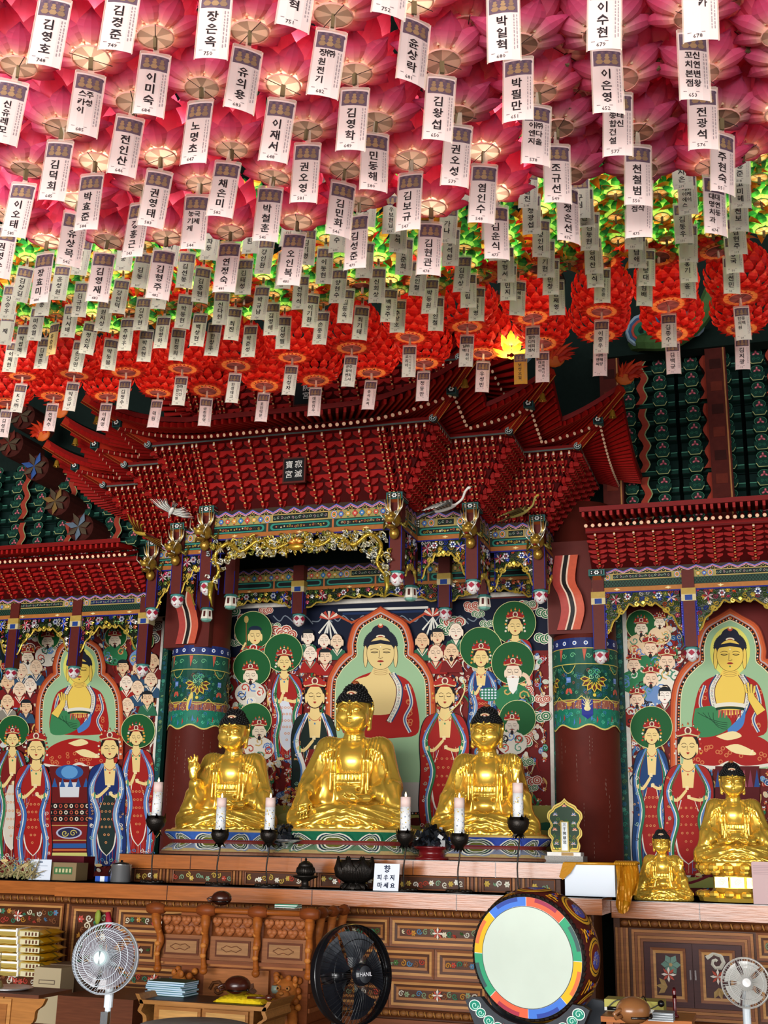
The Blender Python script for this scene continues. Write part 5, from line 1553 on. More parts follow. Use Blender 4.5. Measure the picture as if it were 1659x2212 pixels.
 for s in (-1, 1):
  body = cat([(s * .05, Y0 - .07, 4.27), (s * .22, Y0 - .09, 4.20), (s * .38, Y0 - .07, 4.29), (s * .54, Y0 - .09, 4.19), (s * .68, Y0 - .08, 4.28), (s * .80, Y0 - .09, 4.17), (s * .76, Y0 - .08, 4.02), (s * .84, Y0 - .07, 3.90)], 5)
  rr = [.012 + .008 * math.sin(PI * i / (len(body) - 1)) for i in range(len(body))]
  dr.tube([(-3.935 + a, b, c) for a, b, c in body], rr, 8, 'b8962f')
  for i in range(2, len(body) - 1, 2):
   a, b, c = body[i]
   dr.tube([(-3.935 + a, b - rr[i], c), (-3.935 + a, b - rr[i] - .012, c + .014)], [.010, .001], 4, 'e0c860')
  for i in (6, 14, 22):
   a, b, c = body[i]
   for q in range(4):
    dr.tube([(-3.935 + a, b - .03, c - .02), (-3.935 + a + (q - 1.5) * .02, b - .05, c - .06), (-3.935 + a + (q - 1.5) * .03, b - .06, c - .075)], [.008, .006, .001], 4, 'e8dcb0')
  dr.tube([(-3.935 + s * .84, Y0 - .06, 3.92), (-3.935 + s * .85, Y0 - .05, 3.80), (-3.935 + s * .82, Y0 - .05, 3.70)], [.03, .02, .002], 6, 'a8922f')
 for q in range(9):
  a = PI * q / 8
  dr.tube([(-3.935, Y0 - .12, 4.235), (-3.935 + .05 * math.cos(a), Y0 - .13, 4.235 + .03 * math.sin(a)), (-3.935 + .085 * math.cos(a), Y0 - .10, 4.24 + .06 * math.sin(a))], [.012, .014, .002], 5, 'e8c050' if q % 2 else 'd87a30')
 dr.ball((-3.935, Y0 - .11, 4.20), (.08, .03, .035), 12, 6, 'c89a30')
 A.put(dr.build('dragon_valance', 'gilt', R, True))
 # plaques
 for (px, py, pY, txt, sx, sz) in ((635, 1015, 9.33, (('寂', .045, .045), ('滅', .045, -.045), ('寶', -.045, .045), ('宮', -.045, -.045)), .11, .12), (655, 850, 9.60, (('院', .03, .05), ('宮', .03, -.03)), .10, .12)):
  q = at(px, py, Y=pY)
  m = MB('2a1410')
  m.box(q.x - sx, q.x + sx, q.y, q.y + .03, q.z - sz, q.z + sz, '5a1c14')
  m.box(q.x - sx + .015, q.x + sx - .015, q.y - .004, q.y, q.z - sz + .015, q.z + sz - .015, '101214')
  for ch, dx, dz in txt:
   lettering(m, ch, lambda a, b: (a, q.y - .006, b), .075, q.x + dx, q.z + dz, 'e8e4dc')
  o = A.put(m.build('name_plaque', 'paint', R)); o['label'] = 'black plaque with four white characters' if len(txt) == 4 else 'black plaque half hidden by a red lantern'
 # bells and flame finials
 bm, fl = bell_mesh(), flame_mesh()
 for i, (T, Bm, d) in enumerate(A.tips):
  o = obj('wind_bell', bm, R); o.location = T - d * .10 + Vector((0, 0, -.15)) - A.base
  if i in (0, 1, 4, 5):
   o = obj('flame_finial', fl, R); o.location = T + Vector((.03 if i > 2 else -.03, 0, .12)) - A.base
   o.scale = (1.25 if i > 2 else -1.25, 1, 1.25)
 # upper storey of the canopy, in shade behind the red lanterns
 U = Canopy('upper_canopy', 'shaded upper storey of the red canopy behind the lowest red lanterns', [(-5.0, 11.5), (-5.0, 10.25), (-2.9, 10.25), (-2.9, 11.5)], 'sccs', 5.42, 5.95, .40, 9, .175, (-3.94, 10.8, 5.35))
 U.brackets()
 U.beam(.43, 5.95, .05, .10, '5a0f0e', '3a4440')  # purlin colours darkened to paint this storey's shade
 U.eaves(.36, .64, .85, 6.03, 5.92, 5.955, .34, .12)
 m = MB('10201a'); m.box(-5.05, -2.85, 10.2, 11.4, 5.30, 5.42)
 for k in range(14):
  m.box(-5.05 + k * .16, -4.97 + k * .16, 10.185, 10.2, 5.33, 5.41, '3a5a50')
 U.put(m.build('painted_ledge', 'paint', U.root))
 # ---- side canopies
 for nm, foot, lab, posts, panels, sd in (('side_canopy', [(-1.50, 11.0), (1.30, 11.0)], 'red bracketed canopy over the right mural', (-1.44, -.62, .28), 3, 60), ('side_canopy', [(-8.80, 11.0), (-6.17, 11.0)], 'red bracketed canopy over the left mural', (-7.80, -7.02, -6.20), 3, 70)):
  B = Canopy(nm, lab, foot, 'ss', 4.19, 4.455, .30, 7, .18, ((foot[0][0] + foot[1][0]) / 2, 11.0, 3.95))
  B.brackets()
  B.beam(.33, 4.455, .05, .10, '8a1412', '6a1010')
  B.eaves(.28, .52, .68, 4.56, 4.475, 4.53, 0, .062)
  fm, L, n = seg_frames(foot)[0]
  m = MB(); fascia_side(m, fm, L, 3.95, rnd, panels); B.put(m.build('painted_fascia', 'paint', B.root))
  if sd == 60:
   o = obj('painted_beam_end', sq, B.root); o.location = Vector((-1.44, 10.98, 4.10)) - B.base
  for x in posts:
   post(x, 11.02, 4.13, 3.42 if nm else 3.4, .11, pl, B.root, B, True)
  xs = list(posts)
  if sd == 60: xs = xs + [1.1]
  else: xs = [-8.6] + xs
  for k in range(len(xs) - 1):
   g_, L, n = seg_frames([(xs[k] + .06, 11.0), (xs[k + 1] - .06, 11.0)])[0]
   B.put(vine_panel(g_, L, 3.955, .42, .13, sd + k).build('openwork_panel', 'gilt', B.root))
 # carved cranes that fly under the eaves, hung on wires
 for i, (px, py, Y, s, rz, lab) in enumerate(((370, 1104, 9.45, .62, 2.4, 'white carved crane gliding under left eave of the central canopy'), (960, 1098, 9.75, 1.15, .1, 'white and grey carved crane spreading its wings over right step of canopy'), (305, 1152, 9.9, .9, 2.9, 'olive and gold carved bird on left corner bracket'), (1120, 1110, 10.2, 1.0, -.1, 'olive carved bird with long wings over the rightmost dragon head'))):
  q = at(px, py, Y=Y)
  w_, g_ = (('f0ece2', '8a8a84'), ('eeeae0', '6a6e68'), ('b8983a', '7a1c14'), ('a89850', '5a4a28'))[i]
  m = MB(w_)
  m.ball((0, 0, 0), (.10, .03, .025), 10, 6)
  m.tube([tuple(p) for p in cat([(.08, 0, .0), (.15, -.01, .03), (.19, -.02, .08), (.22, -.02, .10)], 4)], [.016] + [.010] * 11 + [.004], 6)
  m.ball((.225, -.02, .10), (.018, .012, .012), 8, 6, 'f6f2ea' if i < 2 else 'c8a040'); m.tube([(.235, -.02, .10), (.28, -.025, .095)], [.005, .001], 4, '3a3228')
  for sy in (-1, 1):
   for k in range(9):
    t = k / 8
    m.tube([(.05 - t * .09, sy * .02, .01), (.06 - t * .13, sy * (.10 + .10 * (1 - t)), .04), (-.02 - t * .14, sy * (.14 + .22 * (1 - t)), .035)], [.013, .011, .003], 4, w_ if k % 2 else g_)
  for k in range(5):
   m.tube([(-.08, (k - 2) * .008, 0), (-.2, (k - 2) * .02, -.01)], [.010, .003], 4, g_)
  m.tube([(-.09, .01, -.01), (-.24, .015, -.03)], .004, 4, '3a3228')
  m.tube([(0, 0, .02), (0, .02, .26)], .0015, 3, '2a2a2a')
  o = m.build('carved_crane' if i < 2 else 'carved_bird', 'paint', None, True, q)
  o.rotation_euler = (0.35, -.25 if i else .5, rz); o.scale = (s, s, s)
  tag(o, lab, 'carved bird')
build_canopies()
# ================================================================ LOTUS LANTERNS AND PRAYER CARDS
def card_mesh(txt, num, big=False, col='efe8e0'):
 m = MB(col)
 w_, h_ = CW * .46, CHT
 fm = lambda u, v, d=0: (u, -d, v)
 # slightly curled sheet
 n = 4
 def cy(u): return .006 * (1 - (u / w_) ** 2)
 xs = [-w_ + 2 * w_ * i / n for i in range(n + 1)]
 def f(u, v, d=0): return (u, -cy(u) - d, v)
 for i in range(n):
  a, b = xs[i], xs[i + 1]
  m.quad(f(a, -h_), f(b, -h_), f(b, -.008), f(a, -.008))
  m.quad(f(a + (.004 if i == 0 else 0), -.066, .0006), f(b - (.004 if i == n - 1 else 0), -.066, .0006), f(b - (.004 if i == n - 1 else 0), -.014, .0006), f(a + (.004 if i == 0 else 0), -.014, .0006), '584450')
 for q in range(3):
  x = (q - 1) * w_ * .52
  for dx, dz, s, c in ((0, -.052, .013, 'b08a3c'), (0, -.038, .009, 'c49a4a'), (0, -.029, .0065, 'a88440')):
   m.add([f(x + s * math.cos(a) * .9, dz + s * math.sin(a) * .7, .0012) for a in [k * PI / 3 for k in range(6)]], [tuple(range(6))], ('86684c', '8f7050', '7c6048')[q])
 for q in range(8):
  m.quad(f(-w_ + .006 + q * .0105, -.024, .001), f(-w_ + .012 + q * .0105, -.024, .001), f(-w_ + .012 + q * .0105, -.017, .001), f(-w_ + .006 + q * .0105, -.017, .001), ('6a5058', '4a3a4c')[q % 2])
 ink = '241a1c'
 cols = txt.split('|')
 if txt:
  if len(cols) == 1:
   k = len(txt) if not txt.endswith('(주)') else len(txt)
   syl = ['(주)'] if False else list(txt.replace('(주)', '㈜'))
   sz = .036 if len(syl) <= 3 else .028
   step = .040 if len(syl) <= 3 else .12 / len(syl)
   z0 = -.145 + step * (len(syl) - 1) / 2 + .008
   for i, ch in enumerate(syl):
    lettering(m, ch, lambda a, b: f(a, b, .0014), sz, -w_ * .12, z0 - i * step, ink)
  else:
   for c_, x in zip(cols, (-w_ * .38, w_ * .14)):
    syl = list(c_.replace('(주)', '㈜'))
    step = min(.030, .12 / max(1, len(syl)))
    for i, ch in enumerate(syl):
     lettering(m, ch, lambda a, b: f(a, b, .0014), step * .86, x, -.085 - i * step, ink)
  lettering(m, num if num else '', lambda a, b: f(a, b, .0014), .017, -w_ * .2, -h_ + .013, '2a2428') if num else None
  m.quad(f(-w_ * .8, -h_ + .024, .001), f(w_ * .25, -h_ + .024, .001), f(w_ * .25, -h_ + .0262, .001), f(-w_ * .8, -h_ + .0262, .001), '7a6a6a')
 r = random.Random(len(txt) * 7 + len(num))
 for x in (w_ * .66, w_ * .84):
  z = -.074
  while z > -h_ + .04:
   d = r.uniform(.004, .012)
   m.quad(f(x - .0012, z - d, .001), f(x + .0012, z - d, .001), f(x + .0012, z, .001), f(x - .0012, z, .001), '8a7a7c')
   z -= d + r.uniform(.002, .005)
 return m
def film_mesh():
 m = MB()
 w_ = CW / 2
 for a, b, y in ((-w_, -w_ * .92, 0), (w_ * .92, w_, 0)):
  m.quad((a, 0, -CHT - .004), (b, -.002, -CHT - .004), (b, -.002, 0), (a, 0, 0))
 m.quad((-w_, 0, -.008), (w_, 0, -.008), (w_ * .9, 0, .004), (-w_ * .9, 0, .004))
 m.quad((-.010, .001, .0), (.010, .001, .0), (.006, .001, .05), (-.006, .001, .05))
 return m.mesh('plastic_sleeve', 'film')
def petal_mesh(L, W, cup, tip, cols, nu=4, nv=5, name='petal', material='petal'):
 """petal growing along +z from the origin, bulging towards -y and curling at the tip"""
 m = MB()
 g = []
 for j in range(nv + 1):
  t = j / nv
  wd = W * math.sin(PI * min(1, t * .86 + .14) ** .8) ** .8 * (1 if t < .98 else .0) if j < nv else 0
  wd = W * (math.sin(PI * (t * .80 + .12)) ** .9) * (1 - t ** 5)
  row = []
  for i in range(nu + 1):
   s = i / nu * 2 - 1
   row.append((s * wd / 2, -cup * math.sin(PI * t * .75) + cup * .9 * s * s * (1 - t * .5) - tip * t ** 3, L * t))
  g.append(row)
 for j in range(nv):
  c = cols[min(len(cols) - 1, int(j * len(cols) / nv))]
  for i in range(nu):
   m.quad(g[j][i], g[j][i + 1], g[j + 1][i + 1], g[j + 1][i], c)
 if material is None:
  return m
 me = m.mesh(name, material, True)
 # smooth change of hue from the glow-painted foot of the petal to its tip
 cc = [np.array(hx(c)) for c in cols]
 vz = [v.co.z / L for v in me.vertices]
 out = []
 for lp in me.loops:
  t = max(0, min(.999, vz[lp.vertex_index])) * (len(cc) - 1)
  k = int(t)
  c = cc[k] * (1 - t + k) + cc[min(k + 1, len(cc) - 1)] * (t - k)
  out += [c[0], c[1], c[2], 1]
 me.color_attributes['Col'].data.foreach_set('color', out)
 return me
def ring_mats(n, r, z, tilt, phase=0.0):
 out = []
 for k in range(n):
  a = phase + 2 * PI * k / n
  out.append(Matrix.Translation((r * math.cos(a), r * math.sin(a), z)) @ Matrix.Rotation(a + PI / 2, 4, 'Z') @ Matrix.Rotation(tilt, 4, 'X'))
 return out
def lights_for(root, z, e, col, r=.03):
 key = (round(e, 1), col)
 if key not in lights_for.c:
  l = bpy.data.lights.new('lantern_bulb', 'POINT')
  l.energy, l.color, l.shadow_soft_size = e, col, r
  lights_for.c[key] = l
 o = bpy.data.objects.new('lantern_bulb', lights_for.c[key])
 C.objects.link(o)
 o.parent = root
 o.location = (0, 0, z)
lights_for.c = {}
def disc_mesh(R, c0, c1, rim, wire=True):
 m = MB(c0)
 m.lathe([(R, 0), (R * 1.05, .003), (R, .006)], n=18, col=rim, cap=False)
 for k in range(18):
  a, b = 2 * PI * k / 18, 2 * PI * (k + 1) / 18
  m.add([(0, 0, .004), (R * math.cos(b), R * math.sin(b), .004), (R * math.cos(a), R * math.sin(a), .004)], [(0, 1, 2)], (c0, c1)[(k // 2) % 2])
 return m.mesh('base_disc', 'discfilm')
def clip_mesh(R, col):
 m = MB(col)
 m.tube([(-R, -.3 * R, -.001), (R, .3 * R, -.001)], .0013, 4, '3a2420')
 m.box(-.006, .006, -.004, .004, -.032, .004, col)
 m.tube([(0, 0, .004), (0, 0, .02)], .002, 4, col)
 return m.mesh('clip', 'paint')
ORD = ['1st', '2nd', '3rd'] + ['%dth' % k for k in range(4, 30)]
def build_lanterns():
 rnd = random.Random(77)
 PK = ['fce0b8', 'f69cac', 'ee6c90', 'e85a84', 'e04c7a', 'b43060']  # pale feet paint the lamp glow, dark tips the shading between petals
 p_out = petal_mesh(.095, .078, .020, .016, ['fad4b4', 'f08aa0', 'e65c86', 'de4c7a', 'b43060'], 4, 6)
 p_mid = petal_mesh(.128, .086, .026, .018, PK, 4, 7)
 p_in = petal_mesh(.120, .076, .018, .006, ['fce4b4', 'f69cac', 'ec6a8c', 'e4567e', 'b83462'], 4, 6)
 pk = []
 pk += [(p_out, q) for q in ring_mats(8, .047, .004, math.radians(47))]
 pk += [(p_mid, q) for q in ring_mats(8, .054, .012, math.radians(27), .45)]
 pk += [(p_mid, q) for q in ring_mats(8, .064, .050, math.radians(19), .1)]
 pk += [(p_in, q) for q in ring_mats(7, .052, .10, math.radians(8), .6)]
 disc = disc_mesh(.049, 'd0b49c', 'a08874', 'f0b0a0')
 clip = clip_mesh(.055, '6a5a40')
 def inst(nm, me, root, mx=None):
  o = obj(nm, me, root)
  if mx is not None: o.matrix_basis = mx
  return o
 # green lantern: leaf cups with orange star petals
 m = MB()
 leaf = petal_mesh(.078, .058, .020, .010, ['98d060', '48a040', '207a30', '145a28', '104c20'], 3, 4, 'l', None)
 star = petal_mesh(.110, .056, .004, .045, ['ffe060', 'ffb030', 'f58a1c', 'f07a14'], 2, 4, 's', None)
 def addm(dst, src, mx):
  for f, c in zip(src.f, src.c):
   dst.add([tuple(mx @ Vector(src.v[i])) for i in f], [tuple(range(len(f)))], c)
 for q in ring_mats(6, .036, .008, math.radians(38)): addm(m, leaf, q)
 for q in ring_mats(6, .050, .03, math.radians(24), .5): addm(m, leaf, q)
 for q in ring_mats(5, .045, .075, math.radians(8), .2): addm(m, leaf, q)
 green = m.mesh('leaves', 'petal', True)
 m = MB()
 for q in ring_mats(6, .050, .050, math.radians(82), .26): addm(m, star, q)
 for q in ring_mats(6, .055, .095, math.radians(58), .0): addm(m, star, q)
 orange = m.mesh('orange_petals', 'paper', True)
 gdisc = disc_mesh(.040, 'f0c890', 'e8a860', '6a8a40')
 gclip = clip_mesh(.036, '5a4a30')
 # red lantern: many small scale petals
 m = MB()
 sc = petal_mesh(.070, .056, .014, -.006, ['b0120e', 'cc1a14', 'dc2a1c', 'ec5034'], 2, 4, 's', None)
 sk = petal_mesh(.075, .042, .006, .006, ['f0904a', 'e03a20', 'c81e14'], 2, 3, 's', None)
 for q in ring_mats(16, .062, .004, math.radians(80)): addm(m, sk, q)
 for k, (r, z, t, n) in enumerate(((.085, .012, 62, 13), (.125, .035, 42, 15), (.152, .075, 24, 16), (.165, .12, 8, 16), (.160, .165, -8, 16), (.142, .21, -22, 15), (.112, .25, -34, 12), (.075, .285, -44, 9), (.035, .31, -50, 6))):
  for q in ring_mats(n, r, z, math.radians(t), k * .2): addm(m, sc, q)
 red = m.mesh('petals', 'petal', True)
 rdisc = disc_mesh(.058, '7a3a3a', '8f4a4a', 'f0805a')
 rclip = clip_mesh(.050, 'e0b8a0')
 film = film_mesh()
 def lantern(kind, x, y, z, lab, grp, s=1.0):
  root = empty('%s_lotus_lantern' % kind, (x, y, z), rnd.uniform(0, 6), lab, 'lantern', grp)
  root.rotation_euler = (rnd.uniform(-.07, .07), rnd.uniform(-.07, .07), rnd.uniform(0, 6))
  s *= rnd.uniform(.95, 1.05)
  root.scale = (s, s, s)
  if kind == 'pink':
   for me, q in pk: inst('petal', me, root, q)
   inst('base_disc', disc, root); inst('clip', clip, root)
   lights_for(root, .10, rnd.choice((.3, .4, .55, .8, 2.0)), (1, .87, .76))
  elif kind == 'green':
   for nm, me in (('leaves', green), ('orange_petals', orange)):
    inst(nm, me, root)['kind'] = 'stuff'
   inst('base_disc', gdisc, root); inst('clip', gclip, root)
   lights_for(root, .065, rnd.choice((.25, .4, .7)), (1, .93, .62), .02)
  else:
   inst('petals', red, root)['kind'] = 'stuff'
   inst('base_disc', rdisc, root); inst('clip', rclip, root)
   lights_for(root, .10, rnd.choice((.5, .8)), (1, .78, .55))
  return root
 def card(x, y, Zb, txt, num, turn, lab, grp, col='c8b2ac'):  # default colour: white paper tinted as if lit by the pink lanterns
  p = at(x, y, Z=Zb)
  roll = math.radians(rnd.uniform(-1, 3.5) + (2 if x < 1000 else 0))
  top = Vector((p.x + math.sin(roll) * CHT, p.y, p.z + CHT))
  root = empty('prayer_card', top, 0, lab, 'card', grp)
  root.rotation_euler = (rnd.uniform(-.05, .05), roll, math.radians(turn + 6))
  o = obj('paper', card_mesh(txt, num, col=col).mesh('paper', 'paper'), root)
  obj('plastic_sleeve', film, root)
  return top
 # ---- pink
 rown = ['topmost pink row', 'second pink row', 'third pink row', 'fourth pink row', 'fifth pink row', 'lowest pink row']
 for r, row in enumerate(PINK):
  for k, (x, y, t, nu, a) in enumerate(row):
   where = ('printed %s, ' % nu if nu else '') + '%s from the left under the %s' % (ORD[k], rown[r])
   if t:
    lab = 'white prayer card %s' % where
    top = card(x, y, ZP, t, nu, a, lab, 'prayer cards under the pink lanterns')
   else:
    p = at(x, y, Z=ZP); top = Vector((p.x, p.y, p.z + CHT))
   lab = ('pink lotus lantern above card %s, %s in the %s' % (nu, ORD[k], rown[r])) if nu else ('pink lotus lantern, %s in the %s' % (ORD[k], rown[r]))
   lantern('pink', top.x + rnd.uniform(-.008, .008), top.y + rnd.uniform(-.01, .01), top.z + rnd.uniform(.038, .052), lab, 'pink lotus lanterns', 1.15)
 # a row further up, only its petals reach into the picture; and unmarked lanterns between the right-hand columns
 for k in range(9):
  p = at(-60 + k * 215, -105 - k * 12, Z=ZP + .28)
  lantern('pink', p.x, p.y, p.z, 'pink lotus lantern, %s along the upper picture edge' % ORD[k], 'pink lotus lanterns', 1.15)
 for k, (x, y) in enumerate(((1420, 130), (1615, 90), (1225, 120), (1415, 255), (1600, 215), (1230, 215), (1428, 340), (1605, 330), (1010, 190), (1250, 330), (1010, 60), (1130, 20), (1340, 20), (1560, 10))):
  p = at(x, y, Z=ZP + .34)
  lantern('pink', p.x, p.y, p.z, 'pink lotus lantern without a card, %s of those at upper right' % ORD[k], 'pink lotus lanterns', 1.15)
 # ---- green and orange
 gn = ['highest green row', 'second green row', 'third green row', 'fourth green row', 'fifth green row', 'lowest green row']
 for r, row in enumerate(GREEN):
  for k, (x, y, t, nu, a) in enumerate(row):
   col = 'd8b878' if (r == 4 and k == 1) else ('ccc4b0' if r > 3 else 'a8a090')  # white paper greyed in colour for dim light; one card really is yellowed
   lab = 'small %s card, %s from the left hanging in the %s of lanterns' % ('yellowed' if col == 'd8b878' else 'shade-greyed', ORD[k], gn[r])
   top = card(x, y, ZG, t, nu, a, lab, 'prayer cards under the green lanterns', col)
   lantern('green', top.x, top.y, top.z + .05, 'green and orange lotus lantern, %s from the left in the %s' % (ORD[k], gn[r]), 'green and orange lotus lanterns')
 for k, (x, y) in enumerate(((1425, 372), (1538, 352), (1640, 340), (1425, 420), (1535, 405), (1640, 385), (1430, 470), (1540, 455), (1330, 470), (1330, 420), (1335, 520), (1220, 520), (1540, 505), (1645, 440), (1650, 500), (1230, 570), (1440, 520))):
  p = at(x, y, Z=ZG + .30)
  lantern('green', p.x, p.y, p.z, 'green and orange lotus lantern without a card, %s of those hanging at right' % ORD[k], 'green and orange lotus lanterns', 1.1)
 # ---- red
 rn = ['upper red row', 'lowest red row']
 for r, row in enumerate(REDS):
  for k, (x, y, t, nu, a) in enumerate(row):
   top = card(x, y, ZG, t, nu, a, 'white prayer card, %s from the left under the %s of lanterns' % (ORD[k], rn[r]), 'prayer cards under the red lanterns', 'd4beb8' if r else 'd0c6b6')
   lantern('red', top.x, top.y, top.z + .05, 'round red lotus lantern, %s from the left in the %s' % (ORD[k], rn[r]), 'red lotus lanterns', 1.12)
 for k in range(13):
  x = 15 + k * 128
  p = at(x, 700 - k * 13, Z=ZG + .30)
  lantern('red', p.x, p.y, p.z, 'round red lotus lantern, %s from the left behind the green rows' % ORD[k], 'red lotus lanterns', 1.12)
 # old yellow card and golden lantern at right
 p = at(1125, 830, Z=ZG - .02)
 m = card_mesh('보성오일', '', col='b8842c')
 root = empty('prayer_card', p + Vector((0, 0, CHT)), .15, 'brown-yellow prayer card with a red mark at its foot, right of centre', 'card')
 obj('paper', m.mesh('paper', 'paper'), root)
 p = at(1105, 770, Z=ZG + .22)
 root = empty('golden_lotus_lantern', p, 0, 'glowing yellow paper lantern squeezed between two red lanterns at right', 'lantern')
 ym = petal_mesh(.10, .06, .02, .01, ['f6e060', 'e8c840', 'c8a830'])
 for q in ring_mats(7, .04, .0, math.radians(50)) + ring_mats(7, .05, .06, math.radians(15), .4): inst('petal', ym, root, q)
 lights_for(root, .06, 2.0, (1, .9, .5))
build_lanterns()
# ================================================================ GOLDEN STATUES (one smooth skin each, from a blended distance field)
class Field:
 """smooth union of ellipsoids and tapering limbs on a grid, turned into one closed mesh by surface nets"""
 def __init__(s, lo, hi, h):
  s.h, s.lo = h, np.array(lo)
  s.n = np.ceil((np.array(hi) - s.lo) / h).astype(int) + 1
  s.ax = [s.lo[k] + h * np.arange(s.n[k]) for k in range(3)]
  s.d = np.full(s.n, .2, dtype=np.float32)
  s.S = None
 def box(s, lo, hi):
  sl = []
  for k in range(3):
   a = int(max(0, math.floor((lo[k] - s.lo[k]) / s.h)))
   b = int(min(s.n[k], math.ceil((hi[k] - s.lo[k]) / s.h) + 1))
   sl.append(slice(a, max(a, b)))
  X, Y, Z = np.meshgrid(*[s.ax[k][sl[k]] for k in range(3)], indexing='ij')
  return tuple(sl), X, Y, Z
 def mix(s, sl, e, k, sub=False):
  d = s.d[sl]
  if d.size == 0: return
  if sub:
   e = -e
   hh = np.clip(.5 - .5 * (d - e) / k, 0, 1)
   s.d[sl] = d * (1 - hh) + e * hh + k * hh * (1 - hh)
  else:
   hh = np.clip(.5 + .5 * (d - e) / k, 0, 1)
   s.d[sl] = d * (1 - hh) + e * hh - k * hh * (1 - hh)
 def tf(s, p):
  return p if s.S is None else tuple(s.S[0][q] + (p[q] - s.S[0][q]) * s.S[1] for q in range(3))
 def ell(s, c, r, k=.03, rot=None, sub=False):
  if s.S: c, r, k = s.tf(c), [q * s.S[1] for q in r], k * s.S[1]
  R = max(r) + k + .06
  sl, X, Y, Z = s.box([q - R for q in c], [q + R for q in c])
  X, Y, Z = X - c[0], Y - c[1], Z - c[2]
  if rot is not None:
   m = rot.transposed()
   X, Y, Z = (m[0][0] * X + m[0][1] * Y + m[0][2] * Z, m[1][0] * X + m[1][1] * Y + m[1][2] * Z, m[2][0] * X + m[2][1] * Y + m[2][2] * Z)
  k0 = np.sqrt((X / r[0]) ** 2 + (Y / r[1]) ** 2 + (Z / r[2]) ** 2) + 1e-6
  k1 = np.sqrt((X / r[0] ** 2) ** 2 + (Y / r[1] ** 2) ** 2 + (Z / r[2] ** 2) ** 2) + 1e-6
  s.mix(sl, k0 * (k0 - 1) / k1, k, sub)
 def limb(s, pts, rs, k=.02, sub=False, flat=1.0):
  if s.S: pts, rs, k = [s.tf(p) for p in pts], [q * s.S[1] for q in rs], k * s.S[1]
  for i in range(len(pts) - 1):
   a, b, r0, r1 = pts[i], pts[i + 1], rs[i], rs[i + 1]
   R = max(r0, r1) + k + .03
   sl, X, Y, Z = s.box([min(a[q], b[q]) - R for q in range(3)], [max(a[q], b[q]) + R for q in range(3)])
   ab = [b[q] - a[q] for q in range(3)]
   L = sum(q * q for q in ab) + 1e-9
   X, Y, Z = X - a[0], Y - a[1], Z - a[2]
   t = np.clip((X * ab[0] + Y * ab[1] + Z * ab[2]) / L, 0, 1)
   e = np.sqrt((X - t * ab[0]) ** 2 + (Y - t * ab[1]) ** 2 + (Z - t * ab[2]) ** 2) - (r0 + (r1 - r0) * t)
   s.mix(sl, e, k, sub)
 def mesh(s, name, material):
  d = s.d
  ins = d < 0
  c = np.zeros(np.array(d.shape) - 1, dtype=np.int8)
  for i in (0, 1):
   for j in (0, 1):
    for k in (0, 1):
     c += ins[i:d.shape[0] - 1 + i, j:d.shape[1] - 1 + j, k:d.shape[2] - 1 + k]
  cells = np.argwhere((c > 0) & (c < 8))
  idx = -np.ones(c.shape, dtype=np.int64)
  idx[tuple(cells.T)] = np.arange(len(cells))
  acc, cnt = np.zeros((len(cells), 3)), np.zeros(len(cells))
  cor = [(i, j, k) for i in (0, 1) for j in (0, 1) for k in (0, 1)]
  for a in cor:
   for ax in range(3):
    if a[ax]: continue
    b = list(a); b[ax] = 1
    da = d[tuple((cells + a).T)].astype(float); db = d[tuple((cells + b).T)].astype(float)
    m = (da < 0) != (db < 0)
    t = np.where(m, da / np.where(m, da - db, 1), 0)
    p = np.tile(np.array(a, float), (len(cells), 1)); p[:, ax] += t
    acc[m] += p[m]; cnt[m] += 1
  v = s.lo + (cells + acc / np.maximum(cnt, 1)[:, None]) * s.h
  F = []
  for ax in range(3):
   o = [q for q in range(3) if q != ax]
   A = ins; B = np.roll(ins, -1, axis=ax)
   sl = [slice(1, -1)] * 3; sl[ax] = slice(0, -1)
   E = np.argwhere((A != B)[tuple(sl)]) + [0 if q == ax else 1 for q in range(3)]
   inside = A[tuple(E.T)]
   def g(da, db):
    q = E.copy(); q[:, o[0]] += da; q[:, o[1]] += db
    return idx[tuple(q.T)]
   f = np.stack([g(-1, -1), g(0, -1), g(0, 0), g(-1, 0)], 1)
   flip = inside if ax != 1 else ~inside
   f = np.where(flip[:, None], f, f[:, ::-1])
   F.append(f)
  F = np.concatenate(F)
  F = F[(F >= 0).all(1)]
  me = bpy.data.meshes.new(name)
  me.from_pydata(v.tolist(), [], F.tolist())
  me.materials.append(M[material])
  me.polygons.foreach_set('use_smooth', [True] * len(me.polygons))
  me.update()
  return me
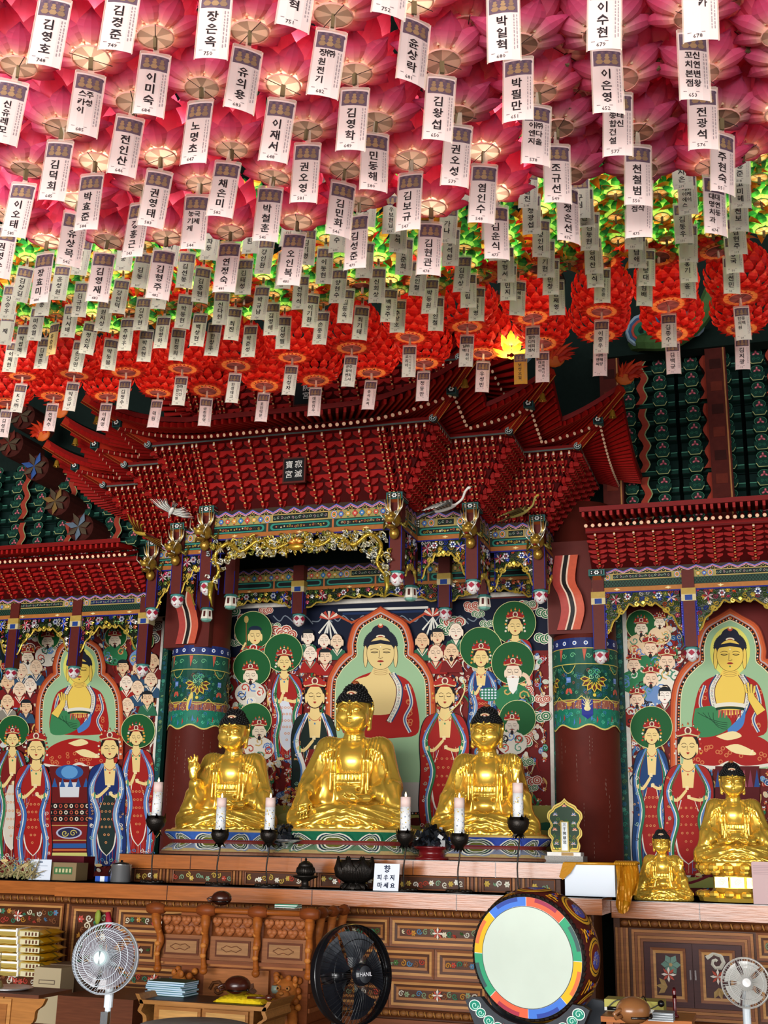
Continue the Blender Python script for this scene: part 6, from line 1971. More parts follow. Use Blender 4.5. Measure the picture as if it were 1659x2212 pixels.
def hand(f, wr, fd, pn, side, curl, s=1.0, thumb=1):
 """palm and five fingers; wr wrist, fd finger direction, pn palm normal, curl list of bends"""
 fd, pn = Vector(fd).normalized(), Vector(pn).normalized()
 sd = fd.cross(pn).normalized() * side
 wr = Vector(wr)
 pc = wr + fd * .055 * s
 f.limb([tuple(wr - fd * .02 * s), tuple(pc - sd * .018 * s), tuple(pc + fd * .035 * s - sd * .022 * s)], [.030 * s, .027 * s, .022 * s], .012)
 f.limb([tuple(wr), tuple(pc + sd * .018 * s), tuple(pc + fd * .035 * s + sd * .02 * s)], [.030 * s, .027 * s, .021 * s], .012)
 for q in range(4):
  b = pc + fd * (.045 - .004 * abs(q - 1.3)) * s + sd * (q - 1.5) * .0195 * s
  L = (.058, .066, .062, .048)[q] * s
  pts, d = [b], (fd + sd * (q - 1.5) * .08).normalized()
  for j in range(3):
   d = (d + pn * curl[q] * (.35 + .25 * j)).normalized()
   pts.append(pts[-1] + d * L * (.44, .32, .26)[j])
  f.limb([tuple(p) for p in pts], [.0115 * s, .0108 * s, .0098 * s, .0078 * s], .004)
 b = wr + fd * .03 * s - sd * .03 * s
 d = (fd * .7 - sd * .75 * thumb + pn * .35).normalized()
 p1 = b + d * .035 * s
 d2 = (fd * .9 - sd * .1 + pn * (.45 + curl[4])).normalized()
 f.limb([tuple(b), tuple(p1), tuple(p1 + d2 * .032 * s), tuple(p1 + d2 * .055 * s)], [.017 * s, .0135 * s, .012 * s, .009 * s], .007)
HEADS = ((0, .04, .95), 1.36)
def buddha_mesh(pose, h=.0078):
 """seated figure, knees 1.06 wide, 1.36 tall, facing -y; local origin under the crossed legs"""
 f = Field((-.66, -.50, -.03), (.66, .42, 1.44), h)
 # legs and lap
 f.ell((0, .02, .10), (.40, .30, .11), .05)
 for s in (-1, 1):
  f.limb([(s * .16, .12, .14), (s * .40, -.08, .12), (s * .44, -.12, .11)], [.13, .115, .10], .05)
  f.limb([(s * .45, -.12, .10), (s * .20, -.30, .09), (-s * .02, -.33, .08)], [.095, .085, .07], .04)
  f.ell((s * .46, -.10, .07), (.085, .12, .075), .03)
 f.limb([(.34, -.24, .15), (.10, -.34, .155), (-.16, -.30, .165)], [.065, .055, .045], .03)       # upper shin
 f.limb([(-.16, -.30, .175), (-.29, -.25, .185)], [.036, .028], .015)                              # resting foot
 for q in range(4):
  f.limb([(-.28, -.27 + q * .016, .19), (-.325, -.26 + q * .016, .195)], [.013, .009], .005)
 # torso
 f.ell((0, .07, .26), (.20, .16, .18), .06)
 f.ell((0, .06, .50), (.225, .145, .25), .06)
 f.ell((0, .07, .66), (.27, .135, .13), .05)
 f.limb([(-.20, .07, .70), (.20, .07, .70)], [.105, .105], .05)
 f.ell((0, -.02, .60), (.15, .10, .14), .05)
 # neck with three rings
 f.limb([(0, .06, .72), (0, .045, .90)], [.098, .092], .02)
 for z in (.765, .790, .812):
  f.limb([(.092 * math.cos(a), .048 + .090 * math.sin(a), z) for a in [PI * 2 * q / 16 for q in range(17)]], [.009] * 17, .006)
 # head
 f.S = HEADS
 hc = (0, .02, 1.01)
 f.ell((hc[0], hc[1] + .01, 1.035), (.112, .128, .125), .02)
 f.ell((0, -.010, .985), (.104, .110, .110), .03)
 f.ell((0, -.045, .935), (.078, .068, .060), .03)
 f.ell((0, -.012, .962), (.100, .098, .080), .03)
 f.ell((0, -.085, .912), (.030, .026, .020), .015)
 f.limb([(0, -.108, 1.04), (0, -.137, .988)], [.010, .015], .010)
 f.ell((0, -.139, .978), (.021, .014, .011), .006)
 for s in (-1, 1):
  f.limb([(s * .014, -.115, 1.054), (s * .044, -.116, 1.062), (s * .086, -.087, 1.036)], [.006, .007, .005], .006)
  f.ell((s * .045, -.108, 1.018), (.027, .016, .013), .004)
  f.limb([(s * .020, -.118, 1.008), (s * .045, -.1235, 1.004), (s * .072, -.105, 1.010)], [.0035, .0045, .003], .003)
  f.limb([(s * .020, -.124, 1.002), (s * .045, -.128, .997), (s * .072, -.110, 1.003)], [.0035] * 3, .003, True)
  f.ell((s * .062, -.075, .965), (.040, .036, .035), .025)
  f.limb([(s * .108, .02, 1.06), (s * .118, .03, 1.07), (s * .122, .035, 1.03), (s * .114, .025, .97), (s * .110, .015, .905), (s * .100, .01, .895)], [.010, .012, .011, .011, .014, .010], .008)
  f.ell((s * .122, .015, 1.03), (.008, .014, .028), .004, None, True)
  f.ell((s * .014, -.142, .974), (.006, .006, .004), .003, None, True)
 f.limb([(-.032, -.112, .948), (0, -.127, .950), (.032, -.112, .948)], [.004, .0075, .004], .004)
 f.limb([(-.024, -.114, .937), (0, -.124, .933), (.024, -.114, .937)], [.005, .009, .005], .005)
 f.limb([(-.034, -.117, .943), (0, -.132, .942), (.034, -.117, .943)], [.002, .0025, .002], .003, True)
 f.ell((0, -.121, 1.070), (.0085, .007, .0085), .003)
 # open chest framed by robe borders
 f.S = None
 for s in (-1, 1):
  f.limb([(s * .105, .0, .765), (s * .125, -.075, .70), (s * .130, -.115, .60), (s * .128, -.125, .48), (s * .125, -.13, .36), (s * .10, -.15, .25)], [.014, .015, .015, .015, .015, .014], .010)
  f.limb([(s * .130, .0, .775), (s * .158, -.07, .70), (s * .165, -.105, .60), (s * .168, -.115, .48), (s * .17, -.12, .34)], [.012, .014, .014, .014, .012], .012)
 # pleated sash on the belly
 f.limb([(-.115, -.115, .405), (0, -.135, .40), (.115, -.115, .405)], [.016, .017, .016], .008)
 f.limb([(-.115, -.118, .37), (0, -.138, .365), (.115, -.118, .37)], [.012, .012, .012], .006)
 for q in range(7):
  x = -.096 + q * .032
  f.limb([(x, -.118 - .012 * (1 - abs(q - 3) / 3), .418), (x, -.112 - .016 * (1 - abs(q - 3) / 3), .472)], [.013, .017], .006)
 f.ell((0, -.125, .29), (.105, .06, .07), .03)
 # arms with wide sleeves
 R, L_ = pose
 for s, kind in ((-1, R), (1, L_)):
  sh = (s * .245, .07, .70)
  if kind == 'up':        # hand raised at the chest
   el, wr = (s * .335, -.08, .38), (s * .335, -.28, .55)
  elif kind == 'earth':   # touching the knee
   el, wr = (s * .35, -.02, .42), (s * .345, -.30, .265)
  elif kind == 'palm':    # palm up in front of the belly
   el, wr = (s * .345, .0, .38), (s * .20, -.29, .265)
  else:                   # 'fold'
   el, wr = (s * .345, -.02, .38), (s * .235, -.27, .30)
  f.limb([sh, el], [.118, .108], .05)
  f.limb([el, tuple(el[q] * .45 + wr[q] * .55 for q in range(3))], [.105, .072], .04)
  f.limb([tuple(el[q] * .5 + wr[q] * .5 for q in range(3)), wr], [.045, .032], .012)
  f.ell((s * .24, .03, .34), (.10, .12, .20), .04)
  # hanging sleeve
  f.ell((s * .37, -.06, .25), (.085, .17, .13), .05)
  f.limb([(s * .40, -.10, .36), (s * .43, -.16, .20), (s * .40, -.24, .13)], [.07, .06, .03], .03)
  # folds
  for q in range(5):
   o = .018 * q
   f.limb([(s * (.10 + o * 1.9), -.01 - o * .3, .79 - o * .5), (s * (.17 + o * 1.6), -.055 - o * .2, .72 - o), (s * (.20 + o * 1.7), -.07 - o * .2, .62 - o)], [.010, .012, .006], .009)
  for q in range(4):
   f.limb([(s * (.30 + .028 * q), -.045 + .02 * q, .66 - .03 * q), (s * (.325 + .03 * q), -.10 + .03 * q, .52 - .02 * q), (s * (.31 + .035 * q), -.15 + .04 * q, .40 - .02 * q), (s * (.34 + .02 * q), -.19 + .05 * q, .27)], [.008, .012, .012, .007], .010)
  for q in range(6):
   a = q / 5
   f.limb([(s * (.48 - .05 * a), -.17 + .02 * q, .16 - .01 * q), (s * (.36 - .10 * a), -.27 - .012 * q, .13 - .012 * q), (s * (.12 - .06 * a), -.37, .085 - .008 * q)], [.010, .013, .008], .010)
 # fan of folds that spills over the front
 for q in range(9):
  x = (q - 4) * .045
  f.limb([(x * .5, -.30, .15), (x * 1.2, -.375, .085), (x * 2.1, -.40, .02)], [.012, .014, .014], .010)
 f.limb([(.03, -.30, .21), (.02, -.37, .12), (.02, -.40, .02)], [.018, .016, .012], .010)
 # rim of the robe on the pedestal
 f.limb([(.53 * math.cos(a), .0 - .05 + .37 * math.sin(a), .012) for a in [PI * 2 * q / 40 for q in range(41)]], [.026] * 41, .015)
 f.ell((0, -.05, .0), (.52, .36, .03), .02)
 for q in range(9):
  a = PI + PI * (q + .5) / 9
  f.ell((.52 * math.cos(a), -.05 + .37 * math.sin(a), .035), (.045, .03, .02), .015)
 # hands
 for s, kind in ((-1, R), (1, L_)):
  if kind == 'up':
   hand(f, (s * .335, -.29, .565), (s * .05, -.05, 1), (0, -1, 0), s, [.05, .05, .75, .6, .3], 1.25)
  elif kind == 'earth':
   hand(f, (s * .345, -.315, .265), (0, -.45, -1), (0, .8, -.4), s, [.25, .25, .25, .25, .1], 1.2)
  elif kind == 'palm':
   hand(f, (s * .19, -.30, .262), (-s * 1, -.25, .02), (0, -.3, 1), s, [.35, .35, .75, .4, .3], 1.2)
  else:
   hand(f, (s * .225, -.28, .30), (-s * .3, -.85, .5), (-s * .2, -.2, .9), s, [.5, .5, .9, .4, .5], 1.15)
 # pleats pressed into the robe
 X, Y, Z = np.meshgrid(*f.ax, indexing='ij')
 sm = lambda v, a, b: np.clip((v - a) / (b - a), 0, 1)
 A = np.abs(X)
 leg = sm(-Y, .16, .24) * sm(Z, .03, .06) * (1 - sm(Z, .19, .23))
 f.d += (.013 * leg * (np.abs(np.sin(np.pi * (Z + .30 * np.abs(A - .05)) / .058)) - .5)).astype(np.float32)
 arm = sm(A, .21, .26) * sm(Z, .22, .30) * (1 - sm(Z, .70, .78)) * sm(-Y, -.12, .0)
 f.d += (.007 * arm * (np.abs(np.sin(np.pi * (A + .42 * Z + .25 * Y) / .088)) - .5)).astype(np.float32)
 sh_ = sm(A, .13, .17) * (1 - sm(A, .24, .30)) * sm(Z, .55, .62)
 f.d += (.010 * sh_ * (np.abs(np.sin(np.pi * (A - .1 * Z) / .030)) - .5)).astype(np.float32)
 return f.mesh('body', 'gold')
def hair_mesh():
 """cap of tight curls with the cranial bump"""
 m = MB()
 for c, r, z0 in (((0, .033, 1.040), (.122, .136, .128), 1.055), ((0, .040, 1.13), (.080, .080, .070), 1.13)):
  m.ball(c, r, 24, 16)
 cap = MB()
 keep = []
 for f in m.f:
  ctr = sum((Vector(m.v[i]) for i in f), Vector()) / len(f)
  if ctr.z > 1.066 - max(0, ctr.y - .0) * 1.6 or (ctr.y > .05 and ctr.z > .93):
   keep.append(f)
 cap.add(m.v, keep)
 n = 0
 for c, r in (((0, .033, 1.040), (.123, .137, .129)), ((0, .040, 1.13), (.082, .082, .072))):
  k = 520 if r[0] > .1 else 150
  for i in range(k):
   z = 1 - 2 * (i + .5) / k
   a = i * 2.39996
   q = math.sqrt(1 - z * z)
   p = (c[0] + r[0] * q * math.cos(a), c[1] + r[1] * q * math.sin(a), c[2] + r[2] * z)
   if p[2] > 1.074 - max(0, p[1]) * 1.6 or (p[1] > .05 and p[2] > .94):
    cap.ball(p, .0085, 6, 4)
 return cap.mesh('hair', 'hairblack', True)
def jewel_meshes():
 a = MB('a8582c'); a.ball((0, .04, 1.205), (.026, .026, .018), 14, 8); a.ball((0, .04, 1.200), (.032, .032, .008), 14, 6, '8a4420')
 b = MB('e8c8a0')
 b.ball((0, -.058, 1.128), (.038, .022, .016), 14, 8); b.ball((0, -.067, 1.124), (.024, .018, .010), 12, 6, 'a8482c'); b.ball((0, -.074, 1.120), (.012, .014, .006), 10, 6, 'f4e8d0')
 return a.mesh('topknot_jewel', 'plastic', True), b.mesh('brow_jewel', 'plastic', True)
def lotus_pedestal(w_, hgt, c1, c2, seed):
 """painted octagonal double lotus base: upturned row, red waist, downturned row; returns one mesh"""
 m = MB('5a2a24')
 hw, d = w_ / 2, w_ * .36
 def ring(k, z): return [(hw * k * math.copysign(abs(math.cos(a)) ** .75, math.cos(a)), d * k * math.copysign(abs(math.sin(a)) ** .75, math.sin(a)), z) for a in [2 * PI * q / 48 + PI / 48 for q in range(48)]]
 prof = [(1.12, 0), (1.12, .02), (1.10, .03), (1.06, .06), (.92, .10), (.92, .125), (.94, .14), (1.0, .18), (1.06, .215), (1.04, .235), (.8, .235)]
 cols = ['7a5038', '6a4030', 'a89060', c2, '6a2420', '7a2c26', c1, c1, 'c8a860', '8a5a30']
 rings = [ring(k, z / .235 * hgt) for k, z in prof]
 for i in range(len(prof) - 1):
  for j in range(48):
   m.add([rings[i][j], rings[i][(j + 1) % 48], rings[i + 1][(j + 1) % 48], rings[i + 1][j]], [(0, 1, 2, 3)], cols[i])
 # petals as nested painted arches standing proud of the base
 for row, (k0, z0, k1, z1, up) in enumerate(((.95, .142, 1.075, .215, 1), (1.11, .035, .93, .105, 0))):
  n = 14
  for j in range(n):
   a = 2 * PI * (j + .5) / n
   for q, (sc, c) in enumerate(((1.0, c1 if row == 0 else c2), (.86, 'e8e4d4'), (.74, '20344a'), (.62, 'b8c0a8'), (.52, '26402c'), (.42, 'e4e0d0'), (.32, '6a6a2c'))):
    pts = []
    for t in range(9):
     u = -1 + t / 4
     hh = (1 - abs(u) ** 2.2) - .18 * (1 if t == 4 else 0)
     pts.append((u * sc, (hh * sc if up == 0 else hh * sc)))
    vs = []
    for u, v in pts + [(0, 0)]:
     aa = a + u * PI / n * .98
     vv = v if up == 0 else v
     vv = 1 - vv
     kk = (k1 + (k0 - k1) * vv) if up else (k0 + (k1 - k0) * vv)
     zz = (z1 + (z0 - z1) * vv) if up else (z0 + (z1 - z0) * vv)
     kk += .012 + q * .0016
     vs.append((hw * kk * math.copysign(abs(math.cos(aa)) ** .75, math.cos(aa)), d * kk * math.copysign(abs(math.sin(aa)) ** .75, math.sin(aa)), zz / .235 * hgt))
    m.add(vs, [(i, i + 1, 9) for i in range(8)], c)
 return m.mesh('lotus_pedestal', 'paint')
def head_obj(n_, me, root):
 c, k = HEADS
 o = obj(n_, me, root, tuple(c[q] * (1 - k) for q in range(3)))
 o.scale = (k, k, k)
def build_statues():
 hm = hair_mesh()
 j1, j2 = jewel_meshes()
 ZL = 1.53
 specs = (('centre', 757, 10.42, 1.02, ('earth', 'palm'), '1f6a4c', '6a8a6c', 1.24, .235, 'largest golden seated statue, one hand reaching down over its knee, in the middle'),
             ('left', 492, 10.42, .87, ('up', 'palm'), '3f68b8', '8a94a8', 1.10, .215, 'golden seated statue raising one hand with spread fingers, left of the largest one'),
             ('right', 1052, 10.50, .87, ('fold', 'up'), '3a50a8', '8a94a8', 1.10, .205, 'golden seated statue with one hand lifted to its shoulder, right of the largest one'))
 for nm, px, Y, sc, pose, c1, c2, pw, ph, lab in specs:
  x = at(px, 1820, Y=Y).x
  pd = obj('lotus_pedestal', lotus_pedestal(pw, ph, c1, c2, 1), None, (x, Y, ZL))
  tag(pd, 'painted lotus pedestal under the %s' % {'centre': 'largest statue, green petals', 'left': 'statue with spread fingers, pale blue petals', 'right': 'statue lifting its hand to the shoulder, dark blue petals'}[nm], 'pedestal', 'lotus pedestals')
  root = empty('buddha_statue', (x, Y, ZL + ph), math.radians({'centre': 6, 'left': 9, 'right': 4}[nm]), lab, 'statue', 'golden seated statues on the altar', sc)
  obj('body', buddha_mesh(pose, .0078 if nm == 'centre' else .0085), root)
  for n_, me in (('hair', hm), ('topknot_jewel', j1), ('brow_jewel', j2)):
   head_obj(n_, me, root)
  g_ = MB('d8a030'); g_.lathe([(.0, 0), (.60, 0), (.62, .012), (.60, .03), (.4, .03)], n=40, sy=.68); o = g_.build('gilt_seat', 'gold', root); o.location = (0, -.03, -.012)
 # the two small statues on the right altar, coarser skin of the same build
 me = buddha_mesh(('fold', 'up'), .0125)
 me2 = buddha_mesh(('palm', 'palm'), .0105)
 for px, py, Y, sc, mm, lab, ped in ((1434, 1942, 10.15, .42, me, 'small golden seated statue at the foot of the right mural', 0), (1592, 1862, 10.2, .60, me2, 'golden seated statue on a tall tiered golden base, right altar', 1)):
  q = at(px, py, Y=Y)
  zb = 1.262
  x = q.x
  hz = 0
  if ped:
   # tiered golden base
   g_ = MB()
   hz = q.z - zb
   g_.lathe([(0, 0), (.30, 0), (.31, .03), (.27, .06), (.21, .07), (.19, .10), (.19, .19), (.21, .21), (.26, .24), (.30, .27), (.30, .29), (.25, hz * .93), (.28, hz)], n=12, sy=.8)
   for j in range(14):
    a = 2 * PI * j / 14
    g_.ball((.285 * math.cos(a), .23 * math.sin(a), .055), (.05, .045, .03), 8, 5)
    g_.ball((.255 * math.cos(a), .20 * math.sin(a), .225), (.045, .04, .03), 8, 5)
    g_.ball((.28 * math.cos(a), .225 * math.sin(a), hz * .86), (.05, .045, .035), 8, 5)
   for k in range(-1, 2):
    g_.box(k * .12 - .05, k * .12 + .05, -.17, -.155, .105, .185)
    g_.tube([(k * .12 + a, -.174, .145 + b) for a, b in spiral(0, 0, .026, 1.4)], .005, 5)
   o = g_.build('golden_pedestal', 'gold', None, False, (x, Y, zb)); tag(o, 'tiered golden lotus pedestal with square panels on the right altar', 'pedestal')
  root = empty('buddha_statue', (x, Y, zb + hz), math.radians(4), lab, 'statue', None, sc)
  obj('body', mm, root)
  for n_, m3 in (('hair', hm), ('topknot_jewel', j1), ('brow_jewel', j2)):
   head_obj(n_, m3, root)
build_statues()
# ================================================================ ALTAR, CABINETS, CARVED DESK
W1, W2, W3, W4 = '7a4626', '4e2a16', '9e6636', 'b6824a'
ZLO, ZUP = 1.283, 1.525
def slab(name, x0, x1, y0, y1, z0, z1, lab, segs):
 m = MB('a8602c')
 m.box(x0, x1, y0, y1, z0 + .004, z1)
 m.box(x0 - .004, x1 + .004, y0 - .004, y1, z1 - .006, z1, '2a1a12')
 for s in segs:
  m.box(s - .003, s + .003, y0 - .005, y0, z0, z1 - .006, '4a2612')
 return tag(m.build(name, 'varnish'), lab, 'ledge')
def carved_panel(root, base, fm, w_, h_, seed, steps=4, inner='16352c', cols=CARVE, dens=1.05, door=False):
 """one framed panel: nested mouldings round a recessed carving"""
 m = MB(W2)
 s = min(.020, h_ * .09)
 for k in range(steps):
  a, c, d = k * s, (W1, W4, W2, W3)[k % 4], .018 - .006 * k
  e = a + s
  for q in ([(a, a), (w_ - a, a), (w_ - e, e), (e, e)], [(w_ - a, a), (w_ - a, h_ - a), (w_ - e, h_ - e), (w_ - e, e)], [(w_ - a, h_ - a), (a, h_ - a), (e, h_ - e), (w_ - e, h_ - e)], [(a, h_ - a), (a, a), (e, e), (e, h_ - e)]):
   d1 = d - .006
   m.add([fm(q[0][0], q[0][1], d), fm(q[1][0], q[1][1], d), fm(q[2][0], q[2][1], d1 + .004), fm(q[3][0], q[3][1], d1 + .004)], [(0, 1, 2, 3)], c)
 o = shift(m.build('panel_frame' if not door else 'door_frame', 'wood', root), base)
 a = steps * s
 c = MB(inner)
 rnd = random.Random(seed)
 relief(c, lambda u, v, d: fm(a + u, a + v, -.008 + d), w_ - 2 * a, h_ - 2 * a, cols, rnd, inner, 1.0, .02, max(.048, (h_ - 2 * a) * .45) if h_ < .4 else .07)
 if min(w_, h_) > .15:
  cx, cy, r = w_ / 2, h_ / 2, min(w_, h_) * .13
  for q in range(8):
   t = q * PI / 4
   c.add([fm(cx, cy, .02), fm(cx + r * math.cos(t - .3), cy + r * math.sin(t - .3), .018), fm(cx + 1.7 * r * math.cos(t), cy + 1.7 * r * math.sin(t), .006), fm(cx + r * math.cos(t + .3), cy + r * math.sin(t + .3), .018)], [(0, 1, 2, 3)], ('e8dcd0', 'c05a4a')[q % 2])
 shift(c.build('carving', 'paint', root), base)
 return o
def beads(x0, x1, y, z, r, name, root, base, col='7a4a28'):
 m = MB(col)
 n = int((x1 - x0) / (r * 3.2))
 for k in range(n):
  x = x0 + (k + .5) * (x1 - x0) / n
  m.ball((x, y, z), (r * 1.5, r, r), 8, 6)
  m.tube([(x + r * 1.4, y - r * .3, z + r * .8), (x + r * 1.6, y - r * .6, z), (x + r * 1.9, y - r * .3, z - r * .8)], r * .3, 5, 'a8743c')
 m.box(x0, x1, y, y + .02, z - r * 1.4, z + r * 1.4, '5a3018')
 o = m.build(name, 'wood', root, True)
 o['kind'] = 'stuff'
 return shift(o, base)
def build_altar():
 slab('altar_ledge', -5.98, -1.277, 9.40, 10.0, 1.158, ZLO, 'long varnished lower altar top carrying candlesticks, censers and the paper sign', (-4.9, -3.6, -2.4))
 slab('altar_ledge', -5.66, -1.635, 9.90, 11.06, 1.40, ZUP, 'raised varnished altar top carrying the three large statues', (-4.95, -3.9, -2.9, -2.2))
 slab('altar_ledge', -1.277 + .004, 1.4, 9.90, 11.6, 1.12, 1.255, 'varnished altar top of the right bay under the two smaller golden statues', (-.6, .3))
 slab('altar_ledge', -8.8, -5.984, 9.78, 11.6, 1.15, 1.27, 'varnished altar top of the left bay under the cardboard boxes', (-7.2,))
 # step between the two tops
 b = Vector((-3.6, 9.95, ZLO))
 r = empty('altar_step', b, label='carved riser between the lower and raised altar tops, gilt birds and flowers', cat='altar')
 m = MB(W2); m.box(-5.6, -1.68, 9.96, 11.2, ZLO, 1.398); shift(m.build('body', 'wood', r), b)
 xs = [(-5.52, -5.28), (-5.14, -4.56), (-4.44, -3.86), (-3.74, -3.16), (-3.04, -2.46), (-2.32, -2.08), (-1.92, -1.72)]
 for k, (a, c) in enumerate(xs):
  carved_panel(r, b, lambda u, v, d, a=a: (a + u, 9.958 - d, ZLO + .002 + v), c - a, .112, 200 + k, 1, '1c3a32', ['e8e2d0', 'd8b85a', 'b84a3a', 'c8a850', '8aa88a', 'f0ece0'], 2.0)
 for a, c in zip(xs[:-1], xs[1:]):
  m = MB(W3)
  for q in range(4):
   x = a[1] + (c[0] - a[1]) * (q + .5) / 4
   m.box(x - .009, x + .009, 9.945, 9.96, ZLO, 1.398, (W3, W1)[q % 2])
  shift(m.build('pilaster', 'wood', r), b)
 # main cabinet below
 b = Vector((-3.6, 9.55, 0))
 r = empty('altar_cabinet', b, label='long carved cabinet front under the lower altar top, green carved panels in three rows', cat='cabinet')
 m = MB(W2); m.box(-5.9, -1.36, 9.52, 9.98, .0, 1.157); shift(m.build('body', 'wood', r), b)
 beads(-5.88, -1.38, 9.50, 1.125, .022, 'bead_moulding', r, b)
 rows = ((.87, 1.09, (-5.42, -4.62, -3.80, -2.97, -2.18, -1.44)), (.64, .865, (-5.42, -5.0, -4.2, -3.42, -2.60, -1.86, -1.44)), (.42, .635, (-5.42, -4.62, -3.80, -2.97, -2.18, -1.44)))
 s = 0
 for z0, z1, xx in rows:
  for a, c in zip(xx[:-1], xx[1:]):
   s += 1
   carved_panel(r, b, lambda u, v, d, a=a, z0=z0: (a + u, 9.518 - d, z0 + v), c - a - .004, z1 - z0 - .004, 300 + s, 4, '18382e')
 carved_panel(r, b, lambda u, v, d: (-5.86 + u, 9.518 - d, .46 + v), .40, .62, 350, 3, '2f4a38')
 m = MB('a8243a'); m.tube([(-5.50, 9.49, 1.04), (-5.47, 9.48, .95), (-5.50, 9.49, .85)], [.02, .03, .01], 8); m.ball((-5.58, 9.47, 1.0), (.03, .02, .06), 8, 6, '8a9a3a'); shift(m.build('carved_figure', 'paint', r, True), b)
 beads(-5.88, -1.38, 9.49, .385, .022, 'bead_moulding', r, b, '8a5a30')
 for k in range(5):
  a = -5.85 + k * .9
  m = MB('6a3a22'); m.box(a, a + .86, 9.48, 9.52, .02, .34, '7a4528'); shift(m.build('drawer', 'wood', r), b)
  m = MB('c8b060'); rnd = random.Random(k)
  for q in range(14):
   t = q / 13
   x = a + .10 + .66 * t; z = .13 + .09 * math.sin(t * PI)
   m.tube([(x + u, 9.47, z + v) for u, v in spiral(0, 0, .035, 1.2, q, (1, -1)[q % 2])], .007, 4, ('e0d8c0', '2f6a4c', 'c8b060', '3a4a44')[q % 4])
  shift(m.build('drawer_plate', 'paint', r), b)
 # right bay cabinet: double doors and panels
 b = Vector((0, 10.0, 0))
 r = empty('altar_cabinet', b, label='carved cabinet in the right bay with two doors showing lotus reliefs on green', cat='cabinet')
 m = MB(W2); m.box(-1.27, 1.4, 9.98, 11.5, 0, 1.119); shift(m.build('body', 'wood', r), b)
 beads(-1.22, 1.4, 9.965, 1.085, .024, 'bead_moulding', r, b)
 for q in range(5):
  m = MB((W3, W1)[q % 2]); m.box(-1.255 + q * .02, -1.237 + q * .02, 9.955, 9.98, .1, 1.05); shift(m.build('fluting', 'wood', r), b)
 m = MB(W3)
 for k in range(4):
  e = k * .022
  x0, x1, z0, z1 = -1.13 + e, -.22 - e, .40 + e, 1.04 - e
  m.box(x0, x1, 9.962 - .003 * (3 - k), 9.98, z0, z0 + .02, (W3, W1)[k % 2]); m.box(x0, x1, 9.962 - .003 * (3 - k), 9.98, z1 - .02, z1, (W3, W1)[k % 2])
  m.box(x0, x0 + .02, 9.962 - .003 * (3 - k), 9.98, z0 + .02, z1 - .02, (W3, W1)[k % 2]); m.box(x1 - .02, x1, 9.962 - .003 * (3 - k), 9.98, z0 + .02, z1 - .02, (W3, W1)[k % 2])
 shift(m.build('door_surround', 'wood', r), b)
 for k in range(2):
  x0 = -1.04 + k * .365
  m = MB('401c1c'); m.box(x0 + .002, x0 + .363, 9.955, 9.98, .49, .95); d = shift(m.build('door', 'wood', r), b)
  h = MB('3a1818'); xk = x0 + (.345 if k == 0 else .018); h.box(xk - .006, xk + .006, 9.944, 9.955, .69, .76); hh = h.build('handle', 'plastic', d)
  carved_panel(r, b, lambda u, v, dd, x0=x0: (x0 + .05 + u, 9.953 - dd, .53 + v), .265, .385, 400 + k, 2, '2f6a58', ['c8c0ac', '8a6a50', 'b8503f', '6a8a7c', 'a88a5a', 'e0dccc'], 2.2, True)
 for k, (x0, z0, w_, h_) in enumerate(((-.2, .85, .62, .20), (-.2, .42, .30, .42), (.11, .42, .31, .42), (.44, .42, .7, .62))):
  carved_panel(r, b, lambda u, v, d, x0=x0, z0=z0: (x0 + u, 9.978 - d, z0 + v), w_, h_, 420 + k, 4 if h_ < .3 else 3, '1c3f34')
 beads(-1.22, 1.4, 9.965, .36, .024, 'bead_moulding', r, b, '6a4020')
 m = MB('c8a850'); 
 for q in range(18):
  x = -.65 + q * .05
  m.tube([(x + u, 9.96, .24 + .05 * math.sin(q * .37) + v) for u, v in spiral(0, 0, .04, 1.2, q, (1, -1)[q % 2])], .008, 4, ('d8c070', '4a7a5a', 'c8c0b0')[q % 3])
 shift(m.build('drawer_plate', 'gilt', r), b)
 # left bay cabinet
 b = Vector((-7, 9.85, 0))
 r = empty('altar_cabinet', b, label='carved cabinet in the left bay behind the stacked rice bags', cat='cabinet')
 m = MB(W2); m.box(-8.8, -5.95, 9.86, 11.5, 0, 1.149); shift(m.build('body', 'wood', r), b)
 beads(-8.8, -5.95, 9.85, 1.115, .024, 'bead_moulding', r, b)
 for k, (x0, z0, w_, h_) in enumerate(((-7.1, .84, .95, .24), (-7.1, .58, .5, .25), (-6.58, .58, .43, .25), (-7.1, .32, .95, .25), (-8.1, .84, .95, .24), (-8.1, .58, .95, .25))):
  carved_panel(r, b, lambda u, v, d, x0=x0, z0=z0: (x0 + u, 9.858 - d, z0 + v), w_, h_, 440 + k, 3, '18382e')
 for q in range(5):
  m = MB((W3, W1)[q % 2]); m.box(-6.12 + q * .03, -6.095 + q * .03, 9.84, 9.86, .1, 1.08); shift(m.build('fluting', 'wood', r), b)

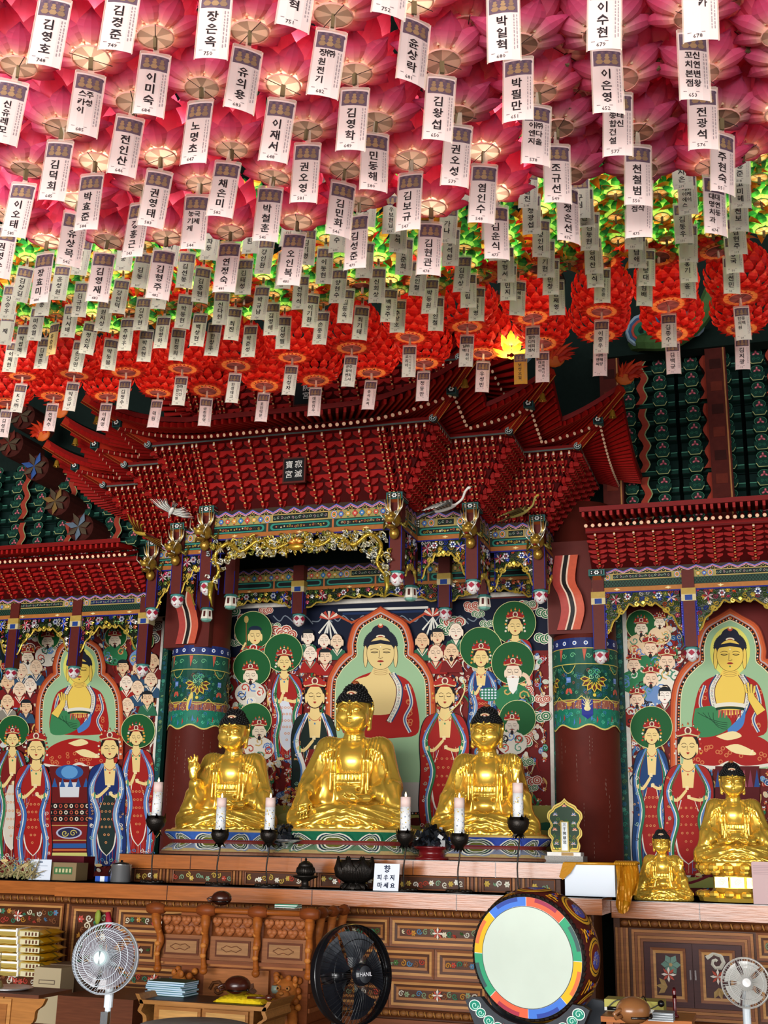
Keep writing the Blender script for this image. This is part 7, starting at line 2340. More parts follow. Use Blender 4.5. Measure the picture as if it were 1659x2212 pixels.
def build_desk():
 """carved chanting desk before the altar"""
 x0, x1, y0, y1 = -4.47, -3.235, 8.42, 9.16
 b = Vector(((x0 + x1) / 2, y0, 0))
 r = empty('carved_desk', b, label='heavy carved wooden desk with turned rails, three drawers and lion heads, before the altar', cat='desk')
 def part(m, nm, mt='wood', sm=False): return shift(m.build(nm, mt, r, sm), b)
 cw = '8f4c1c'
 m = MB('8a4a22'); m.box(x0 + .05, x1 - .05, y0 + .05, y1 - .05, 1.075, 1.10); m.box(x0 + .17, x1 - .05, y0 + .08, y0 + .22, 1.10, 1.164); part(m, 'top')
 kn = [x0 + .0, x0 + .415, x0 + .83, x1 + .0]
 m = MB(cw)
 m.tube([(x0, y0, 1.145), (x1, y0, 1.145)], .020, 8)
 for k, x in enumerate(kn):
  m.lathe([(.02, -.075), (.032, -.07), (.045, -.03), (.05, 0), (.045, .03), (.032, .07), (.02, .075)], (x, y0, 1.145), 12, '7a3c1a', 'x')
 part(m, 'front_rail', 'wood', True)
 m = MB(cw)
 m.tube([(x1, y0, 1.145), (x1, y1, 1.145)], .020, 8)
 for k in range(1, 4):
  m.lathe([(.02, -.07), (.04, -.03), (.045, 0), (.04, .03), (.02, .07)], (x1, y0 + k * (y1 - y0) / 3.02, 1.145), 12, '7a3c1a', 'y')
 part(m, 'side_rail', 'wood', True)
 # frieze of heart shaped lotus petals
 for (xa, xb) in zip(kn[:-1], kn[1:]):
  m = MB('8a4c28')
  m.box(xa + .03, xb - .03, y0 + .045, y0 + .10, .965, 1.10)
  for row, (z, off) in enumerate(((1.065, 0), (1.0, .5))):
   for q in range(4):
    x = xa + .075 + (q + off * .6) * .082
    if x > xb - .05: continue
    for sx in (-1, 1):
     m.ball((x + sx * .017, y0 + .04, z + .008), (.024, .020, .024), 8, 6, 'a4623a')
    m.ball((x, y0 + .038, z - .012), (.028, .020, .022), 8, 6, '9a5830')
  part(m, 'petal_frieze', 'wood', True)
  m = MB('b08264')
  m.box(xa + .03, xb - .03, y0 + .03, y0 + .10, .80, .965, '8a5634')
  m.box(xa + .075, xb - .06, y0 + .022, y0 + .03, .825, .94, '5f3018')
  m.box(xa + .09, xb - .075, y0 + .018, y0 + .022, .84, .925, '9c7048')
  d = part(m, 'drawer')
  c = (xa + xb) / 2
  p = MB('7a5038')
  p.tube([(c + .08 * math.cos(t), y0 + .016, .882 + .018 * math.sin(t) * (1 + .4 * math.cos(6 * t))) for t in [2 * PI * q / 24 for q in range(25)]], .003, 4)
  p.build('drawer_carving', 'wood', d)
 m = MB('7a4426'); m.box(x0 + .02, x1 - .02, y0 + .01, y1 - .03, .775, .80); m.box(x0 + .06, x1 - .06, y0 + .05, y1 - .06, .755, .775, 'a86a3a')
 m.box(x0 + .03, x1 - .03, y0 + .11, y1 - .06, .80, 1.07, '7a3f1e'); part(m, 'carcase')
 # scrolled struts
 for k, x in enumerate(kn):
  m = MB('9a5420')
  pts = cat([(x, y0 + .0, 1.115), (x + (.01 if k else .03), y0 - .025, 1.03), (x + (.0 if k else .05), y0 + .005, .93), (x + (.0 if k else .04), y0 - .012, .84), (x + (0 if k else .04), y0 + .01, .74)], 4)
  rr = [.030, .036, .038, .036, .030, .026, .024, .027, .030, .030, .026, .022, .020, .019, .020, .024, .026]
  m.tube(pts, rr[:len(pts)], 8)
  m.ball((x + (0 if k else .04), y0 + .005, .725), (.032, .028, .028), 10, 6)
  for z in (.99, .90, .83):
   m.ball((x + (0 if k else .04), y0 - .02, z), (.026, .018, .02), 8, 6, 'c07838')
  part(m, 'scrolled_strut', 'wood', True)
 for q in range(1, 4):
  y = y0 + q * (y1 - y0) / 3.02
  m = MB('a8602c'); m.tube([(x1, y, 1.12), (x1 - .03, y, 1.0), (x1 - .05, y, .85)], [.03, .04, .02], 8); part(m, 'scrolled_strut', 'wood', True)
 # pedestal
 m = MB('7a4020'); m.box(x0 + .16, x1 - .06, y0 + .16, y1 - .08, .12, .756)
 for k, z in enumerate((.16, .26, .36, .46, .56, .66)):
  m.box(x1 - .058, x1 - .045, y0 + .17, y1 - .09, z, z + .03, ('6a3418', '8f5530')[k % 2])
 m.box(x0 + .04, x1 + .0, y0 + .05, y1 - .04, 0, .12, '6a3418'); m.box(x0 + .1, x1 - .03, y0 + .10, y1 - .06, .12, .17, '8f5530'); part(m, 'pedestal')
 m = MB('a8683a')
 fx, fz = x0 + .36, .40
 for k in range(3):
  e = .018 * k
  m.box(fx + e, fx + .52 - e, y0 + .14 - .006 * (2 - k), y0 + .165, fz + e - .3, fz + .335 - e, ('a8683a', '7a4a28', '8f5a34')[k])
 part(m, 'panel_frame')
 m = MB('5f3820'); rnd = random.Random(9)
 relief(m, lambda u, v, d: (fx + .06 + u, y0 + .135 - d, fz - .23 + v), .40, .50, ['6f452a', '80543a', '5a3622'], rnd, '4a2a18', 1.6, .03); part(m, 'flower_carving', 'wood', True)
 for k, (lx, turn) in enumerate(((x0 + .19, -.7), (x1 - .20, .1))):
  m = MB('b0662c')
  c, s_ = math.cos(turn), math.sin(turn)
  def T(x, y, z): return (lx + x * c - y * s_, y0 + .10 + x * s_ + y * c, z)
  m.ball(T(0, 0, .60), (.085, .085, .10), 12, 8)
  m.ball(T(0, -.085, .585), (.055, .05, .045), 10, 6, 'b87034'); m.ball(T(0, -.08, .535), (.045, .05, .018), 8, 6, 'a05a28'); m.ball(T(0, -.10, .557), (.035, .03, .012), 8, 4, '6a2a1c')
  m.ball(T(0, -.135, .605), (.02, .016, .014), 8, 6, 'c07a3c')
  for sx in (-1, 1):
   m.ball(T(sx * .035, -.09, .635), .018, 8, 6, 'c88848'); m.ball(T(sx * .035, -.105, .637), .008, 6, 4, '2a1208'); m.ball(T(sx * .07, -.03, .69), (.022, .014, .026), 8, 6)
   for q in range(4):
    m.tube([T(sx * .018, -.125 + q * .01, .56), T(sx * .018, -.127 + q * .01, .548)], [.004, .001], 4, 'f0e8d0')
  for q in range(26):
   a = q * 2.4
   z = .50 + .22 * (q / 26)
   m.ball(T(.085 * math.cos(a), .02 + .08 * math.sin(a) * (1 if math.sin(a) > 0 else .5), z), .026, 8, 5, ('c07430', 'a85e28')[q % 2])
  m.ball(T(0, .03, .42), (.085, .09, .13), 10, 8)
  for sx in (-1, 1):
   m.tube([T(sx * .055, -.03, .48), T(sx * .075, -.06, .36), T(sx * .065, -.07, .22), T(sx * .065, -.11, .18)], [.04, .036, .028, .03], 8)
   m.ball(T(sx * .07, .0, .25), (.05, .08, .07), 8, 6)
   for q in range(3):
    m.ball(T(sx * .065 + (q - 1) * .018, -.135, .175), .012, 6, 4, 'c88848')
  part(m, 'carved_lion', 'wood', True)
build_altar()
build_desk()
# ================================================================ THINGS ON AND BEFORE THE ALTAR
def moktak(px, py, Z, r, lab, col='4a2012', rz=0.0, cushion=False):
 q = at(px, py, Z=Z) if Z < 1.5 else at(px, py, Y=9)
 root = empty('wooden_fish_drum', (q.x, q.y, Z), rz, lab, 'wooden drum')
 m = MB(col)
 m.ball((0, 0, r * .72), (r * 1.05, r * .9, r * .74), 20, 12)
 m.tube([(-r * .9, 0, r * .5), (-r * 1.35, 0, r * .38), (-r * 1.5, 0, r * .6), (-r * 1.2, 0, r * .75), (-r * .85, 0, r * .8)], [r * .16, r * .12, r * .11, r * .12, r * .14], 8)
 m.build('body', 'plastic', root, True)
 m = MB('120806'); m.tube([(-r * .8, -r * .62, r * .42), (0, -r * .97, r * .4), (r * .8, -r * .62, r * .42)], r * .07, 6); m.ball((r * .75, -r * .6, r * .43), r * .13, 8, 6); m.build('sound_slot', 'plastic', root, True)
 return root
def candle(px, ytop, ycup, ybase, Y, lab, tall=False):
 b = at(px, ybase, Z=ZLO)
 b = at(px, ybase - 8, Y=Y); zc = at(px, ycup, Y=Y).z; zt = at(px, ytop, Y=Y).z
 root = empty('candlestick', (b.x, Y, ZLO), 0, 'dark bronze lotus candlestick %s' % lab, 'candlestick', 'bronze lotus candlesticks')
 h = zc - ZLO
 k = 1.75 if tall else 1.5
 m = MB('241f1c')
 rnd = random.Random(px)
 k0, k = k, 1.2
 m.lathe([(.085 * k, 0), (.08 * k, .012), (.05, .022), (.012, .03)], n=16)
 for q in range(12):
  a = q * PI / 6
  m.ball((.075 * k * math.cos(a), .055 * k * math.sin(a), .014), (.024, .02, .014), 8, 5)
 m.build('foot', 'iron', root, True)
 k = k0
 m = MB(); m.tube(cat([(0, 0, .02), (-.012, 0, h * .35), (.006, 0, h * .7), (0, 0, h - .05 * k)], 4), .0065, 6); m.build('stem', 'iron', root, True)
 m = MB()
 m.lathe([(0, -.062), (.022, -.06), (.045, -.035), (.052, -.01), (.045, .012), (.03, .015), (.0, .012)], (0, 0, h), 16)
 m.v = [((x * k, y * k, h + (z - h) * k)) for x, y, z in m.v]
 for q in range(6):
  a = q * PI / 3
  e = (-math.sin(a) * .022, math.cos(a) * .022)
  m.add([(.047 * k * math.cos(a) - e[0], .047 * k * math.sin(a) - e[1], h - .01), (.047 * k * math.cos(a) + e[0], .047 * k * math.sin(a) + e[1], h - .01), (.053 * k * math.cos(a), .053 * k * math.sin(a), h + .028 * k)], [(0, 1, 2), (2, 1, 0)])
  m.add([(.02 * k * math.cos(a) - e[0], .02 * k * math.sin(a) - e[1], h - .06 * k), (.02 * k * math.cos(a) + e[0], .02 * k * math.sin(a) + e[1], h - .06 * k), (.042 * k * math.cos(a), .042 * k * math.sin(a), h - .085 * k)], [(0, 1, 2), (2, 1, 0)])
 m.build('lotus_cup', 'iron', root, True)
 c = empty('candle', (b.x, Y, zc + .002), 0, 'lit pale candle in a printed glass sleeve, %s' % lab, 'candle', 'lit candles in printed sleeves')
 H = zt - zc
 m = MB('f2eee6')
 m.lathe([(.043, 0), (.043, H * .72)], n=18, col='eef0f0'); m.lathe([(.043, H * .72), (.043, H), (.0, H)], n=18, col='f0d4cc')
 m.build('wax', 'paper', c, True)
 m = MB('d8dce8')
 for q in range(90):
  a, z = rnd.uniform(0, 6.28), rnd.uniform(.02, H * .7)
  s = rnd.uniform(.002, .005)
  p = lambda da, dz: (.0436 * math.cos(a + da), .0436 * math.sin(a + da), z + dz)
  m.add([p(-s * 30, -s), p(s * 30, -s), p(s * 20, s), p(-s * 25, s * 1.4)], [(0, 1, 2, 3)], rnd.choice(['c8a850', '8a9ab8', '6a7080', 'd8c070', 'b0b8c8']))
 m.lathe([(.0438, .0), (.0438, .03)], n=18, col='f4f6f8')
 m.build('printed_sleeve', 'paper', c)
 m = MB('ffd890'); m.lathe([(0, 0), (.007, .006), (.009, .014), (.005, .028), (0, .042)], (0, 0, H), 8); m.build('flame', 'flame', c, True)
def fan(px, py, Y, R, lab, c1, c2, turn, hub, spiral_=True, logo=None):
 q = at(px, py, Y=Y)
 root = empty('standing_fan', (q.x, Y, 0), math.radians(turn), lab, 'fan')
 z = q.z
 T = Matrix.Translation((0, 0, z)) @ Matrix.Rotation(math.radians(-6), 4, 'X')
 def part(m, nm, mt='plastic', sm=True):
  m.v = [tuple(T @ Vector(v)) for v in m.v]
  return m.build(nm, mt, root, sm)
 n = 60 if R > .18 else 52
 for nm, y0, dome in (('front_guard', -.035, -.045), ('rear_guard', .035, .03)):
  m = MB(c1)
  if nm == 'rear_guard': n = 30
  for k in range(n):
   a = 2 * PI * k / n
   pts = []
   for j in range(6):
    t = j / 5
    r = R * (.22 + .77 * t)
    aa = a + (.85 * (1 - t) ** 1.3 if spiral_ else 0)
    pts.append((r * math.cos(aa), y0 + dome * (1 - t * t), r * math.sin(aa)))
   m.tube(pts, .0013, 3, cap=False)
  for r in (.6, .8) if spiral_ else (.7,):
   m.tube([(R * r * math.cos(t), y0 + dome * (1 - r * r), R * r * math.sin(t)) for t in [2 * PI * k / 40 for k in range(41)]], .002, 4)
  part(m, nm)
 m = MB(c1); m.tube([(R * math.cos(t), 0, R * math.sin(t)) for t in [2 * PI * k / 56 for k in range(57)]], [.006] * 57, 8); m.lathe([(R * .995, -.036), (R * 1.01, -.02), (R * 1.01, .02), (R * .995, .036)], n=56, axis='y', col=c1, cap=False); part(m, 'rim')
 m = MB(hub); m.lathe([(0, -.098), (R * .17, -.096), (R * .21, -.085), (R * .23, -.07), (R * .23, -.06)], n=28, axis='y', col=hub)
 if spiral_ and c1 != '0c0d10':
  for k in range(2):
   for s in (-1, 1):
    m.add([(0, -.0995, 0)] + [(R * .19 * math.cos(t), -.0985, R * .19 * math.sin(t)) for t in (PI / 2 * (1 if s > 0 else 3) - .18, PI / 2 * (1 if s > 0 else 3) + .18)], [(0, 1, 2)], '5f7a80')
 if logo:
  lettering(m, logo, lambda a, b: (a, -.0995, b), .026, 0, 0, 'e8e8ec')
 part(m, 'hub_cap', 'plastic', False)
 for k in range(5):
  m = MB(c2)
  a0 = 2 * PI * k / 5
  g = [[(R * r * math.cos(a0 + da * (.5 + .6 * r)), -.012 + .03 * da + .012, R * r * math.sin(a0 + da * (.5 + .6 * r))) for da in (-.45, -.15, .15, .45, .6)] for r in (.15, .35, .6, .8, .88)]
  for i in range(4):
   for j in range(4):
    m.quad(g[i][j], g[i][j + 1], g[i + 1][j + 1], g[i + 1][j])
  part(m, 'blade')
 m = MB(c1 if c1 != '0c0d10' else '15161a'); m.lathe([(.05, .06), (.055, .10), (.05, .17), (.02, .19), (0, .19)], n=18, axis='y'); part(m, 'motor_housing')
 m = MB('dfe8ee' if c1 != '0c0d10' else '101114')
 m.tube([(0, .10, z - .02), (0, .10, z - .28)], .026, 12); m.tube([(0, .10, z - .28), (0, .10, .03)], .018, 12); m.box(-.022, .022, .045, .085, z - .40, z - .30, '20252a'); m.box(-.03, .03, .03, .06, z - .46, z - .40)
 m.build('pole', 'plastic', root, False)
 m = MB('dfe8ee' if c1 != '0c0d10' else '101114'); m.lathe([(0, .04), (.03, .04), (.17, .02), (.19, .0)], (0, .10, 0), 28); m.build('foot', 'plastic', root, True)
def box_thing(name, px0, py0, px1, py1, Y, dep, lab, cat_, col, extra=None, z0=None, mt='paper'):
 a, b = at(px0, py1, Y=Y), at(px1, py0, Y=Y)
 zb = a.z if z0 is None else z0
 root = empty(name, ((a.x + b.x) / 2, Y, zb), 0, lab, cat_)
 w_, h_ = b.x - a.x, b.z - zb
 m = MB(col); m.box(-w_ / 2, w_ / 2, 0, dep, 0, h_)
 m.box(-w_ / 2 - .001, w_ / 2 + .001, -.0012, .0, h_ * .96, h_, col)
 if extra: extra(m, w_, h_)
 m.build('body', mt, root)
 return root, w_, h_
def rock_bouquet(px, py, Y, R, stand):
 q = at(px, py, Y=Y)
 rnd = random.Random(px)
 root = empty('charcoal_ornament', (q.x, Y, ZUP), 0, 'jagged black charcoal ornament on a %s' % ('polished steel footed dish, left of the middle' if stand == 's' else 'round dark red lacquer stand, right of the middle'), 'ornament')
 z0 = .14 if stand == 's' else .11
 m = MB('14161a')
 for k in range(170):
  a, b = rnd.uniform(0, 6.28), rnd.uniform(0, 1)
  d = Vector((math.cos(a) * math.sqrt(1 - b * b), math.sin(a) * math.sqrt(1 - b * b) * .7, b * (.75 if stand == 's' else 1.15)))
  c = d * R * rnd.uniform(.5, 1.0) + Vector((0, 0, z0))
  s = R * rnd.uniform(.08, .17)
  r = Matrix.Rotation(rnd.uniform(0, 6), 3, Vector((rnd.random(), rnd.random(), rnd.random() + .1)))
  vs = [tuple(c + r @ Vector((x * s, y * s * .7, z * s * 1.5))) for z in (-1, 1) for y in (-1, 1) for x in (-1, 1)]
  m.add(vs, [(0, 2, 3, 1), (4, 5, 7, 6), (0, 1, 5, 4), (2, 6, 7, 3), (0, 4, 6, 2), (1, 3, 7, 5)], rnd.choice(['121418', '1c2026', '262b33', '0c0d10']))
 m.build('charcoal_pieces', 'plastic', root)['kind'] = 'stuff'
 m = MB('6a1418')
 if stand == 's':
  m.lathe([(.05, 0), (.055, .01), (.03, .03), (.025, .09), (.06, .115), (R * 1.02, .14), (R * 1.0, .146), (0, .13)], n=28); m.build('footed_dish', 'steel', root, True)
 else:
  m.lathe([(R * .95, 0), (R * .95, .02), (R * .75, .03), (R * .72, .08), (R * .95, .09), (R * 1.05, .11), (0, .11)], n=28); m.build('lacquer_stand', 'plastic', root, True)
def memorial_plaque(px, py, Y, W_, H_, lab, zb):
 q = at(px, py, Y=Y)
 root = empty('memorial_plaque', (q.x, Y, zb), 0, lab, 'plaque')
 def outline(k):
  R = cat([(0, 1.0), (.10, .93), (.30, .86), (.36, .80), (.47, .74), (.50, .64), (.44, .56), (.40, .48), (.47, .40), (.47, .30), (.38, .22), (.42, .12), (.38, .0)], 3)
  pts = [(a, b) for a, b in R] + [(-a, b) for a, b in reversed(R[1:])]
  return [(a * W_ * k, (.48 + (b - .48) * k) * H_) for a, b in pts]
 m = MB('d8b84a')
 m.prism(outline(1.0), -.012, .012, 'y', 'd8c060', 'b89030')
 m.prism(outline(.93), -.014, -.0125, 'y', '8a4a20'); m.prism(outline(.90), -.016, -.0142, 'y', 'e0c850'); m.prism(outline(.84), -.018, -.0162, 'y', '1c3a24')
 rnd = random.Random(5)
 for k in range(26):
  x, z = rnd.uniform(-.3, .3) * W_, rnd.uniform(.06, .62) * H_
  m.tube([(x + u, -.02, z + v) for u, v in spiral(0, 0, .018, 1.1, k, (1, -1)[k % 2])], .003, 4, rnd.choice(['4a7a3a', '6a8a4a', '2f6a4c', 'a88a4a']))
 for x, z, c in ((0, .84, 'e0603a'), (-.26, .68, '4a86c8'), (.26, .68, '4a86c8'), (-.28, .40, 'e87a58'), (.28, .40, 'e87a58'), (-.26, .52, '6a98b8'), (.26, .52, '6a98b8'), (-.24, .14, '4a78b0'), (.24, .14, '4a78b0')):
  for q_ in range(7):
   a = PI * q_ / 6
   m.add([(x * W_, -.024, z * H_), (x * W_ + .012 * math.cos(a - .3), -.027, z * H_ + .012 * math.sin(a - .3)), (x * W_ + .024 * math.cos(a), -.022, z * H_ + .026 * math.sin(a)), (x * W_ + .012 * math.cos(a + .3), -.027, z * H_ + .012 * math.sin(a + .3))], [(0, 1, 2, 3)], c if q_ % 2 else 'f0c8b0')
 m.build('carved_board', 'paint', root)
 m = MB('c8b060'); m.box(-.034, .034, -.036, -.018, 0, H_ * .56); m.box(-.024, .024, -.038, -.036, .012, H_ * .545, 'e8eef0')
 for k, ch in enumerate('三千佛慈悲'):
  lettering(m, ch, lambda a, b: (a, -.0385, b), .030, 0, H_ * .50 - k * .036, '182030')
 m.build('inscribed_tablet', 'paint', root)
 return root
def build_objects():
 for px, yt, yc, yb, Y, lab, tall in ((329, 1690, 1768, 1897, 9.72, 'leftmost and taller than its neighbour', True), (470, 1724, 1798, 1908, 9.62, 'second from the left before the left statue', False), (577, 1724, 1798, 1910, 9.62, 'third from the left beside the steel dish', False),
                                  (874, 1722, 1800, 1912, 9.62, 'just right of the paper sign', False), (992, 1724, 1806, 1914, 9.62, 'before the right statue, lower one', False), (1121, 1692, 1772, 1912, 9.62, 'rightmost and tallest, before the right statue', True)):
  candle(px, yt, yc, yb, Y, lab, tall)
 rock_bouquet(620, 1820, 10.08, .165, 's'); rock_bouquet(933, 1820, 10.06, .15, 'r')
 # plaques by the statues
 q = at(1222, 1850, Y=10.35)
 m = MB(); m.box(q.x - .16, q.x + .16, 10.25, 10.5, 1.45, ZUP + .055); tag(m.build('stone_block', 'stone'), 'speckled granite block under the right memorial plaque', 'block')
 m = MB('e8e4dc'); m.box(q.x - .14, q.x + .14, 10.26, 10.44, ZUP + .055, ZUP + .085, 'ece8e0'); m.box(q.x - .02, q.x + .08, 10.255, 10.26, ZUP + .058, ZUP + .083, 'b08a50'); tag(m.build('marble_plinth', 'paint'), 'white plinth with a brown label under the right memorial plaque', 'plinth')
 memorial_plaque(1221, 1800, 10.34, .30, .44, 'flame shaped painted memorial plaque with a white inscribed strip, beside the right pillar', ZUP + .087)
 memorial_plaque(413, 1790, 10.72, .28, .42, 'flame shaped painted memorial plaque half hidden behind the left statue', ZUP + .0)
 q = at(655, 1780, Y=10.95)
 m = MB('d8c878'); rnd = random.Random(2)
 m.box(q.x - .13, q.x + .13, 10.95, 11.1, ZUP, ZUP + .62, '6a1c1c')
 relief(m, lambda u, v, d: (q.x - .15 + u, 10.945 - d * 1.6, ZUP + v), .30, .40, ['d8b850', 'f0ead8', '8aa078', 'c8a040', 'b8483a'], rnd, None, 2.0, .03, .07)
 relief(m, lambda u, v, d: (q.x - .19 + u, 10.93 - d * 1.6, ZUP + .42 + v), .36, .22, ['f0ead8', 'd8b850', 'c8a040', 'b8483a'], rnd, None, 2.0, .03, .07)
 tag(m.build('gilt_openwork_stand', 'gilt'), 'cream and gold openwork stand half hidden behind the largest statue', 'stand')
 # incense burners
 q = at(659, 1912, Y=9.56)
 root = empty('incense_burner', (q.x, 9.56, ZLO), 0, 'small dark lidded incense burner on a foot, left of the big lotus bowl', 'incense burner')
 m = MB(); m.lathe([(.055, 0), (.05, .01), (.032, .02), (.028, .055), (.05, .07), (.105, .09), (.108, .10), (.07, .105), (.0, .105)], n=24); m.build('foot', 'iron', root, True)
 m = MB(); m.lathe([(.06, .105), (.078, .13), (.07, .165), (.062, .17)], n=24)
 for k in range(24):
  a = k * PI / 12; m.tube([(.062 * math.cos(a), .062 * math.sin(a), .108), (.080 * math.cos(a), .080 * math.sin(a), .132), (.070 * math.cos(a), .070 * math.sin(a), .166)], .003, 4)
 m.build('bowl', 'iron', root, True)
 m = MB(); m.lathe([(.066, .17), (.055, .195), (.025, .215), (.008, .22), (.012, .232), (0, .245)], n=24); m.build('lid', 'iron', root, True)
 q = at(766, 1915, Y=9.58)
 root = empty('lotus_bowl', (q.x, 9.58, ZLO), 0, 'large black lotus shaped incense bowl beside the paper sign', 'bowl')
 m = MB(); m.lathe([(.09, 0), (.10, .02), (.06, .045), (.075, .06)], n=24)
 for k in range(8):
  a = k * PI / 4 + .2
  for j in range(-2, 3):
   m.tube([(.06 * math.cos(a), .06 * math.sin(a), .05), (.105 * math.cos(a + j * .09), .105 * math.sin(a + j * .09), .04), (.125 * math.cos(a + j * .03), .125 * math.sin(a + j * .03), .004)], [.010, .009, .003], 4)
 m.build('petal_foot', 'iron', root, True)
 m = MB(); m.lathe([(.07, .055), (.13, .085), (.158, .14), (.15, .20), (.13, .235), (.12, .23), (.0, .19)], n=32)
 for k in range(8):
  a = k * PI / 4
  for j in range(-4, 5):
   t = j / 4
   top = .262 - .05 * abs(t) ** 1.5
   m.tube([((.075 + .005) * math.cos(a + t * .20), (.08) * math.sin(a + t * .20), .06), (.15 * math.cos(a + t * .36), .15 * math.sin(a + t * .36), .11), (.163 * math.cos(a + t * .33), .163 * math.sin(a + t * .33), .165), (.150 * math.cos(a + t * .12), .150 * math.sin(a + t * .12), top)], [.008, .012, .011, .006], 5)
 m.build('bowl', 'iron', root, True)
 # paper sign
 q = at(833, 1917, Y=9.50)
 root = empty('paper_sign', (q.x, 9.50, ZLO), math.radians(-3), 'white paper sign with dark blue handwritten Korean, leaning by the lotus bowl', 'sign')
 root.rotation_euler = (math.radians(-8), 0, math.radians(-3))
 m = MB('e2e8f2'); m.box(-.108, .108, -.002, .002, .002, .212)
 for ch, s, x, z in (('향', .062, .0, .165), ('피', .046, -.06, .100), ('우', .046, -.005, .100), ('지', .046, .050, .100), ('마', .046, -.055, .040), ('세', .046, .0, .040), ('요', .046, .055, .040)):
  lettering(m, ch, lambda a, b: (a, -.003, b), s, x, z, '182850')
  lettering(m, ch, lambda a, b: (a + .0016, -.0031, b + .0012), s, x, z, '182850')
 m.build('sheet', 'paper', root)
 # steel pot, boxes and sundries at left
 q = at(260, 1905, Y=9.68)
 root = empty('steel_pot', (q.x, 9.68, ZLO), 0, 'shiny stainless steel pot at left end of the lower altar top', 'pot')
 m = MB(); m.lathe([(.085, 0), (.088, .004), (.088, .145), (.092, .15), (.086, .15), (.084, .01), (0, .008)], n=32); m.build('pot_body', 'steel', root, True)
 m = MB('1a1a1c'); m.lathe([(.084, .15), (.05, .165), (.012, .17), (.012, .185), (0, .187)], n=24); m.tube([(-.09, 0, .05), (-.115, 0, .09), (-.09, 0, .13)], .008, 6); m.build('lid_and_grip', 'plastic', root, True)
 def lab1(m, w_, h_):
  m.box(w_ * .05, w_ * .42, -.003, 0, h_ * .35, h_ * .75, '3f6a3c')
  for k in range(5): m.box(w_ * (.08 + .07 * k), w_ * (.12 + .07 * k), -.004, -.003, h_ * .45, h_ * .66, 'c8c090')
  m.add([(-w_ * .25, -.003, h_ * .5), (-w_ * .18, -.003, h_ * .5), (-w_ * .02, -.003, h_ * .92), (-w_ * .09, -.003, h_ * .92)], [(0, 1, 2, 3)], 'b83a34')
 box_thing('cardboard_box', 58, 1864, 166, 1900, 10.02, .2, 'brown cardboard box with green label and red stripe on the left altar top', 'box', '8a7452', lab1, 1.272)
 box_thing('lacquer_box', 98, 1850, 182, 1890, 10.4, .2, 'dark wine red box behind the cardboard box, left altar', 'box', '5a1420', None, 1.272, 'plastic')
 def lab2(m, w_, h_):
  r_ = random.Random(3)
  for k in range(8):
   m.box(-w_ * .4, w_ * r_.uniform(.0, .4), -.002, -.0012, h_ * (.12 + .08 * k), h_ * (.14 + .08 * k), '8a96a8')
  m.box(-w_ * .12, w_ * .1, -.002, -.0012, h_ * .84, h_ * .90, '50607a')
 box_thing('notice_sheet', 61, 1857, 112, 1901, 9.98, .003, 'white printed notice sheet leaning on the cardboard box', 'paper', 'dfe6f2', lab2, 1.272)
 box_thing('blue_packet', 205, 1893, 233, 1904, 9.72, .05, 'small blue and white packet lying left of the steel pot', 'packet', '2a58b8', lambda m, w_, h_: m.box(-w_ * .1, w_ * .25, -.002, 0, 0, h_, 'e8eef4'), 1.272)
 q = at(25, 1898, Y=9.95); m = MB('a8986a'); rnd = random.Random(6)
 for k in range(60):
  a = rnd.uniform(-.25, .25); L = rnd.uniform(.05, .2)
  m.tube([(q.x + a, 9.95 + rnd.uniform(-.05, .05), 1.275 + rnd.uniform(0, .03)), (q.x + a + rnd.uniform(-.08, .08), 9.95, 1.28 + L * .6), (q.x + a + rnd.uniform(-.15, .15), 9.95, 1.28 + L)], [.008, .006, .002], 4, rnd.choice(['a8986a', '8a8a5a', 'c8b88a', '7a6a48']))
 tag(m.build('dried_branches', 'paint'), 'tangle of pale dried branches at the far left of the altar', 'branches', None, 'stuff')
 # white box wrapped in golden silk, right end
 a, b = at(1222, 1940, Y=9.72), at(1328, 1868, Y=9.72)
 m = MB('dfe9f4'); m.box(a.x, b.x, 9.70, 9.98, ZLO + .001, b.z); m.box(a.x + .01, b.x - .01, 9.698, 9.70, ZLO + .01, b.z - .01, 'e4ecf6'); tag(m.build('paper_box', 'paper'), 'plain white paper wrapped box with golden cloth over it, right end of lower altar top', 'box')
 m = MB()
 X0, X1, zt = b.x + .004, b.x + .17, b.z + .012
 g = []
 for i in range(25):
  u = i / 24
  row = []
  for j in range(14):
   v = j / 13
   x = X0 + (X1 - X0) * u + .012 * math.sin(u * 9 + v * 3)
   y = 9.66 + .30 * (1 - math.sin(v * PI * .5)) * .2 + .016 * math.sin(u * 34 + v * 4) - .05 * v * u
   z = zt - (.30 + .07 * math.sin(u * 5)) * v
   row.append((x + .03 * math.sin(v * 3) * u, y, z))
  g.append(row)
 for i in range(24):
  for j in range(13): m.quad(g[i][j], g[i + 1][j], g[i + 1][j + 1], g[i][j + 1])
 for i in range(12):
  u = i / 12
  m.tube([(X0 + u * (X1 - X0), 9.98, zt), (X0 + u * (X1 - X0), 9.8, zt + .012), (X0 + u * (X1 - X0), 9.66, zt - .005)], .011, 5)
 m.tube([(a.x + .0, 9.70, b.z + .004), (b.x, 9.70, b.z + .006)], .012, 6)
 m.add([(a.x - .01, 9.69, b.z + .01), (a.x + .10, 9.685, b.z + .008), (a.x + .05, 9.66, b.z - .07), (a.x - .01, 9.66, b.z - .12), (a.x - .04, 9.67, b.z - .10)], [(0, 1, 2, 3, 4)])
 m.tube([(X1 - .08, 9.655, zt - .28), (X1 - .11, 9.64, zt - .36)], [.03, .01], 6)
 tag(m.build('golden_cloth', 'silk', None, True), 'crumpled golden silk cloth draped over the white box', 'cloth')
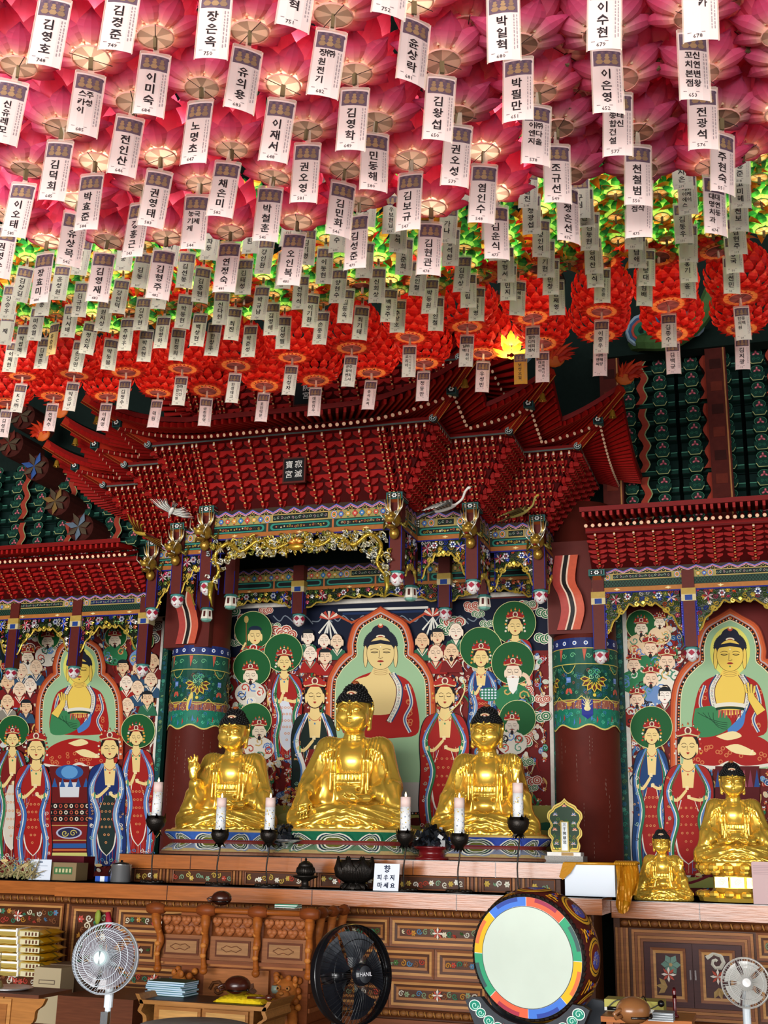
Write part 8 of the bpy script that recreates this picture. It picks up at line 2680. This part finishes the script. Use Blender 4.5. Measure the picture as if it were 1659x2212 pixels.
 # on the carved desk
 moktak(478, 1956, 1.165, .075, 'dark brown wooden fish drum standing on the carved desk rail', '3a1a10', .2)
 q = at(617, 1962, Z=1.166); m = MB('3f8a68')
 for k, c in enumerate(('e8ece8', '2f7a58', 'f0f2ee', '3f9070')):
  m.T = Matrix.Translation((q.x, q.y + .05, 1.167 + k * .007)) @ Matrix.Rotation(.1 * k - .2, 4, 'Z'); m.box(-.09, .09, -.05, .05, 0, .006, c)
 m.T = None
 tag(m.build('booklets', 'paper'), 'green and white booklets lying on the back of the carved desk', 'booklets')
 # low table before it with books, cushion, drum
 zt = .60
 a, b = at(283, 2163, Z=zt), at(590, 2172, Z=zt)
 ty = (a.y + b.y) / 2
 root = empty('low_table', ((a.x + b.x) / 2, ty, 0), 0, 'light oak low table with curled edge, carrying teal books and a yellow cushion', 'table')
 tw = (b.x - a.x)
 m = MB('a8733c'); m.box(-tw / 2, tw / 2, 0, .42, zt - .025, zt, 'a8733c'); m.box(-tw / 2 + .03, tw / 2 - .03, .03, .39, zt, zt + .002, '1a1412')
 m.build('tabletop', 'wood', root)
 for s in (-1, 1):
  m = MB('a8733c'); c_ = cat([(s * (tw / 2 + .02), zt + .035), (s * (tw / 2 + .005), zt + .01), (s * (tw / 2 - .02), zt - .03), (s * (tw / 2 - .005), zt - .07), (s * (tw / 2 - .045), zt - .10), (s * (tw / 2 - .05), zt - .15)], 3)
  for (xa, za), (xb, zb_) in zip(c_[:-1], c_[1:]): m.prism([(xa - .014, za), (xa + .014, za), (xb + .014, zb_), (xb - .014, zb_)], 0, .42, 'y')
  m.v = m.v; m.build('curled_end', 'wood', root)
 for k in range(2):
  m = MB('b88248'); x0 = -tw / 2 + .12 + k * (tw - .24) / 2
  m.box(x0 + .01, x0 + (tw - .24) / 2 - .01, .01, .03, zt - .16, zt - .035, '9a6430'); m.box(x0 + .03, x0 + (tw - .24) / 2 - .03, .006, .01, zt - .14, zt - .055, 'c09052'); m.build('drawer', 'wood', root)
 m = MB('a06a34'); m.box(-tw / 2 + .1, tw / 2 - .1, .03, .40, zt - .17, zt - .026); m.build('frame', 'wood', root)
 for s in (-1, 1):
  for y in (.02, .36):
   m = MB('a06a34'); m.box(s * (tw / 2 - .11) - .02, s * (tw / 2 - .11) + .02, y, y + .04, 0, zt - .17); m.build('leg', 'wood', root)
 q = at(368, 2150, Z=zt)
 for k in range(7):
  rnd = random.Random(k)
  r = empty('teal_book', (q.x + rnd.uniform(-.01, .01), q.y + .02, zt + .003 + k * .0135), math.radians(-6 + rnd.uniform(-4, 4)), 'teal covered chant book, %s in the stack on the low table' % ('topmost with dark green cover' if k == 6 else ('lowest' if k == 0 else ORD[k] + ' from the bottom')), 'book', 'teal chant books on the low table')
  m = MB('2a8a78'); c = '145240' if k == 6 else ('1c7468', '78a8cc')[k % 2]
  m.box(-.15, .15, -.10, .10, 0, .002, c); m.box(-.15, .15, -.10, .10, .0105, .0125, c); m.build('cover', 'paper', r)
  m = MB('c8dcec'); m.box(-.147, .147, -.098, .098, .002, .0105); m.build('pages', 'paper', r)
 q = at(521, 2166, Z=zt)
 m = MB('e0c018')
 n = 18
 gg = [[(q.x + (i / n - .5) * .36, q.y + .06 + (j / n - .5) * .24, zt + .003 + .045 * max(0, (1 - abs(i / n * 2 - 1) ** 2.5) * (1 - abs(j / n * 2 - 1) ** 2.5)) ** .5 + .004 * math.sin(i * 2.3) * math.sin(j * 1.7)) for j in range(n + 1)] for i in range(n + 1)]
 for i in range(n):
  for j in range(n): m.quad(gg[i][j], gg[i + 1][j], gg[i + 1][j + 1], gg[i][j + 1], ('e4c41c', 'd8b414')[(i * 7 + j * 3) % 11 == 0])
 m.box(q.x - .17, q.x + .17, q.y - .05, q.y + .17, zt + .002, zt + .006)
 tag(m.build('cushion', 'dull', None, True), 'bright yellow patterned cushion on the low table under a wooden drum', 'cushion')
 moktak(512, 2150, zt + .05, .085, 'dark wooden fish drum resting on the yellow cushion', '3a160c', .5)
 q = at(565, 2156, Z=zt + .06); m = MB('4a2012'); m.tube([(q.x - .10, q.y, zt + .058), (q.x + .03, q.y, zt + .063)], .008, 8); m.ball((q.x + .05, q.y, zt + .065), (.028, .02, .02), 10, 6)
 tag(m.build('drum_mallet', 'plastic', None, True), 'short dark wooden mallet beside the drum on the yellow cushion', 'mallet')
 q = at(583, 2146, Z=zt); m = MB('8a9a8c'); m.lathe([(.03, 0), (.036, .02), (.034, .05), (.03, .052), (0, .05)], (q.x + .03, q.y + .04, zt), 16); tag(m.build('celadon_cup', 'plastic', None, True), 'grey green cup at the right rear corner of the low table', 'cup')
 q = at(420, 2212, Z=.66); m = MB('8a8580'); m.lathe([(0, .0), (.29, 0), (.31, .015), (.30, .035), (.25, .045), (0, .05)], (q.x, q.y, .62), 36); m.lathe([(.2, 0), (.2, .62)], (q.x, q.y, 0), 20, '6a655f'); tag(m.build('round_stool', 'dull', None, True), 'grey round topped stool at the bottom edge before the low table', 'stool')
 # left: sutra table, bell, tray, rice bags, boxes
 zt = .74
 a, b = at(-60, 2140, Z=zt), at(128, 2142, Z=zt)
 root = empty('sutra_table', ((a.x + b.x) / 2, a.y, 0), 0, 'dark topped wooden side table with scalloped apron at far left', 'table')
 tw = b.x - a.x
 m = MB('5a3220'); m.box(-tw / 2, tw / 2, -.02, .34, zt - .02, zt); m.build('tabletop', 'wood', root)
 for x in (-tw * .28, tw * .32):
  m = MB('9a6430'); pts = [(x + p, z) for p, z in cat([(.12, zt - .02), (.10, zt - .06), (.06, zt - .09), (.05, zt - .15), (-.02, zt - .20), (.0, zt - .28), (-.06, zt - .36), (-.08, zt - .70), (-.16, zt - .70), (-.16, zt - .02)], 3)]
  m.prism(pts, 0, .03, 'y'); m.build('scalloped_leg', 'wood', root)
 m = MB('a8733c'); m.box(-tw / 2 + .05, tw * .1, -.01, .0, zt - .2, zt - .03); m.box(-tw / 2 + .08, tw * .05, -.016, -.01, zt - .17, zt - .06, '8a5528'); m.build('apron_panel', 'wood', root)
 q = at(66, 2124, Z=zt); root = empty('hand_bell', (q.x, a.y + .15, zt + .001), 0, 'small brass hand bell with a thin upright handle on the sutra table', 'bell')
 m = MB('9a8a5a'); m.lathe([(.036, 0), (.034, .012), (.026, .03), (.020, .045), (.006, .052)], n=18); m.build('bell_body', 'gilt', root, True)
 m = MB('b0a070'); m.tube([(0, 0, .05), (0, 0, .10), (0, 0, .11), (0, 0, .21)], [.004, .004, .006, .003], 6); m.build('handle', 'gilt', root, True)
 q = at(18, 2138, Z=zt); m = MB('8a8480'); m.lathe([(0, .0), (.11, .002), (.15, .014), (.14, .018), (0, .008)], (q.x, q.y, zt), 28); tag(m.build('tray', 'steel', None, True), 'shallow metal tray on the sutra table at the left edge', 'tray')
 for k in range(6):
  rnd = random.Random(k + 9)
  p0, p1 = at(-40, 2105 - k * 17, Y=8.9), at(104, 2105 - k * 17, Y=8.9)
  root = empty('rice_bag', ((p0.x + p1.x) / 2 + rnd.uniform(-.01, .01), 8.9, p0.z), 0, 'yellow rice bag with white band, %s of the stack at left' % ('topmost' if k == 5 else 'lowest' if k == 0 else ORD[k] + ' from the bottom'), 'bag', 'stacked yellow rice bags')
  w_, m = (p1.x - p0.x), MB('d8a820')
  n = 12
  for sg in (1, -1):
   g2 = [[((i / n - .5) * w_, (j / n - .5) * .36 + .1, .034 + sg * .034 * ((1 - abs(i / n * 2 - 1) ** 4) * (1 - abs(j / n * 2 - 1) ** 4)) ** .4 + .003 * math.sin(i * 3 + j * 2 + k)) for j in range(n + 1)] for i in range(n + 1)]
   for i in range(n):
    for j in range(n): m.quad(g2[i][j], g2[i + 1][j], g2[i + 1][j + 1], g2[i][j + 1], 'c8b060' if j < 1 else ('d8a418' if (i * 3 + j + k) % 7 else '8a7a2a'))
  m.build('sack', 'plastic', root, True)
  m = MB('eceae4'); m.box(w_ * .12, w_ * .14, -.085, .1, .01, .072, 'eceae4'); m.box(-w_ / 2, w_ * .13, -.088, -.084, .045, .06); m.build('white_band', 'paper', root)
  m = MB('e8e4d0'); m.box(w_ * .18, w_ * .46, -.088, -.083, .014, .052, 'cfc6a0')
  for q_ in range(4): m.box(w_ * (.26 + q_ * .05), w_ * (.285 + q_ * .05), -.09, -.088, .02, .046, '5a3018')
  m.build('printed_label', 'paper', root)
 def lab3(m, w_, h_):
  m.box(-w_ * .3, w_ * .3, -.0016, -.0012, h_ * .70, h_ * .78, '5a4a3a'); m.box(-w_ * .27, w_ * .27, -.0018, -.0016, h_ * .715, h_ * .765, 'a89878')
 box_thing('cardboard_box', 66, 2092, 133, 2185, 8.7, .2, 'plain pale cardboard box standing right of the rice bags', 'box', 'a89878', lab3, 0.25)
 box_thing('cardboard_box', 100, 2085, 165, 2140, 8.95, .25, 'darker cardboard box behind the pale one, right of the rice bags', 'box', '6a5540', None, 0.2)
 a, b = at(125, 2150, Y=8.5), at(290, 2138, Y=8.5)
 m = MB('6a3a24'); m.box(a.x, b.x, 8.5, 9.2, .0, a.z); tag(m.build('wooden_chest', 'wood'), 'low plain brown wooden chest behind the white fan pole', 'chest')
 # fans
 fan(228, 2070, 6.6, .196, 'white standing fan with swirled wire guard, left of the carved desk', 'dfe8f0', '6a6068', 8, 'cfe6e8', True)
 fan(760, 2106, 5.6, .222, 'large black standing fan in the middle of the foreground', '0c0d10', '181b22', 60, '101218', False, 'HANIL')
 fan(1611, 2123, 8.6, .152, 'small pale grey standing fan at the lower right corner', 'd4d2cc', 'b8b6b0', 5, 'd0cecb', False)
 # big drum on its stand
 c = at(1140, 2067, Y=7.6)
 R = .352
 root = empty('temple_drum', (c.x, 7.6, c.z), math.radians(-14), 'large round drum with pale skin and a rim of coloured blocks', 'drum')
 root.rotation_euler = (math.radians(4), 0, math.radians(-11))
 root.scale = (1, .8, 1)
 def body(m):
  prof = [(R * .985, 0), (R * 1.05, .04), (R * 1.085, .11), (R * 1.10, .19), (R * 1.085, .27), (R * 1.05, .34), (R * .985, .38)]
  m.lathe(prof, n=56, axis='y', col='4f1c16')
  def fm(u, v, h):
   a = u / R
   y = v; r = R * (.985 + .118 * math.sin(PI * min(1, max(0, v / .38))) ** .8) + h
   return (r * math.cos(a), y, r * math.sin(a))
  p = Pt(m, fm, .00003, .002)
  def ring(u, v, ru, rv, c):
   for f in (.93, .79, .65, .51, .37, .23, .1):
    p.line([(u + ru * f * math.cos(t), v + rv * f * math.sin(t)) for t in [PI * q / 12 for q in range(24)]], .15 * rv, c, True)
  for k in range(8):
   u0 = 2 * PI * R * (k + .0) / 8
   ring(u0, .19, .10, .13, 'd09a2c'); ring(u0, .19, .086, .114, '1c1c1c'); ring(u0, .19, .08, .108, 'c88a24'); ring(u0, .19, .068, .094, '6a241c')
   ring(u0 - .015, .18, .045, .065, '4a4a9a')
   for q in range(7): p.line(spiral(u0 - .02 + .02 * (q % 3), .12 + .018 * q, .018, 1.2, q, 1, 7), .004, ('8a9ad8', 'c8a848')[q % 2])
   u1 = u0 + PI * R / 8
   for q in range(10): p.line(cat([(u1 - .06 + .012 * q, .04 + .028 * q), (u1 + .03 - .01 * q, .065 + .028 * q), (u1 - .03 + .01 * q, .09 + .028 * q)], 3), .010, ('d8901c', 'e8b030', '3a3f9a', 'c85020')[q % 4])
 m = MB(); body(m); m.build('barrel', 'paint', root, True)
 m = MB('1c1412'); 
 for ry in (-.002, .045):
  for k in range(72):
   a, b_ = 2 * PI * k / 72, 2 * PI * (k + .8) / 72
   m.tube([(R * 1.02 * math.cos(a), ry + .004, R * 1.02 * math.sin(a)), (R * 1.035 * math.cos(b_), ry + .012, R * 1.035 * math.sin(b_))], .009, 5, '2a211c' if k % 2 else '1a1412')
 m.build('laced_edge', 'dull', root, True)
 m = MB(); p = Pt(m, lambda u, v, h: (u, -.012 - h, v), .0004)
 m.lathe([(0, -.012), (R, -.012), (R * 1.02, .0)], n=56, axis='y', col='1c1614')
 p.ell(0, 0, R * .995, R * .995, 'e8e4da', 64)
 for k, (c1, c2) in enumerate((('e8603a', '9a2448'), ('3f78d8', '20409a'), ('e8b800', 'e0703a'), ('2aa070', '2f4f50'), ('e8603a', 'a82440'), ('3f78d8', '2040a0'), ('e8b800', 'e0703a'), ('2aa070', '3a5a58'))):
  t0 = PI / 2 - .03 - (k + 1) * PI / 4 + PI / 4 - (0.0)
  t0 = PI / 2 - .02 - {0: 0, 1: -1, 2: -2, 3: -3, 4: -4, 5: -5, 6: -6, 7: -7}[k] * PI / 4 * 1.0 - PI / 4
  t1 = t0 + PI / 4
  arc = lambda r0, r1, a0, a1: [(R * r0 * math.cos(a0 + (a1 - a0) * q / 8), R * r0 * math.sin(a0 + (a1 - a0) * q / 8)) for q in range(9)] + [(R * r1 * math.cos(a1 - (a1 - a0) * q / 8), R * r1 * math.sin(a1 - (a1 - a0) * q / 8)) for q in range(9)]
  p.poly(arc(.995, .845, t0 + .006, t1 - .006), c1)
  p.poly(arc(.993, .925, t0 + .17, t1 - .17), c2)
 p.line([(R * .838 * math.cos(t), R * .838 * math.sin(t)) for t in [2 * PI * q / 64 for q in range(64)]], .003, '2a3a34', True)
 p.ell(0, 0, R * .832, R * .832, 'ccd8ca', 64)
 m.build('drum_skin', 'skin', root)
 # stand
 st = empty('drum_stand', (c.x, 7.6, 0), math.radians(-11), 'dark grey cradle stand with painted green scrolls under the drum', 'stand')
 zc = c.z
 for y in (-.02, .32):
  m = MB('3a3d42')
  pts = [(-.40, zc - .27), (-.36, zc - .25)] + [(R * 1.09 * math.cos(t), zc + R * 1.09 * math.sin(t)) for t in [PI * (1.22 + .56 * q / 12) for q in range(13)]] + [(.36, zc - .25), (.40, zc - .27), (.33, zc - .42), (.30, zc - .6), (.36, .0), (-.36, .0), (-.30, zc - .6), (-.33, zc - .42)]
  m.prism(pts, y - .02, y + .03, 'y', '3c4046', '2a2d32'); m.build('cradle', 'paint', st)
  if y < 0:
   m = MB(); p = Pt(m, lambda u, v, h: (u, y - .0205 - h, v), .0006)
   for s in (-1, 1):
    for q, (x, z, r) in enumerate(((.335, -.295, .035), (.295, -.335, .03), (.24, -.375, .032), (.18, -.405, .03), (.12, -.425, .028))):
     p.ell(s * x, zc + z, r * 1.15, r * .95, 'e8f0e8', 16); p.ell(s * x, zc + z, r, r * .8, '1f8a72', 16); p.line([(a, b_) for a, b_ in spiral(s * x, zc + z, r * .7, 1.2, 0, s)], .005, 'bfe8d8')
    for x, z in ((.27, -.43), (.14, -.40)):
     p.poly([(s * x - .012, zc + z - .01), (s * x, zc + z + .02), (s * x + .012, zc + z - .01)], 'c8484a')
   p.ell(0, zc - .42, .03, .02, 'e0604a', 12)
   m.build('painted_scroll', 'paint', st)
 # right foreground: round wooden fish drum on books, microphones, baton, candle stand
 zt = .70
 a, b = at(1305, 2188, Z=zt), at(1500, 2196, Z=zt)
 tx, ty, tw = (a.x + b.x) / 2, a.y, (b.x - a.x)
 root = empty('side_table', (tx, ty, 0), 0, 'reddish wooden side table in front of the right cabinet doors', 'table')
 m = MB('a85f24'); m.box(-tw / 2, tw / 2, -.15, .25, zt - .03, zt - .001); m.build('tabletop', 'wood', root)
 for sx in (-1, 1):
  for y in (-.12, .2):
   m = MB('8a4a1c'); m.box(sx * (tw / 2 - .05) - .02, sx * (tw / 2 - .05) + .02, y - .02, y + .02, 0, zt - .03); m.build('leg', 'wood', root)
 a, b = at(1306, 2184, Y=ty + .12), at(1433, 2165, Y=ty + .12)
 m = MB('b8b060'); m.box(a.x, b.x, ty + .12, ty + .3, zt, b.z, 'b0a850'); m.box(a.x, b.x, ty + .118, ty + .12, zt + .001, zt + .02, 'd8d8d0'); tag(m.build('document_box', 'paper'), 'olive yellow document box lying behind the round wooden drum, lower right', 'box')
 moktak(1369, 2212, zt, .098, 'pale round wooden fish drum in the lower right before the document box', '8a5a34', .9)
 m = MB('9aa0a4')
 q = at(1420, 2205, Z=zt)
 for k in range(8): m.box(q.x - .05 + k * .004, q.x + .09, q.y - .02, q.y + .1, zt + k * .006, zt + k * .006 + .004, ('d8dce0', '8a9094')[k % 2])
 tag(m.build('papers', 'paper'), 'small stack of silvery papers right of the round wooden drum', 'papers')
 p = [at(1312, 2177, Y=ty + .1), at(1335, 2160, Y=ty + .1), at(1375, 2168, Y=ty + .1), at(1390, 2152, Y=ty + .1), at(1402, 2178, Y=ty + .05), at(1420, 2172, Y=ty + .05), at(1428, 2168, Y=ty + .05)]
 m = MB('101012'); m.tube([tuple(v) for v in cat([tuple(v) for v in p], 6)], .0035, 6); m.ball(tuple(p[-1]), .020, 12, 8); e = p[0]; m.box(e.x, e.x + .09, e.y - .01, e.y + .02, e.z - .012, e.z + .008)
 tag(m.build('microphone', 'plastic', None, True), 'black gooseneck microphone lying over the document box', 'microphone')
 q0, q1 = at(1459, 2206, Y=ty), at(1459, 2148, Y=ty)
 m = MB('5a1418'); H = q1.z - zt
 m.lathe([(.022, 0), (.022, .01), (.010, .02), (.012, .05), (.008, .06), (.013, .09), (.009, .11), (.013, .14), (.008, .16), (.012, H - .02), (.006, H - .008), (0, H)], (q0.x, ty, zt), 14)
 tag(m.build('turned_baton', 'plastic', None, True), 'dark red turned wooden baton standing upright on the side table', 'baton')
 # shelf strip of pinkish booklet beside the tall golden statue
 a, b = at(1624, 1888, Y=9.95), at(1662, 1862, Y=9.95)
 m = MB('c8a8a8'); m.box(a.x, b.x + .1, 9.95, 9.97, 1.257, b.z); 
 for k in range(6): m.box(a.x + .01, b.x + .08, 9.949, 9.95, a.z + .012 * k, a.z + .012 * k + .003, 'a08488')
 tag(m.build('pink_notice', 'paper'), 'pale pink notice card standing before the tall golden statue at the right edge', 'card')
M['skin'] = mat('drum_paint', attr=True, rough=0.55, var=0.05, vscale=4)
build_objects()
